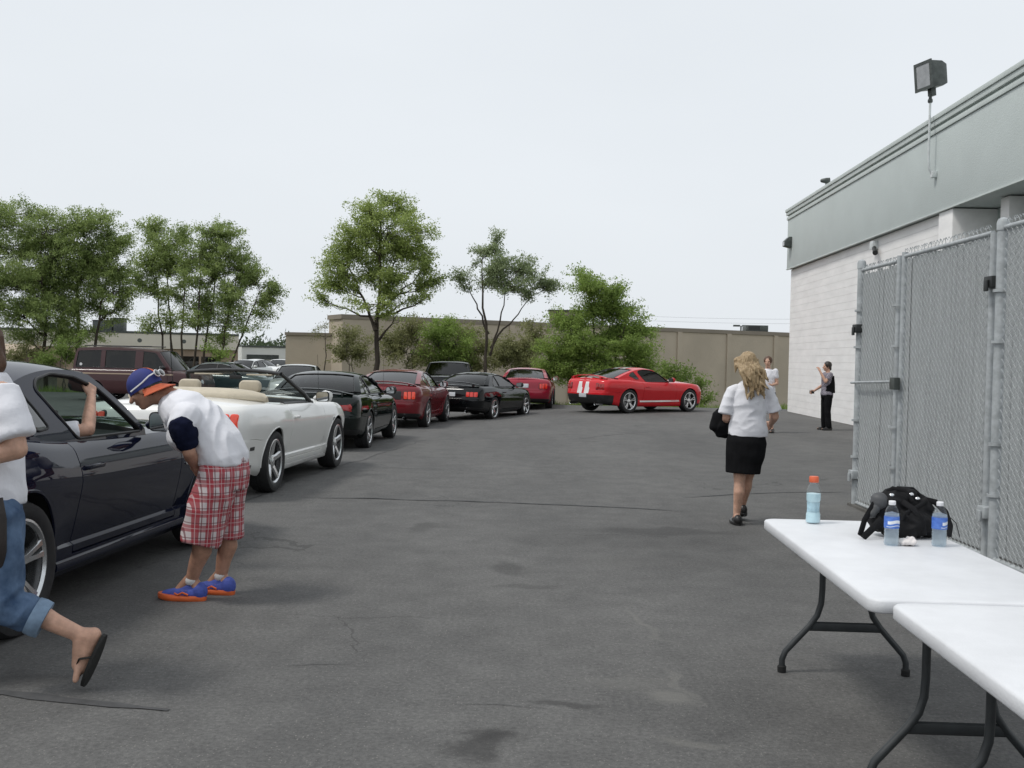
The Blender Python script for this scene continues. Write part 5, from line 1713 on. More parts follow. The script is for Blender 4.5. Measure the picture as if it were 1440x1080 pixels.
SEDAN = dict(OLDER); SEDAN.update(wb=2.65, W=.89, zs=[(-2.3, .97), (-1.3, .98), (0, .945), (.9, .92), (1.6, .82), (2.2, .70)], zt=[(-2.3, 1.0), (-1.7, 1.03), (0, 1.0), (.9, .97), (1.6, .88), (2.2, .73)],
    xr=[(0, -2.2), (.3, -2.32), (.6, -2.3), (1, -2.2)], xf=[(0, 2.1), (.3, 2.22), (1, 2.02)], cabin=(-1.1, .7), door=(-.2, .9, .17), mirror=(.72, .96),
    gh=dict(zb=.945, zr=1.42, yb=.77, yr=.56, W0=(1.05, .985), W1=(.25, 1.375), top=(-.3, 1.47), B0=(-.95, 1.375), B1=(-1.62, 1.04), Bc=(-1.35, 1.25), kb=.86,
            dlo=[(-1.15, .985), (.86, .965), (.66, 1.06), (.36, 1.25), (0, 1.335), (-.5, 1.345), (-.95, 1.30), (-1.18, 1.10)], pillar=(-.22, .98, -.2, 1.34)))
SILVER = paint('silver_paint', (.50, .52, .50), .5, .3)
TEAL = paint('dark_teal_paint', (.02, .045, .05), .2, .3)
def sedan(label, px, Y, rz, P, dz=0.0):
    x = at(px, 515, Y).x
    r, c = boxy('sedan', label, 'car', (x, Y), rz, SEDAN, P, GLASS_DARK)
    head_lamps(c, r, .56, .70, .42, .72)
    tri_lamps(c, r, RED_LENS, .70, .86, .5, .76)
    r.location.z += dz
    return r
sedan('silver sedan parked beyond the windshield of the white convertible', 420, 36.5, rad(-84), SILVER)
sedan('dark teal sedan parked ahead of the maroon van', 325, 40.0, rad(-14), TEAL)
sedan('white sedan parked far off beside the white office', 366, 72.0, rad(-30), WHITE)
sedan('pale grey sedan parked far off past the teal sedan', 346, 62.0, rad(-100), SILVER)
sedan('white sedan nose-on between the office and the tan wing', 393, 78.0, rad(-80), WHITE)
# ================================================================== PEOPLE
SKIN = M('light_skin', (0.54, 0.325, 0.235), 0.5, noise=(22, 0.16), sub=0.06, spec=0.35)
SKIN_T = M('tanned_skin', (0.44, 0.245, 0.170), 0.5, noise=(22, 0.18), sub=0.06, spec=0.35)
TEE = M('white_cotton', (0.75, 0.75, 0.79), 0.9, noise=(2.5, 0.03), bump=(13, 0.35, 0.02), sheen=0.2)
BLACKCLOTH = M('black_cloth', (0.010, 0.010, 0.011), 0.95, spec=0.08, noise=(8, 0.25), bump=(200, 0.2, 0.002))
NAVYCLOTH = M('navy_cloth', (0.008, 0.010, 0.026), 0.95, spec=0.1, noise=(10, 0.3), bump=(30, 0.4, 0.006))
DENIM = M('blue_denim', (0.034, 0.068, 0.135), 0.95, noise=(9, 0), col2=(0.115, 0.18, 0.285), bump=(220, 0.25, 0.002))
HAIR_BR = M('brown_hair', (0.090, 0.045, 0.024), 0.5, noise=(40, 0.35), stretch=(6, 6, 0.6), bump=(80, 0.6, 0.004))
HAIR_DK = M('dark_hair', (0.020, 0.014, 0.010), 0.5, noise=(40, 0.3), stretch=(6, 6, 0.6), bump=(80, 0.6, 0.004))
HAIR_BL = M('blonde_hair', (0.19, 0.115, 0.055), 0.45, noise=(34, 0), col2=(0.50, 0.38, 0.22), stretch=(5, 5, 0.35), bump=(70, 0.7, 0.005))
EYEM = M('eye', (0.03, 0.02, 0.015), 0.2, noise=(5, .1))

def plaid_mat():
    m = bpy.data.materials.new('red_white_plaid')
    m.use_nodes = True
    t = m.node_tree
    b = t.nodes['Principled BSDF']
    tc = node(t, 'ShaderNodeTexCoord')
    sp = node(t, 'ShaderNodeSeparateXYZ')
    t.links.new(tc.outputs['Object'], sp.inputs[0])
    def band(sock, freq, thr, ph=0.0):
        a = node(t, 'ShaderNodeMath', operation='MULTIPLY_ADD'); a.inputs[1].default_value = freq; a.inputs[2].default_value = ph
        t.links.new(sock, a.inputs[0])
        f = node(t, 'ShaderNodeMath', operation='FRACT'); t.links.new(a.outputs[0], f.inputs[0])
        g_ = node(t, 'ShaderNodeMath', operation='LESS_THAN'); g_.inputs[1].default_value = thr; t.links.new(f.outputs[0], g_.inputs[0])
        return g_.outputs[0]
    ad = node(t, 'ShaderNodeMath', operation='MULTIPLY_ADD'); ad.inputs[1].default_value = 0.75     # the weft runs round the leg
    t.links.new(sp.outputs['Y'], ad.inputs[0]); t.links.new(sp.outputs['X'], ad.inputs[2])
    U, Vv = ad.outputs[0], sp.outputs['Z']
    col = (0.60, 0.54, 0.54)
    cur = None
    def over(prev, c, fac, amt):
        n = node(t, 'ShaderNodeMix', data_type='RGBA')
        f = node(t, 'ShaderNodeMath', operation='MULTIPLY'); f.inputs[1].default_value = amt
        t.links.new(fac, f.inputs[0]); t.links.new(f.outputs[0], n.inputs[0])
        if prev is None: n.inputs[6].default_value = (*col, 1)
        else: t.links.new(prev, n.inputs[6])
        n.inputs[7].default_value = (*c, 1)
        return n.outputs[2]
    cur = over(cur, (0.34, 0.02, 0.035), band(U, 12.0, 0.50), 0.85)
    cur = over(cur, (0.36, 0.025, 0.04), band(Vv, 11.0, 0.46), 0.70)
    cur = over(cur, (0.14, 0.03, 0.04), band(U, 12.0, 0.09, 0.40), 0.75)
    cur = over(cur, (0.14, 0.03, 0.04), band(Vv, 11.0, 0.08, 0.45), 0.65)
    cur = over(cur, (0.75, 0.72, 0.72), band(U, 12.0, 0.06, 0.82), 0.4)
    cur = over(cur, (0.75, 0.72, 0.72), band(Vv, 11.0, 0.06, 0.80), 0.35)
    t.links.new(cur, b.inputs['Base Color'])
    b.inputs['Roughness'].default_value = 0.9
    MATS['plaid'] = m
    return m
PLAID = plaid_mat()

def blob(name, mb, mat, parent, base, voxel=0.008, smooth=4, wrinkle=None, seed=0):
    """one continuous skin over everything collected in mb; wrinkle = (scale, depth, stretch)"""
    base = Vector(base)
    mb.v = [(v[0]-base.x, v[1]-base.y, v[2]-base.z) for v in mb.v]
    me = mb.mesh(name+'_raw', mat, smooth=False)
    mods = [('REMESH', dict(mode='VOXEL', voxel_size=voxel, use_smooth_shade=True))]
    if smooth: mods.append(('SMOOTH', dict(factor=0.5, iterations=smooth)))
    me2 = evaluated(me, mods)
    if wrinkle:
        sc, dep, st = wrinkle
        n = len(me2.vertices)
        co = np.empty(n*3); me2.vertices.foreach_get('co', co); co = co.reshape(-1, 3)
        no = np.empty(n*3); me2.vertices.foreach_get('normal', no); no = no.reshape(-1, 3)
        off = np.empty(n)
        for i in range(n):
            p = co[i]
            q = Vector((p[0]*sc*st[0]+seed, p[1]*sc*st[1], p[2]*sc*st[2]))
            q = q+Vector((mnoise.noise(q*0.6+Vector((7, 1, 3))), mnoise.noise(q*0.6+Vector((1, 9, 2))), mnoise.noise(q*0.6)))*0.9
            off[i] = (1-abs(mnoise.noise(q))*2.2)*0.6+0.5*mnoise.noise(q*0.5)
        co += no*(off*dep)[:, None]
        me2.vertices.foreach_set('co', co.ravel())
    me2.materials.clear(); me2.materials.append(mat)
    me2.polygons.foreach_set('use_smooth', [True]*len(me2.polygons))
    me2.update()
    return link_mesh(name, me2, parent)

def frame_of(f, u):
    f = Vector(f).normalized(); u = Vector(u)
    u = (u-f*u.dot(f)).normalized()
    r = f.cross(u)                       # right-hand side of the head
    return f, u, r

def head_into(mb, c, f, u, neck, s=1.0):
    """skull, jaw, nose, brow, lips, ears; c is the middle of the head"""
    f, u, r = frame_of(f, u)
    Rm = Matrix((r, f, u)).transposed()
    c = Vector(c)
    def L(x, y, z): return c + (r*x+f*y+u*z)*s
    mb.ell(L(0, -0.012, 0.030), (0.074*s, 0.092*s, 0.086*s), Rm, 12)
    mb.ell(L(0, 0.022, -0.030), (0.060*s, 0.070*s, 0.082*s), Rm, 12)
    mb.ell(L(0, 0.052, -0.088), (0.034*s, 0.032*s, 0.026*s), Rm, 8)          # chin
    mb.ell(L(0, 0.074, 0.022), (0.050*s, 0.016*s, 0.012*s), Rm, 8)           # brow
    mb.capsule(L(0, 0.084, 0.010), 0.009*s, L(0, 0.112, -0.030), 0.015*s, 8)  # nose
    mb.ell(L(0, 0.084, -0.060), (0.024*s, 0.013*s, 0.010*s), Rm, 8)          # lips
    for q in (-1, 1):
        mb.ell(L(q*0.040, 0.062, -0.022), (0.022*s, 0.020*s, 0.022*s), Rm, 8)  # cheek
        mb.ell(L(q*0.076, -0.008, -0.008), (0.011*s, 0.022*s, 0.032*s), Rm, 8)  # ear
    mb.capsule(Vector(neck), 0.060*s, L(0, -0.018, -0.062), 0.052*s, 12)
    return L, Rm

def hand_into(mb, wrist, d, palm_n, curl=35, s=1.0, side=1, spread=1.0):
    """palm and five separate fingers; d along the forearm, palm_n the way the palm faces, side = +1 if the thumb is on d x palm_n"""
    d = Vector(d).normalized(); n = Vector(palm_n); n = (n-d*n.dot(d)).normalized()
    w = d.cross(n)*side
    wrist = Vector(wrist)
    def L(a, b, c): return wrist+(d*a+w*b+n*c)*s
    mb.capsule(L(-0.01, 0, 0), 0.026*s, L(0.03, 0, 0), 0.025*s)
    for b in (-0.026, -0.009, 0.009, 0.026):
        mb.capsule(L(0.015, b*0.8, 0), 0.015*s, L(0.085, b, 0.002), 0.0125*s, 8)
    for b, ln in ((0.030, 0.068), (0.010, 0.078), (-0.010, 0.072), (-0.029, 0.056)):
        a = L(0.088, b*spread, 0.002)
        ang = 0.0
        for k, fr in enumerate((0.45, 0.32, 0.23)):
            ang += rad(curl*(0.7 if k == 0 else 1.0))
            e = a+(d*math.cos(ang)+n*math.sin(ang))*(ln*fr*s)
            mb.capsule(a, (0.0098-0.0008*k)*s, e, (0.0090-0.0009*k)*s, 8)
            a = e
    a = L(0.020, 0.026, 0.006); b_ = L(0.055, 0.050, 0.020); c_ = L(0.082, 0.052, 0.036)
    mb.capsule(a, 0.016*s, b_, 0.0125*s, 8); mb.capsule(b_, 0.0118*s, c_, 0.0095*s, 8)

def limb(mb, pts):
    mb.chain([(Vector(p), r) for p, r in pts], 12)

def calf(mb, knee, ankle, back, s=1.0):
    knee, ankle, back = Vector(knee), Vector(ankle), Vector(back)
    mid = knee.lerp(ankle, 0.33)+back*0.022
    limb(mb, [(knee, 0.053*s), (mid, 0.054*s), (knee.lerp(ankle, .65)+back*0.006, 0.043*s), (ankle, 0.034*s)])

def torso(mb, pts, side, n=22):
    """pts: (point, half width, half depth)"""
    mb.tube([p for p, a, b in pts], [(a, b) for p, a, b in pts], n, side=side)

def foot_into(mb, ankle, heel, toe, s=1.0, r=0.036):
    ankle, heel, toe = Vector(ankle), Vector(heel), Vector(toe)
    ball = heel.lerp(toe, 0.70)
    mb.capsule(ankle, 0.034*s, heel+(ankle-heel)*0.35, 0.036*s)
    mb.capsule(heel+(ankle-heel)*0.22, 0.034*s, ball, 0.036*s)
    mb.capsule(ankle+(toe-heel).normalized()*0.02, 0.030*s, ball, 0.030*s)
    mb.capsule(ball, 0.034*s, toe, 0.022*s)

def shoe(root, base, heel, toe, up, side, upper, sole, h=0.075, w=0.048, name='shoe', laces=None):
    heel, toe, up = Vector(heel), Vector(toe), Vector(up).normalized()
    d = (toe-heel).normalized()
    sd = d.cross(up).normalized()
    L = (toe-heel).length
    mb = MB()
    def P(t, b, c): return heel+d*(L*t)+sd*b+up*c
    mb.ell(P(.12, 0, h*.55), (w*.86, .050, h*.62), Matrix((sd, d, up)).transposed(), 10)
    mb.capsule(P(.14, 0, h*.45), w*.80, P(.55, 0, h*.38), w*.82)
    mb.capsule(P(.55, 0, h*.34), w*.86, P(.86, 0, h*.24), w*.62)
    mb.capsule(P(.26, 0, h*.85), w*.60, P(.55, 0, h*.55), w*.62)
    u = blob(name, mb, upper, root, base, 0.006, 3)
    mb = MB()
    out = []
    for k in range(28):
        a = 2*math.pi*k/28
        t = .5-.5*math.cos(a)
        ww = w*(0.82+0.30*math.sin(math.pi*t)**.7*(0.5+t))*(1 if True else 0)
        out.append((t, math.copysign(ww*abs(math.sin(a))**.55, math.sin(a))))
    lay = [(0.0, .98), (0.006, 1.06), (0.024, 1.08), (0.032, .98)]
    vs = []
    for c, q in lay:
        for t, b in out: vs.append(P(.5+(t-.5)*(1.0+.05*q), b*q, c+(0.010*max(0, t-.75)*4)))
    n = 28
    fs = [(i*n+j, i*n+(j+1) % n, (i+1)*n+(j+1) % n, (i+1)*n+j) for i in range(3) for j in range(n)]+[tuple(range(n))[::-1], tuple(3*n+j for j in range(n))]
    MB().add([Vector(v)-Vector(base) for v in vs], fs).build('sole', sole, u, angle=50)
    if laces:
        for k in range(3):
            t = .40+.09*k
            pth = [P(t-.03, -w*.62, h*.62-.012*k), P(t, 0, h*1.12-.012*k*1.6), P(t+.03, w*.62, h*.62-.012*k)]
            MB().tube([Vector(p)-Vector(base) for p in pth], 0.005, 6).build('lace', laces, u)
        for sg in (-1, 1):      # side flash
            pth = [P(.30, sg*w*.98, h*.42), P(.42, sg*w*1.02, h*.56), P(.52, sg*w*1.0, h*.40), P(.60, sg*w*1.0, h*.5)]
            MB().tube([Vector(p)-Vector(base) for p in pth], 0.006, 6).build('side_flash', sole, u)
    return u

def eyes(root, base, L, mat=EYEM):
    for q in (-1, 1):
        MB().ell(L(q*0.030, 0.078, 0.004)-Vector(base), (0.0105, 0.008, 0.007), None, 8).build('eye', mat, root)

# ---------------------------------------------------------------- man bending to the car window
def bending_man():
    Y0 = 6.42
    base = Vector((-1.90, Y0, 0))
    root = empty('person', base)
    tag(root, 'person in cap and plaid shorts bending to the navy car window', 'person')
    def q(px, py, dy=0.0): return at(px, py, Y0+dy)
    hipN, hipF = q(305, 668, -.10), q(318, 664, .12)
    kneN, kneF = q(284, 752, -.09), q(318, 746, .14)
    ankN, ankF = q(270, 814, -.02), q(311, 808, .17)
    pel, waist, chest, nb = q(316, 648), q(300, 612), q(262, 576), q(236, 556)
    shN, shF = q(256, 588, -.20), q(243, 566, .20)
    elN, wrN = q(266, 636, -.22), q(274, 654, -.10)
    elF, wrF = q(258, 628, .22), q(284, 648, .16)
    hc = q(203, 547, -.01)
    ff, fu = Vector((-.86, .06, -.50)), Vector((-.50, 0, .86))
    mb = MB()
    sd = Vector((0, 1, 0))
    torso(mb, [(pel+Vector((0, 0, -.06)), .10, .09), (pel, .165, .12), (waist, .15, .115), (chest, .175, .12), (q(248, 566), .15, .09), (nb, .06, .06)], sd)
    L, Rm = head_into(mb, hc, ff, fu, nb)
    for sh, el, wr in ((shN, elN, wrN), (shF, elF, wrF)):
        limb(mb, [(sh, .058), (sh.lerp(el, .4), .050), (el, .040), (el.lerp(wr, .35), .041), (wr, .028)])
    hand_into(mb, wrN, wrN-elN+Vector((.05, .05, -.1)), Vector((0.2, 1, 0.1)), 22, 1.0, -1)
    hand_into(mb, wrF, wrF-elF, Vector((0, 0, -1)), 30, 1.0, 1)
    for hp, kn, an in ((hipN, kneN, ankN), (hipF, kneF, ankF)):
        limb(mb, [(hp, .095), (hp.lerp(kn, .5), .078), (kn, .056)])
        calf(mb, kn, an, Vector((1, 0, 0)), 1.14)
    hN, tN = Vector((ankN.x+.075, ankN.y-.01, .02)), Vector((ankN.x-.19, ankN.y+.02, .02))
    hF, tF = Vector((ankF.x+.075, ankF.y-.03, .02)), Vector((ankF.x-.18, ankF.y+.05, .02))
    foot_into(mb, ankN, hN, tN); foot_into(mb, ankF, hF, tF)
    blob('body', mb, SKIN_T, root, base, 0.0065, 3)
    eyes(root, base, L)
    # T-shirt hanging from the back
    mb = MB()
    torso(mb, [(q(313, 652), .195, .145), (q(313, 645), .20, .15), (q(306, 626), .195, .142), (q(280, 594), .195, .148), (q(256, 575), .185, .13), (q(243, 563), .13, .10), (nb+Vector((.01, 0, .0)), .075, .07)], sd)
    limb(mb, [(shN+Vector((.02, .02, 0)), .092), (shN.lerp(elN, .16), .088)])
    limb(mb, [(shF, .085), (shF.lerp(elF, .45), .078)])
    mb.ell(q(262, 612, 0), (.11, .16, .10), None, 10)
    blob('shirt', mb, TEE, root, base, 0.008, 5, (8, 0.015, (1, .8, .7)), 3)
    # dark sleeve showing below the white one
    mb = MB()
    a, b = shN.lerp(elN, .24)+Vector((0, -.02, 0)), shN.lerp(elN, .68)
    limb(mb, [(a, .082), (a.lerp(b, .5), .080), (b, .066)])
    blob('under_sleeve', mb, NAVYCLOTH, root, base, 0.006, 3, (14, 0.009, (1, 1, 1)), 8)
    # plaid shorts, wide in the leg
    mb = MB()
    torso(mb, [(q(318, 640), .165, .115), (q(316, 660), .182, .142), (q(312, 680), .18, .15)], sd)
    mb.tube([hipN+Vector((0.01, .03, .04)), hipN.lerp(kneN, .3), hipN.lerp(kneN, .7), kneN+Vector((-.005, 0, -.045))], [.120, .126, .122, .120], 20)
    mb.tube([hipF+Vector((0, -.03, .04)), hipF.lerp(kneF, .3), hipF.lerp(kneF, .7), kneF+Vector((-.005, 0, -.035))], [.115, .120, .114, .112], 20)
    blob('shorts', mb, PLAID, root, base, 0.008, 4, (6, 0.018, (1, 1, .5)), 5)
    mb = MB()      # hem drawn in below the shorts: flat ends of the legs
    # shoes
    BLUE = M('blue_mesh_upper', (0.055, 0.085, 0.36), 0.7, noise=(30, .2))
    ORG = M('orange_sole', (0.62, 0.12, 0.03), 0.6, noise=(12, .1))
    SOCK = M('white_sock', (.62, .62, .62), .9, noise=(20, .08))
    for an, h, t in ((ankN, hN, tN), (ankF, hF, tF)):
        h, t = Vector((h.x+.01, h.y, 0.0)), Vector((t.x-.015, t.y, 0.0))
        shoe(root, base, h, t, (0, 0, 1), None, BLUE, ORG, .098, .054, laces=ORG)
        MB().lathe([(.036, 0), (.042, .012), (.043, .03), (.038, .045)], 14, c=tuple(an-base-Vector((0, 0, .032)))).build('sock', SOCK, root)
    # cap worn backwards with sunglasses on the brim
    f, u, r = frame_of(ff, fu)
    Rm = Matrix((r, f, u)).transposed()
    CAPB = M('royal_blue_cap', (0.018, 0.028, 0.16), 0.75, noise=(16, .15))
    CAPO = M('orange_brim', (0.48, 0.095, 0.035), 0.75, noise=(16, .1))
    mb = MB()
    n, vs = 24, []
    cc = hc+u*0.012-f*0.012-base
    for i in range(9):
        th = rad(90*i/8)
        for j in range(n):
            a = 2*math.pi*j/n
            vs.append(cc+r*(.088*math.cos(th)*math.cos(a))+f*(.108*math.cos(th)*math.sin(a))+u*(.012+.102*math.sin(th)))
    vs2 = [cc+r*(.088*math.cos(2*math.pi*j/n))+f*(.108*math.sin(2*math.pi*j/n))-u*.018 for j in range(n)]
    mb.add(vs2+vs, [(i*n+j, i*n+(j+1) % n, (i+1)*n+(j+1) % n, (i+1)*n+j) for i in range(9) for j in range(n)])
    cap = mb.build('cap', CAPB, root)
    bd = (-f*0.80-r*.0+Vector((.25, -.25, -.05))).normalized()
    bs = bd.cross(u).normalized()
    vs = []
    for lay in (0, 1):
        for k in range(9):
            a = rad(-75+150*k/8)
            for rr in (.092, .150, .178):
                ex = rr if rr < .1 else rr*(1-.35*(abs(k-4)/4)**2)
                vs.append(cc+bd*(ex*math.cos(a))+bs*(ex*.92*math.sin(a))-u*(.010+(.030 if rr > .1 else 0)*(1+(rr-.15)*12)+.012*(math.sin(a)**2)+.005*lay))
    fs = []
    for lay in (0, 1):
        o_ = lay*27
        fs += [(o_+k*3+i, o_+(k+1)*3+i, o_+(k+1)*3+i+1, o_+k*3+i+1) for k in range(8) for i in range(2)]
    fs += [(k*3+2, (k+1)*3+2, 27+(k+1)*3+2, 27+k*3+2) for k in range(8)]
    MB().add(vs, fs).build('brim', CAPO, cap)
    MB().lathe([(.001, .006), (.010, .004), (.012, 0)], 10, c=tuple(cc+u*.114)).build('button', CAPO, cap)
    pl = MB()       # orange panel at the front of the crown
    pv = []
    for i in range(6):
        th = rad(8+70*i/5)
        for j in range(6):
            a = rad(-90-14+28*j/5)
            pv.append(cc+r*(.0905*math.cos(th)*math.cos(a))+f*(.1105*math.cos(th)*math.sin(a))+u*(.012+.1045*math.sin(th)))
    pl.add(pv, [(i*6+j, i*6+j+1, (i+1)*6+j+1, (i+1)*6+j) for i in range(5) for j in range(5)]).build('front_panel', CAPO, cap)
    GLW = M('white_frame', (.72, .72, .72), .35, noise=(10, .03))
    sg = empty('sunglasses', (0, 0, 0)); sg.parent = root
    for s_ in (-1, 1):
        MB().tube([cc+r*(s_*.093)+f*.06+u*.000, cc+r*(s_*.094)-f*.03+u*.014, cc+r*(s_*.088)-f*.085+u*.030, cc+r*(s_*.066)-f*.116+u*.034], [(.0045, .002)]*4, 6).build('temple', GLW, sg)
        MB().ell(cc+r*(s_*.036)-f*.122+u*.030, (.033, .008, .019), Rm, 8).build('lens', M('dark_lens', (.01, .01, .012), .05, coat=1, noise=(3, .2)), sg)
        loop = [cc+r*(s_*.036+.037*math.cos(a))-f*.121+u*(.030+.022*math.sin(a)) for a in np.linspace(0, 2*math.pi, 17)]
        MB().tube(loop, .0032, 6, False).build('rim', GLW, sg)
    mb = MB()
    mb.ell(hc-f*.04-u*.012, (.079, .070, .060), Rm, 10)
    blob('hair', mb, HAIR_DK, root, base, .007, 2, (60, .006, (1, 1, .3)))
    # dark lettering on the chest of the shirt
    return root
bending_man()

# ---------------------------------------------------------------- man walking out of the frame
def walking_man():
    Y0 = 4.62
    base = Vector((-2.35, Y0, 0))
    root = empty('person', base)
    tag(root, 'long-haired person in white T-shirt and rolled jeans striding in flip-flops', 'person')
    def q(px, py, dy=0.0): return at(px, py, Y0+dy)
    pel, waist, chest, nb = q(-22, 705), q(-24, 640), q(-24, 575), q(-26, 522)
    hipB, hipF = q(-8, 722, -.06), q(-32, 722, .12)
    knB, anB = q(4, 848, -.05), q(114, 893, .02)
    knF, anF = q(-118, 830, .14), q(-135, 930, .18)
    shB, shF = q(2, 556, -.17), q(-38, 552, .19)
    elB, wrB = q(24, 632, -.20), q(-52, 648, -.20)
    elF, wrF = q(-70, 640, .22), q(-110, 600, .12)
    hc = q(-38, 482)
    mb = MB()
    sd = Vector((0, 1, 0))
    torso(mb, [(pel+Vector((0, 0, -.09)), .10, .09), (pel, .165, .115), (waist, .145, .105), (chest, .175, .12), (q(-24, 540), .15, .085), (nb, .06, .06)], sd)
    L, Rm = head_into(mb, hc, (-1, .05, -.05), (0, 0, 1), nb)
    for sh, el, wr in ((shB, elB, wrB), (shF, elF, wrF)):
        limb(mb, [(sh, .062), (sh.lerp(el, .4), .055), (el, .044), (el.lerp(wr, .35), .046), (wr, .031)])
        hand_into(mb, wr, wr-el, Vector((0, 1 if wr is wrB else -1, 0)), 40, 1.0, 1)
    limb(mb, [(hipB, .095), (hipB.lerp(knB, .5), .08), (knB, .058)])
    limb(mb, [(hipF, .095), (hipF.lerp(knF, .5), .08), (knF, .058)])
    calf(mb, knB, anB, Vector((.3, 0, .8)), 1.0); calf(mb, knF, anF, Vector((1, 0, 0)))
    # back foot: heel up, weight on the toes
    heB, baB, toB = q(137, 893, .02), q(120, 938, .03), q(112, 953, .03)
    mb.capsule(anB, .036, heB.lerp(anB, .30), .034)
    mb.capsule(heB.lerp(anB, .25), .036, baB+Vector((-.018, 0, .004)), .037)
    mb.capsule(anB+Vector((.0, 0, -.02)), .036, baB+Vector((-.028, 0, .01)), .033)
    for k, dy in enumerate((-.036, -.016, .002, .018, .033)):
        mb.capsule(baB+Vector((-.020, dy*.9, 0)), .017, toB+Vector((-.002, dy*1.1, .002+.007*k)), .0115 if k else .0155, 8)
    foot_into(mb, anF, Vector((anF.x+.05, anF.y, .03)), Vector((anF.x-.19, anF.y, .03)))
    blob('body', mb, SKIN, root, base, 0.007, 3)
    eyes(root, base, L)
    mb = MB()
    torso(mb, [(q(-24, 712), .215, .165), (q(-25, 695), .215, .17), (waist, .195, .155), (chest, .20, .155), (q(-22, 545), .175, .115), (nb+Vector((.02, 0, .0)), .085, .08)], sd)
    mb.tube([shB+Vector((-.01, .02, .03)), shB.lerp(elB, .35), shB.lerp(elB, .78)], [.070, .080, .084], 18)
    limb(mb, [(shF, .082), (shF.lerp(elF, .62), .074)])
    blob('shirt', mb, TEE, root, base, 0.009, 5, (7, .014, (1, .8, .8)), 11)
    mb = MB()
    torso(mb, [(pel+Vector((0, 0, .04)), .18, .135), (pel+Vector((0, 0, -.04)), .185, .145), (pel+Vector((0, 0, -.12)), .165, .13)], sd)
    cuB = knB.lerp(anB, .30)
    limb(mb, [(hipB+Vector((0, 0, -.02)), .118), (hipB.lerp(knB, .6), .100), (knB+Vector((0, 0, -.01)), .088), (cuB, .080)])
    limb(mb, [(hipF+Vector((0, 0, -.02)), .118), (hipF.lerp(knF, .6), .100), (knF, .086), (knF.lerp(anF, .3), .08)])
    blob('jeans', mb, DENIM, root, base, .008, 4, (8, .014, (1, 1, 1)), 4)
    mb = MB()
    d = (anB-knB).normalized()
    path = [cuB+d*.025, cuB+d*.055, cuB+d*.085]
    mb.tube([p-base for p in path], [.084, .087, .083], 20, True)
    mb.build('rolled_cuff', M('pale_denim', (.16, .23, .32), .9, noise=(14, .25)), root)
    # flip-flop flat against the raised sole
    SOLE = M('flip_flop_foam', (.012, .012, .011), .8, noise=(20, .2))
    ax = (toB-heB).normalized(); nrm = Vector((ax.z, 0, -ax.x)); nrm = nrm if nrm.x > 0 else -nrm
    sl = []
    for k in range(24):
        a = 2*math.pi*k/24
        t = .5-.53*math.cos(a)
        w = (.036+.012*math.sin(math.pi*min(max(t, 0), 1))**.8+.010*t)*abs(math.sin(a))**.6*(1 if math.sin(a) > 0 else -1)
        sl.append((t, w))
    Lh = (toB-heB).length+.03
    st = heB+ax*(-.01)+nrm*.022-Vector((0, 0, 0))
    vs = [st+ax*(t*Lh)+Vector((0, w, 0))+nrm*z-base for z in (0, .016) for t, w in sl]
    ff_ = MB().add(vs, [tuple(range(24)), tuple(range(47, 23, -1))]+[(i, (i+1) % 24, 24+(i+1) % 24, 24+i) for i in range(24)]).build('flip_flop', SOLE, root)
    toe_p = st+ax*(Lh*.80)
    for w in (-.045, .045):
        MB().tube([toe_p-nrm*.005-base, toe_p-nrm*.048-ax*.03+Vector((0, w*.45, 0))-base, st+ax*(Lh*.52)-nrm*.045+Vector((0, w*.9, 0))-base, st+ax*(Lh*.40)+Vector((0, w, 0))-base], [(.006, .004), (.010, .004), (.010, .004), (.008, .004)], 6).build('strap', SOLE, ff_)
    shoe(root, base, (anF.x+.06, anF.y, 0.0), (anF.x-.2, anF.y, 0.0), (0, 0, 1), None, SOLE, SOLE, .03, .045, name='flip_flop')
    # hair falling to the shoulders
    mb = MB()
    mb.ell(hc+Vector((.02, 0, .035)), (.098, .088, .090), None, 12)
    limb(mb, [(hc+Vector((.055, 0, .02)), .075), (q(-12, 512), .062), (q(-10, 527), .040)])
    limb(mb, [(hc+Vector((.03, -.05, .0)), .05), (q(-18, 520, -.06), .035)])
    limb(mb, [(hc+Vector((.03, .05, .0)), .05), (q(-18, 520, .06), .035)])
    blob('hair', mb, HAIR_BR, root, base, .007, 3, (30, .010, (1, 1, .25)))
    # pouch on the belt
    MB().tube([q(0, 700, -.15)-base, q(2, 730, -.16)-base, q(2, 775, -.15)-base, q(0, 800, -.13)-base], [(.010, .012), (.018, .022), (.018, .022), (.010, .012)], 10, side=(0, 1, 0)).build('belt_pouch', M('brown_black_leather', (.025, .02, .018), .6, noise=(12, .3)), root)
    return root
walking_man()

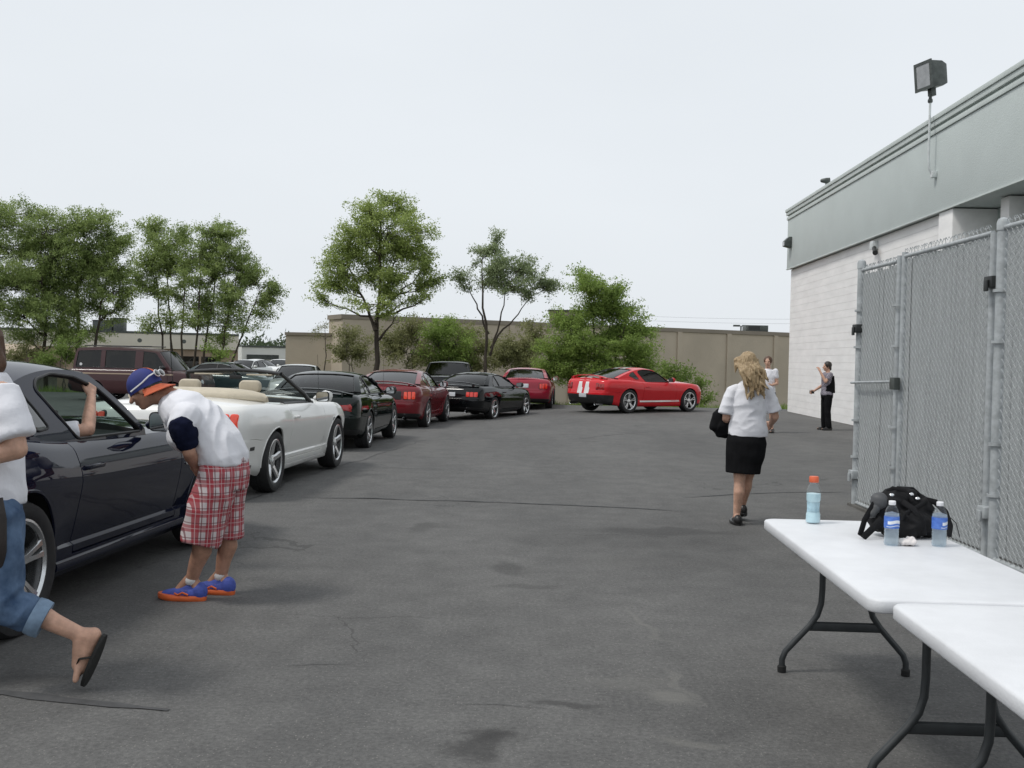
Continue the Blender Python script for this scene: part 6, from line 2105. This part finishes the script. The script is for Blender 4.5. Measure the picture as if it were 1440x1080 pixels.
# ---------------------------------------------------------------- passenger in the navy car
def passenger():
    base = Vector((-3.10, 6.42, 0.40))
    root = empty('person', base)
    tag(root, 'person seated in the navy car with a bare arm out of the window', 'person')
    pel = Vector((-3.12, 6.58, .52)); chest = Vector((-3.10, 6.36, .86)); nb = Vector((-3.10, 6.28, 1.02))
    hc = Vector((-3.11, 6.26, 1.17))
    shR, shL = Vector((-2.95, 6.38, .985)), Vector((-3.28, 6.36, .97))
    elR = Vector((-2.660, 6.50, 1.035)); wrR = Vector((-2.735, 6.73, 1.235))
    elL, wrL = Vector((-3.36, 6.55, .74)), Vector((-3.22, 6.80, .70))
    mb = MB()
    sd = Vector((1, 0, 0))
    torso(mb, [(pel, .16, .12), (pel.lerp(chest, .5), .15, .11), (chest, .17, .115), (chest.lerp(nb, .6), .15, .09), (nb, .06, .06)], sd)
    L, Rm = head_into(mb, hc, (0, 1, 0), (0, -.1, 1), nb)
    limb(mb, [(shR, .058), (shR.lerp(elR, .5), .050), (elR, .043), (elR.lerp(wrR, .35), .044), (wrR, .029)])
    limb(mb, [(shL, .058), (elL, .042), (wrL, .028)])
    hand_into(mb, wrR, Vector((-.04, .14, .20)), Vector((-.9, .3, -.3)), 78, 1.0, 1)
    hand_into(mb, wrL, wrL-elL, Vector((0, 0, -1)), 30)
    for s_ in (-.09, .09):
        kn = Vector((-3.12+s_*1.3, 7.02, .60)); an = Vector((-3.12+s_, 7.32, .36))
        limb(mb, [(pel+Vector((s_, 0, 0)), .09), (kn, .056)]); calf(mb, kn, an, Vector((0, -1, 0)))
        mb.capsule(an, .034, an+Vector((0, .14, -.02)), .03)
    blob('body', mb, SKIN, root, base, .007, 3)
    eyes(root, base, L)
    mb = MB()
    torso(mb, [(pel, .18, .14), (pel.lerp(chest, .5), .175, .13), (chest, .19, .135), (chest.lerp(nb, .6), .165, .105), (nb, .08, .075)], sd)
    mb.tube([shR+Vector((-.05, 0, 0)), shR.lerp(elR, .4), shR.lerp(elR, .84)], [.075, .070, .066], 16); limb(mb, [(shL, .076), (shL.lerp(elL, .5), .068)])
    blob('shirt', mb, TEE, root, base, .009, 4, (7, .010, (1, 1, 1)), 2)
    mb = MB()
    torso(mb, [(pel+Vector((0, 0, .05)), .175, .135), (pel, .18, .14)], sd)
    for s_ in (-.09, .09):
        limb(mb, [(pel+Vector((s_, .02, 0)), .11), (Vector((-3.12+s_*1.3, 7.0, .60)), .075)])
    blob('shorts', mb, DENIM, root, base, .01, 3)
    mb = MB().ell(hc+Vector((0, -.02, .03)), (.085, .098, .092), None, 10)
    blob('hair', mb, HAIR_DK, root, base, .008, 2, (40, .006, (1, 1, .4)))
passenger()

# ---------------------------------------------------------------- blonde woman walking away
def blonde():
    Y0 = 9.92
    base = Vector((2.22, Y0, 0))
    root = empty('person', base)
    tag(root, 'blonde person in white T-shirt and black skirt walking past the tables', 'person')
    def q(px, py, dy=0.0): return at(px, py, Y0+dy)
    pel, waist, chest, nb = q(1051, 618), q(1052, 590), q(1053, 556), q(1054, 534)
    hL, hR = q(1042, 628), q(1062, 627)
    kL, kR = q(1040, 677, -.02), q(1051, 672, .10)
    aL, aR = q(1036, 722, -.02), q(1044, 710, .22)
    sL, sR = q(1027, 548), q(1081, 546)
    eL, wL = q(1021, 588, .02), q(1020, 602, .22)
    eR, wR = q(1090, 586, .02), q(1084, 596, .24)
    hc = q(1051, 511)
    mb = MB()
    sd = Vector((1, 0, 0))
    torso(mb, [(pel+Vector((0, 0, -.08)), .10, .09), (pel, .150, .10), (waist, .13, .09), (chest, .145, .095), (q(1054, 545), .10, .065), (nb, .045, .045)], sd)
    L, Rm = head_into(mb, hc, (-.12, 1, -.05), (0, 0, 1), nb, .96)
    for s_, e, w in ((sL, eL, wL), (sR, eR, wR)):
        limb(mb, [(s_+Vector((.02 if w is wL else -.02, 0, -.02)), .042), (s_.lerp(e, .4), .043), (e, .038), (e.lerp(w, .35), .037), (w, .025)])
        hand_into(mb, w, w-e, Vector((.8 if w is wL else -.8, 0, -.4)), 45, .9, 1 if w is wR else -1)
    for h, k, a in ((hL, kL, aL), (hR, kR, aR)):
        limb(mb, [(h, .09), (h.lerp(k, .5), .076), (k, .055)])
        calf(mb, k, a, Vector((0, -1, 0)), 1.0)
    foot_into(mb, aL, (aL.x, aL.y-.05, .03), (aL.x+.01, aL.y+.17, .03), .9)
    foot_into(mb, aR, (aR.x, aR.y-.06, .10), (aR.x, aR.y+.13, .03), .9)
    blob('body', mb, SKIN, root, base, .007, 3)
    eyes(root, base, L)
    mb = MB()
    torso(mb, [(q(1052, 614), .185, .125), (q(1052, 606), .187, .13), (q(1052, 588), .17, .12), (q(1053, 566), .168, .122), (q(1054, 549), .152, .105), (q(1054, 541), .115, .078), (q(1054, 535), .07, .06)], sd)
    mb.tube([sL+Vector((.08, 0, .012)), sL+Vector((.015, 0, -.018)), sL.lerp(q(1021, 582), .5), q(1020, 582)], [.046, .056, .062, .068], 16)
    mb.tube([sR+Vector((-.08, 0, .012)), sR+Vector((-.015, 0, -.018)), sR.lerp(q(1088, 579), .5), q(1089, 579)], [.046, .056, .062, .068], 16)
    blob('shirt', mb, TEE, root, base, .0085, 4, (9, .011, (.8, 1, 1.1)), 9)
    mb = MB()
    torso(mb, [(q(1051, 607), .165, .112), (q(1050, 621), .195, .145), (q(1048, 640), .185, .15), (q(1046, 652), .17, .145), (q(1045, 665), .165, .15)], sd)
    blob('skirt', mb, BLACKCLOTH, root, base, .008, 3, (5, .008, (1, 1, .4)), 1)
    SH = M('black_leather', (.014, .013, .013), .4, noise=(12, .2))
    shoe(root, base, (aL.x, aL.y-.085, 0), (aL.x+.015, aL.y+.185, 0), (0, 0, 1), None, SH, SH, .088, .050)
    shoe(root, base, (aR.x, aR.y-.07, .075), (aR.x, aR.y+.15, .01), (0, .27, 1), None, SH, SH, .088, .050)
    # long wind-blown hair: locks over a full cap of hair
    rnd = random.Random(4)
    mb = MB()
    mb.ell(hc+Vector((0, -.02, .028)), (.082, .094, .088), None, 12)
    mb.ell(hc+Vector((.01, -.045, -.04)), (.070, .062, .09), None, 12)
    for k in range(44):
        a = rad(-175+170*(k % 22)/21)
        st = hc+Vector((.085*math.cos(a), .085*math.sin(a), .03-.05*rnd.random()))
        tip = q(1064+rnd.uniform(-16, 14)+(6 if k > 21 else 0), rnd.uniform(530, 562), -.15+rnd.uniform(-.03, .02))
        md = st.lerp(tip, .45)+Vector((.02*math.cos(a), -.03, .0))
        limb(mb, [(st, .022), (md, rnd.uniform(.016, .024)), (tip, .006)])
    for k in range(7):       # flyaway curls at the left
        a = rnd.uniform(-1, 1)
        st = hc+Vector((-.07, -.02+.03*a, .02+.04*a)); tip = st+Vector((-.055, -.01, -.05-.04*rnd.random()))
        limb(mb, [(st, .02), (st.lerp(tip, .5)+Vector((-.02, 0, .01)), .014), (tip, .005)])
    blob('hair', mb, HAIR_BL, root, base, .006, 2, (30, .007, (1.4, 1.4, .16)), 6)
    # black jacket carried over the left arm
    return root
blonde()
def jacket():
    base = at(1014, 596, 9.98)
    mb = MB()
    def q(px, py, dy=0.0): return at(px, py, 10.0+dy)
    torso(mb, [(q(1024, 576, .06), .06, .05), (q(1018, 586, .06), .11, .09), (q(1016, 600, .04), .115, .095), (q(1019, 611, .04), .08, .07), (q(1019, 615, .04), .03, .03)], Vector((1, 0, 0)))
    limb(mb, [(q(1012, 586, .02), .06), (q(1004, 600, .0), .04)])
    limb(mb, [(q(1024, 590, .02), .05), (q(1020, 612, .02), .028)])
    o = blob('jacket', mb, BLACKCLOTH, None, base, .008, 3, (9, .022, (1, 1, .6)), 2)
    o.location = base
    tag(o, 'black jacket hanging from the arm of the blonde person', 'jacket')
jacket()

# ---------------------------------------------------------------- the two people farther off
def standing(label, Y0, px, H, facing, top_mat, leg_mat, hair_mat, skin, pose, long_legs, hair_len, seed):
    base = Vector((at(px, 515, Y0).x, Y0, 0))
    root = empty('person', base)
    tag(root, label, 'person')
    k = H/1.70
    f = Vector((math.sin(rad(facing)), math.cos(rad(facing)), 0)); r = Vector((f.y, -f.x, 0)); u = Vector((0, 0, 1))
    def q(a, b, c): return base+(r*a+f*b+u*c)*k
    mb = MB()
    pel, waist, chest, nb = q(0, 0, .92), q(0, .01, 1.06), q(0, .0, 1.26), q(0, -.01, 1.42)
    torso(mb, [(q(0, 0, .84), .10, .09), (pel, .165, .115), (waist, .135, .10), (chest, .16, .11), (q(0, 0, 1.38), .14, .08), (nb, .05, .05)], r)
    hc = q(0, .02, 1.575)
    L, Rm = head_into(mb, hc, f+Vector((0, 0, -.05)), u, nb, .98*k)
    arms = pose
    for s_ in (-1, 1):
        sh = q(s_*.165, 0, 1.37); el = q(*arms[s_][0]); wr = q(*arms[s_][1])
        limb(mb, [(sh, .050), (sh.lerp(el, .4), .044), (el, .037), (el.lerp(wr, .35), .036), (wr, .025)])
        hand_into(mb, wr, wr-el, q(-s_*.6, .2, 0)-base, 45, .95, s_)
        hp, kn, an = q(s_*.09, 0, .88), q(s_*.10, .02, .48), q(s_*.10+s_*.02, -.01, .08)
        limb(mb, [(hp, .088), (hp.lerp(kn, .5), .074), (kn, .053)]); calf(mb, kn, an, -f)
        foot_into(mb, an, q(s_*.12, -.06, .03), q(s_*.13, .16, .03), .92)
    blob('body', mb, skin, root, base, .009, 3)
    eyes(root, base, L)
    mb = MB()
    torso(mb, [(q(0, 0, .86), .185, .135), (q(0, 0, .90), .185, .14), (q(0, 0, 1.06), .165, .125), (chest, .175, .13), (q(0, 0, 1.37), .155, .095), (q(0, 0, 1.42), .07, .06)], r)
    for s_ in (-1, 1):
        sh = q(s_*.165, 0, 1.37); el = q(*arms[s_][0])
        limb(mb, [(sh, .063), (sh.lerp(el, .45), .060)])
    blob('shirt', mb, top_mat, root, base, .011, 3, (7, .010, (1, 1, 1)), seed)
    mb = MB()
    torso(mb, [(q(0, 0, .98), .16, .12), (q(0, 0, .90), .18, .135), (q(0, 0, .80), .17, .13)], r)
    for s_ in (-1, 1):
        if long_legs: limb(mb, [(q(s_*.09, 0, .86), .102), (q(s_*.10, .02, .48), .075), (q(s_*.115, -.01, .10), .072)])
        else: limb(mb, [(q(s_*.09, 0, .86), .108), (q(s_*.10, .02, .52), .092)])
    blob('trousers' if long_legs else 'shorts', mb, leg_mat, root, base, .01, 3, (7, .008, (1, 1, .6)), seed)
    for s_ in (-1, 1):
        h = q(s_*.12, -.085, 0); t = q(s_*.135, .17, 0); h.z = t.z = 0
        shoe(root, base, h, t, (0, 0, 1), None, MATS['black_leather'], MATS['black_leather'], .095, .054)
    mb = MB()
    mb.ell(hc-f*.024*k+u*.034*k, (.095*k, .095*k, .094*k), None, 10)
    limb(mb, [(hc-f*.055*k, .06*k), (hc-f*.075*k-u*hair_len*k, .045*k)])
    blob('hair', mb, hair_mat, root, base, .009, 2, (34, .008, (1, 1, .3)), seed)
    return root, q
GREYSH = M('grey_cotton', (.20, .21, .23), .9, noise=(10, .15))
standing('brown-haired person in white T-shirt facing the blonde walker', 23.6, 1080, 1.74, 205, TEE, GREYSH, HAIR_BR, SKIN,
         {-1: ((-.21, .0, 1.10), (-.13, .22, 1.06)), 1: ((.21, .0, 1.10), (.10, .23, 1.09))}, False, .05, 3)
PRINT = M('grey_floral_print', (.06, .055, .07), .85, noise=(38, 0), col2=(.36, .33, .38))
blk, bq = standing('person in black trousers raising a hand to the face by the wall', 25.0, 1164, 1.66, 262, PRINT, BLACKCLOTH, HAIR_DK, SKIN,
         {-1: ((-.20, .14, 1.20), (-.09, .24, 1.46)), 1: ((.22, .02, 1.10), (.26, .22, .96))}, True, .06, 5)
mb = MB()
f_ = Vector((math.sin(rad(262)), math.cos(rad(262)), 0)); r_ = Vector((f_.y, -f_.x, 0))
for s_ in (-1, 1):
    torso(mb, [(bq(s_*.11, -.03, .92), .075, .125), (bq(s_*.11, -.03, 1.15), .07, .115), (bq(s_*.115, -.02, 1.34), .06, .10)], r_)
torso(mb, [(bq(0, -.075, .92), .15, .06), (bq(0, -.075, 1.2), .15, .06), (bq(0, -.05, 1.38), .14, .05)], r_)
blob('vest', mb, BLACKCLOTH, blk, blk.location, .011, 3)
hw = bq(.30, .26, .93)
hb = empty('small_camera', hw); tag(hb, 'small black camera held by the person at the wall', 'camera')
MB().box((-.055, -.03, -.04), (.055, .03, .035)).build('camera_body', DARK, hb, bevel=.008)
MB().lathe([(.026, -.03), (.028, -.06), (.02, -.062)], 14, 'y', (0, 0, -.003), close=True).build('camera_lens', DARK, hb)
# ================================================================== TABLES AND WHAT STANDS ON THEM
TABLEW = M('white_moulded_plastic', (0.675, 0.685, 0.705), 0.48, noise=(4.5, 0.05), bump=(130, 0.35, 0.003))
LEGM = M('grey_powder_coat', (0.030, 0.034, 0.036), 0.42, noise=(14, .2))
FOOTM = M('black_rubber_foot', (.010, .010, .010), .8, noise=(20, .2))
def folding_table(label, loc, rz, L=1.83, W=0.76, H=0.74):
    """local x along the length, origin under the middle"""
    root = empty('folding_table', loc, rz)
    tag(root, label, 'table')
    out = rrect(-L/2, L/2, -W/2, W/2, .055, 7)
    n = len(out)
    lay = [(-.030, H-.046), (-.022, H-.052), (-.004, H-.050), (0.0, H-.044), (0.0, H-.010), (-.004, H-.003), (-.012, H)]
    vs = []
    for ins, z in lay:
        sx, sy = (L/2+ins)/(L/2), (W/2+ins)/(W/2)
        vs += [(x*sx, y*sy, z) for x, y in out]
    fs = [(i*n+j, i*n+(j+1) % n, (i+1)*n+(j+1) % n, (i+1)*n+j) for i in range(len(lay)-1) for j in range(n)]
    fs += [tuple((len(lay)-1)*n+j for j in range(n))]
    vs2 = [(x*((L/2-.030)/(L/2)), y*((W/2-.030)/(W/2)), H-.018) for x, y in out]
    b = len(vs)
    vs += vs2
    fs += [(j, (j+1) % n, b+(j+1) % n, b+j) for j in range(n)]+[tuple(b+j for j in reversed(range(n)))]
    MB().add(vs, fs).build('tabletop', TABLEW, root, angle=50)
    for s in (-1, 1):
        x = s*(L/2-.20)
        for t in (-1, 1):
            y0, y1 = t*.115, t*.305
            pth = [(x, y0, H-.03), (x, y0, .42), (x, y0+t*.004, .35), (x, y0+t*.022, .29), (x, y0+t*.06, .235), (x, y1-t*.05, .145), (x, y1-t*.015, .105), (x, y1, .065), (x, y1, .012)]
            lg = MB().tube(pth, .0155, 12).build('leg', LEGM, root)
            MB().lathe([(.012, 0), (.021, .002), (.022, .03), (.017, .036)], 14, c=(x, y1, 0)).build('rubber_foot', FOOTM, lg)
            MB().lathe([(.0185, H-.145), (.0185, H-.085)], 12, c=(x, y0, 0), close=True).build('collar', LEGM, lg)
        MB().tube([(x, -.178, .235), (x, .178, .235)], [(.024, .010)]*2, 8, side=(0, 0, 1)).build('crossbar', LEGM, root)
        MB().tube([(x, -.115, H-.075), (x, .115, H-.075)], .010, 8).build('crossbar', LEGM, root)
        for t in (-1, 1):
            MB().tube([(x, t*.115, H-.14), (x-s*.33, t*.07, H-.045)], .008, 8).build('brace', LEGM, root)
    for t in (-1, 1):
        MB().box((-L/2+.12, t*.24-.02, H-.046), (L/2-.12, t*.24+.02, H-.019)).build('rail', LEGM, root)
    return root
T1 = folding_table('white folding table holding the bag and three drink bottles', (1.655, 4.415, 0), rad(90-2.2)+0.0)
T2 = folding_table('bare white folding table pushed against the end of the other', (1.625, 2.545, .002), rad(90-2.6))

CLEARP = glass_mat('clear_plastic', (.96, .98, .99), .06)
def water_mat(name='bottled_water', col=(.80, .86, .90), lo=.30, hi=.75):
    m = bpy.data.materials.new(name); m.use_nodes = True
    t = m.node_tree; t.nodes.clear()
    o = node(t, 'ShaderNodeOutputMaterial'); mx = node(t, 'ShaderNodeMixShader'); tr = node(t, 'ShaderNodeBsdfTransparent'); tl = node(t, 'ShaderNodeBsdfTranslucent')
    n = node(t, 'ShaderNodeTexNoise'); n.inputs['Scale'].default_value = 45
    r = node(t, 'ShaderNodeMapRange'); r.inputs['To Min'].default_value = lo; r.inputs['To Max'].default_value = hi
    t.links.new(n.outputs['Fac'], r.inputs['Value']); t.links.new(r.outputs[0], mx.inputs['Fac'])
    tl.inputs['Color'].default_value = (*col, 1); tr.inputs['Color'].default_value = (.92, .96, .98, 1)
    t.links.new(tr.outputs[0], mx.inputs[1]); t.links.new(tl.outputs[0], mx.inputs[2]); t.links.new(mx.outputs[0], o.inputs['Surface'])
    return m
WATER = water_mat()
DRINK = M('pale_blue_sports_drink', (.58, .78, .84), .3, noise=(8, .04))
CAPOR = M('orange_cap', (.72, .14, .06), .45, noise=(12, .05))
CAPW = M('white_cap', (.78, .78, .80), .45, noise=(12, .03))
LABB = M('blue_label', (.045, .12, .46), .45, noise=(26, 0), col2=(.10, .22, .62), stretch=(1, 1, 2))
LABW = M('white_label_mark', (.72, .75, .80), .5, noise=(30, .1))
def bottle_sport(loc):
    r = empty('drink_bottle', loc); tag(r, 'pale blue sports drink bottle with orange cap', 'bottle')
    k = .037
    prof = [(.001, 0), (k*.86, .0), (k, .008), (k, .045), (k*.86, .060), (k*.82, .085), (k*.86, .105), (k, .118), (k*1.0, .150), (k*.96, .165), (k*.80, .185), (k*.55, .200), (k*.50, .206), (k*.50, .222)]
    MB().lathe(prof, 24).build('shell', CLEARP, r)
    MB().lathe([(a*.93, max(b, .004)) for a, b in prof if b <= .15]+[(.001, .150)], 24).build('drink', DRINK, r)
    MB().lathe([(.0225, .206), (.0235, .208), (.0235, .230), (.021, .236), (.001, .237)], 20).build('cap', CAPOR, r)
    MB().lathe([(k*.865, .058), (k*.835, .072), (k*.83, .088), (k*.875, .106)], 24).build('label', M('clear_blue_label', (.40, .58, .66), .35, noise=(24, .2)), r)
    return r
def bottle_water(loc, label, rz):
    r = empty('water_bottle', loc, rz); tag(r, label, 'bottle')
    k = .0325
    prof = [(.001, .004), (k*.5, .0), (k*.9, .001), (k, .010)]
    for i in range(6): prof += [(k, .014+.012*i), (k*.95, .020+.012*i)]
    prof += [(k, .090), (k, .132), (k*.97, .142), (k*.80, .160), (k*.50, .176), (k*.40, .182), (k*.40, .192)]
    MB().lathe(prof, 24).build('shell', CLEARP, r)
    MB().lathe([(a*.95, max(b, .003)) for a, b in prof if b <= .15]+[(.001, .150)], 24).build('water', WATER, r)
    lb = MB().lathe([(k*1.012, .078), (k*1.016, .080), (k*1.016, .128), (k*1.012, .130)], 24).build('label', LABB, r)
    for z0, z1, a0, a1 in ((.098, .112, 200, 330), (.086, .089, 190, 340)):     # the white wordmark reads only as a pale streak
        vs = [(k*1.022*math.cos(rad(a)), k*1.022*math.sin(rad(a)), z+.003*math.sin(rad(a*3))) for z in (z0, z1) for a in np.linspace(a0, a1, 12)]
        MB().add(vs, [(i, i+1, 13+i, 12+i) for i in range(11)]).build('label_mark', LABW, lb)
    MB().lathe([(.0145, .180), (.0152, .181), (.0152, .196), (.013, .198), (.001, .198)], 18).build('cap', CAPW, r)
    return r
TZ = .7415
bottle_sport((1.53, 5.20, TZ))
bottle_water((1.705, 4.60, TZ), 'blue-labelled water bottle beside the crumpled tissue', rad(20))
bottle_water((1.918, 4.60, TZ), 'blue-labelled water bottle standing against the black bag side', rad(70))
# crumpled tissue
b_ = Vector((1.775, 4.60, TZ))
mb = MB().ell(b_+Vector((0, 0, .016)), (.040, .03, .016), None, 10).ell(b_+Vector((.012, .006, .024)), (.022, .018, .014), None, 10)
o = blob('tissue', mb, M('paper_tissue', (.70, .66, .64), .9, noise=(30, .08)), None, b_, .003, 1, (40, .008, (1, 1, 1)), 3)
o.location = b_; tag(o, 'crumpled white tissue between the bottle and the bag', 'tissue')
# black shoulder bag
def bag():
    b = Vector((1.845, 4.86, TZ))
    root = empty('shoulder_bag', b); tag(root, 'black shoulder bag slumped on the white table', 'bag')
    BAGM = M('black_nylon', (.009, .009, .010), .7, spec=.2, noise=(14, .3), bump=(90, .3, .003))
    mb = MB()
    mb.ell(b+Vector((.005, 0, .075)), (.150, .085, .078), None, 12).ell(b+Vector((-.045, 0, .145)), (.085, .060, .066), None, 12).ell(b+Vector((.065, .01, .130)), (.085, .055, .062), None, 12)
    mb.ell(b+Vector((.02, -.06, .070)), (.10, .045, .060), None, 12).ell(b+Vector((.12, -.02, .055)), (.060, .060, .052), None, 12).ell(b+Vector((.01, 0, .190)), (.06, .035, .030), None, 12)
    blob('bag_body', mb, BAGM, root, b, .006, 3, (17, .020, (1, 1, .8)), 7)
    def strap(pts, r, nm='strap'):
        MB().tube([Vector(p) for p in pts], r, 8, side=(0, 1, 0)).build(nm, BAGM, root)
    strap([(-.10, -.02, .17), (-.15, -.05, .15), (-.20, -.08, .08), (-.225, -.10, .015), (-.215, -.12, .010), (-.17, -.11, .05), (-.12, -.08, .09)], [(.004, .016)]*7)
    strap([(.08, -.01, .18), (.15, -.02, .165), (.195, -.03, .12), (.21, -.05, .06), (.20, -.06, .01)], [(.004, .014)]*5)
    strap([(-.06, .0, .185), (-.02, 0, .225), (.05, .0, .222), (.10, 0, .18)], [(.010, .010)]*4, 'handle')
    strap([(.20, -.03, .11), (.25, -.02, .07), (.275, -.01, .0)], [(.002, .002)]*3, 'cord')
    mb = MB().ell(b+Vector((-.115, -.03, .165)), (.040, .035, .040), None, 10).capsule(b+Vector((-.115, -.03, .165)), .022, b+Vector((-.155, -.05, .11)), .02)
    blob('side_pouch', mb, M('grey_nylon', (.055, .057, .06), .55, noise=(14, .3)), root, b, .006, 2, (20, .006, (1, 1, 1)), 2)
    strap([(-.02, -.06, .17), (.02, -.095, .14), (.06, -.105, .08), (.07, -.10, .02)], [(.004, .013)]*4)
    strap([(.10, -.04, .17), (.05, -.075, .15), (-.01, -.09, .12), (-.06, -.10, .05)], [(.004, .011)]*4)
    strap([(-.10, .0, .18), (-.05, -.02, .225), (.0, -.03, .215), (.03, -.05, .17)], [(.004, .012)]*4)
    for x, z in ((-.06, .205), (.03, .21), (.06, .19)):
        MB().ell((x, -.035, z-.01), (.014, .010, .010), None, 8).build('buckle', CHROME, root)
bag()
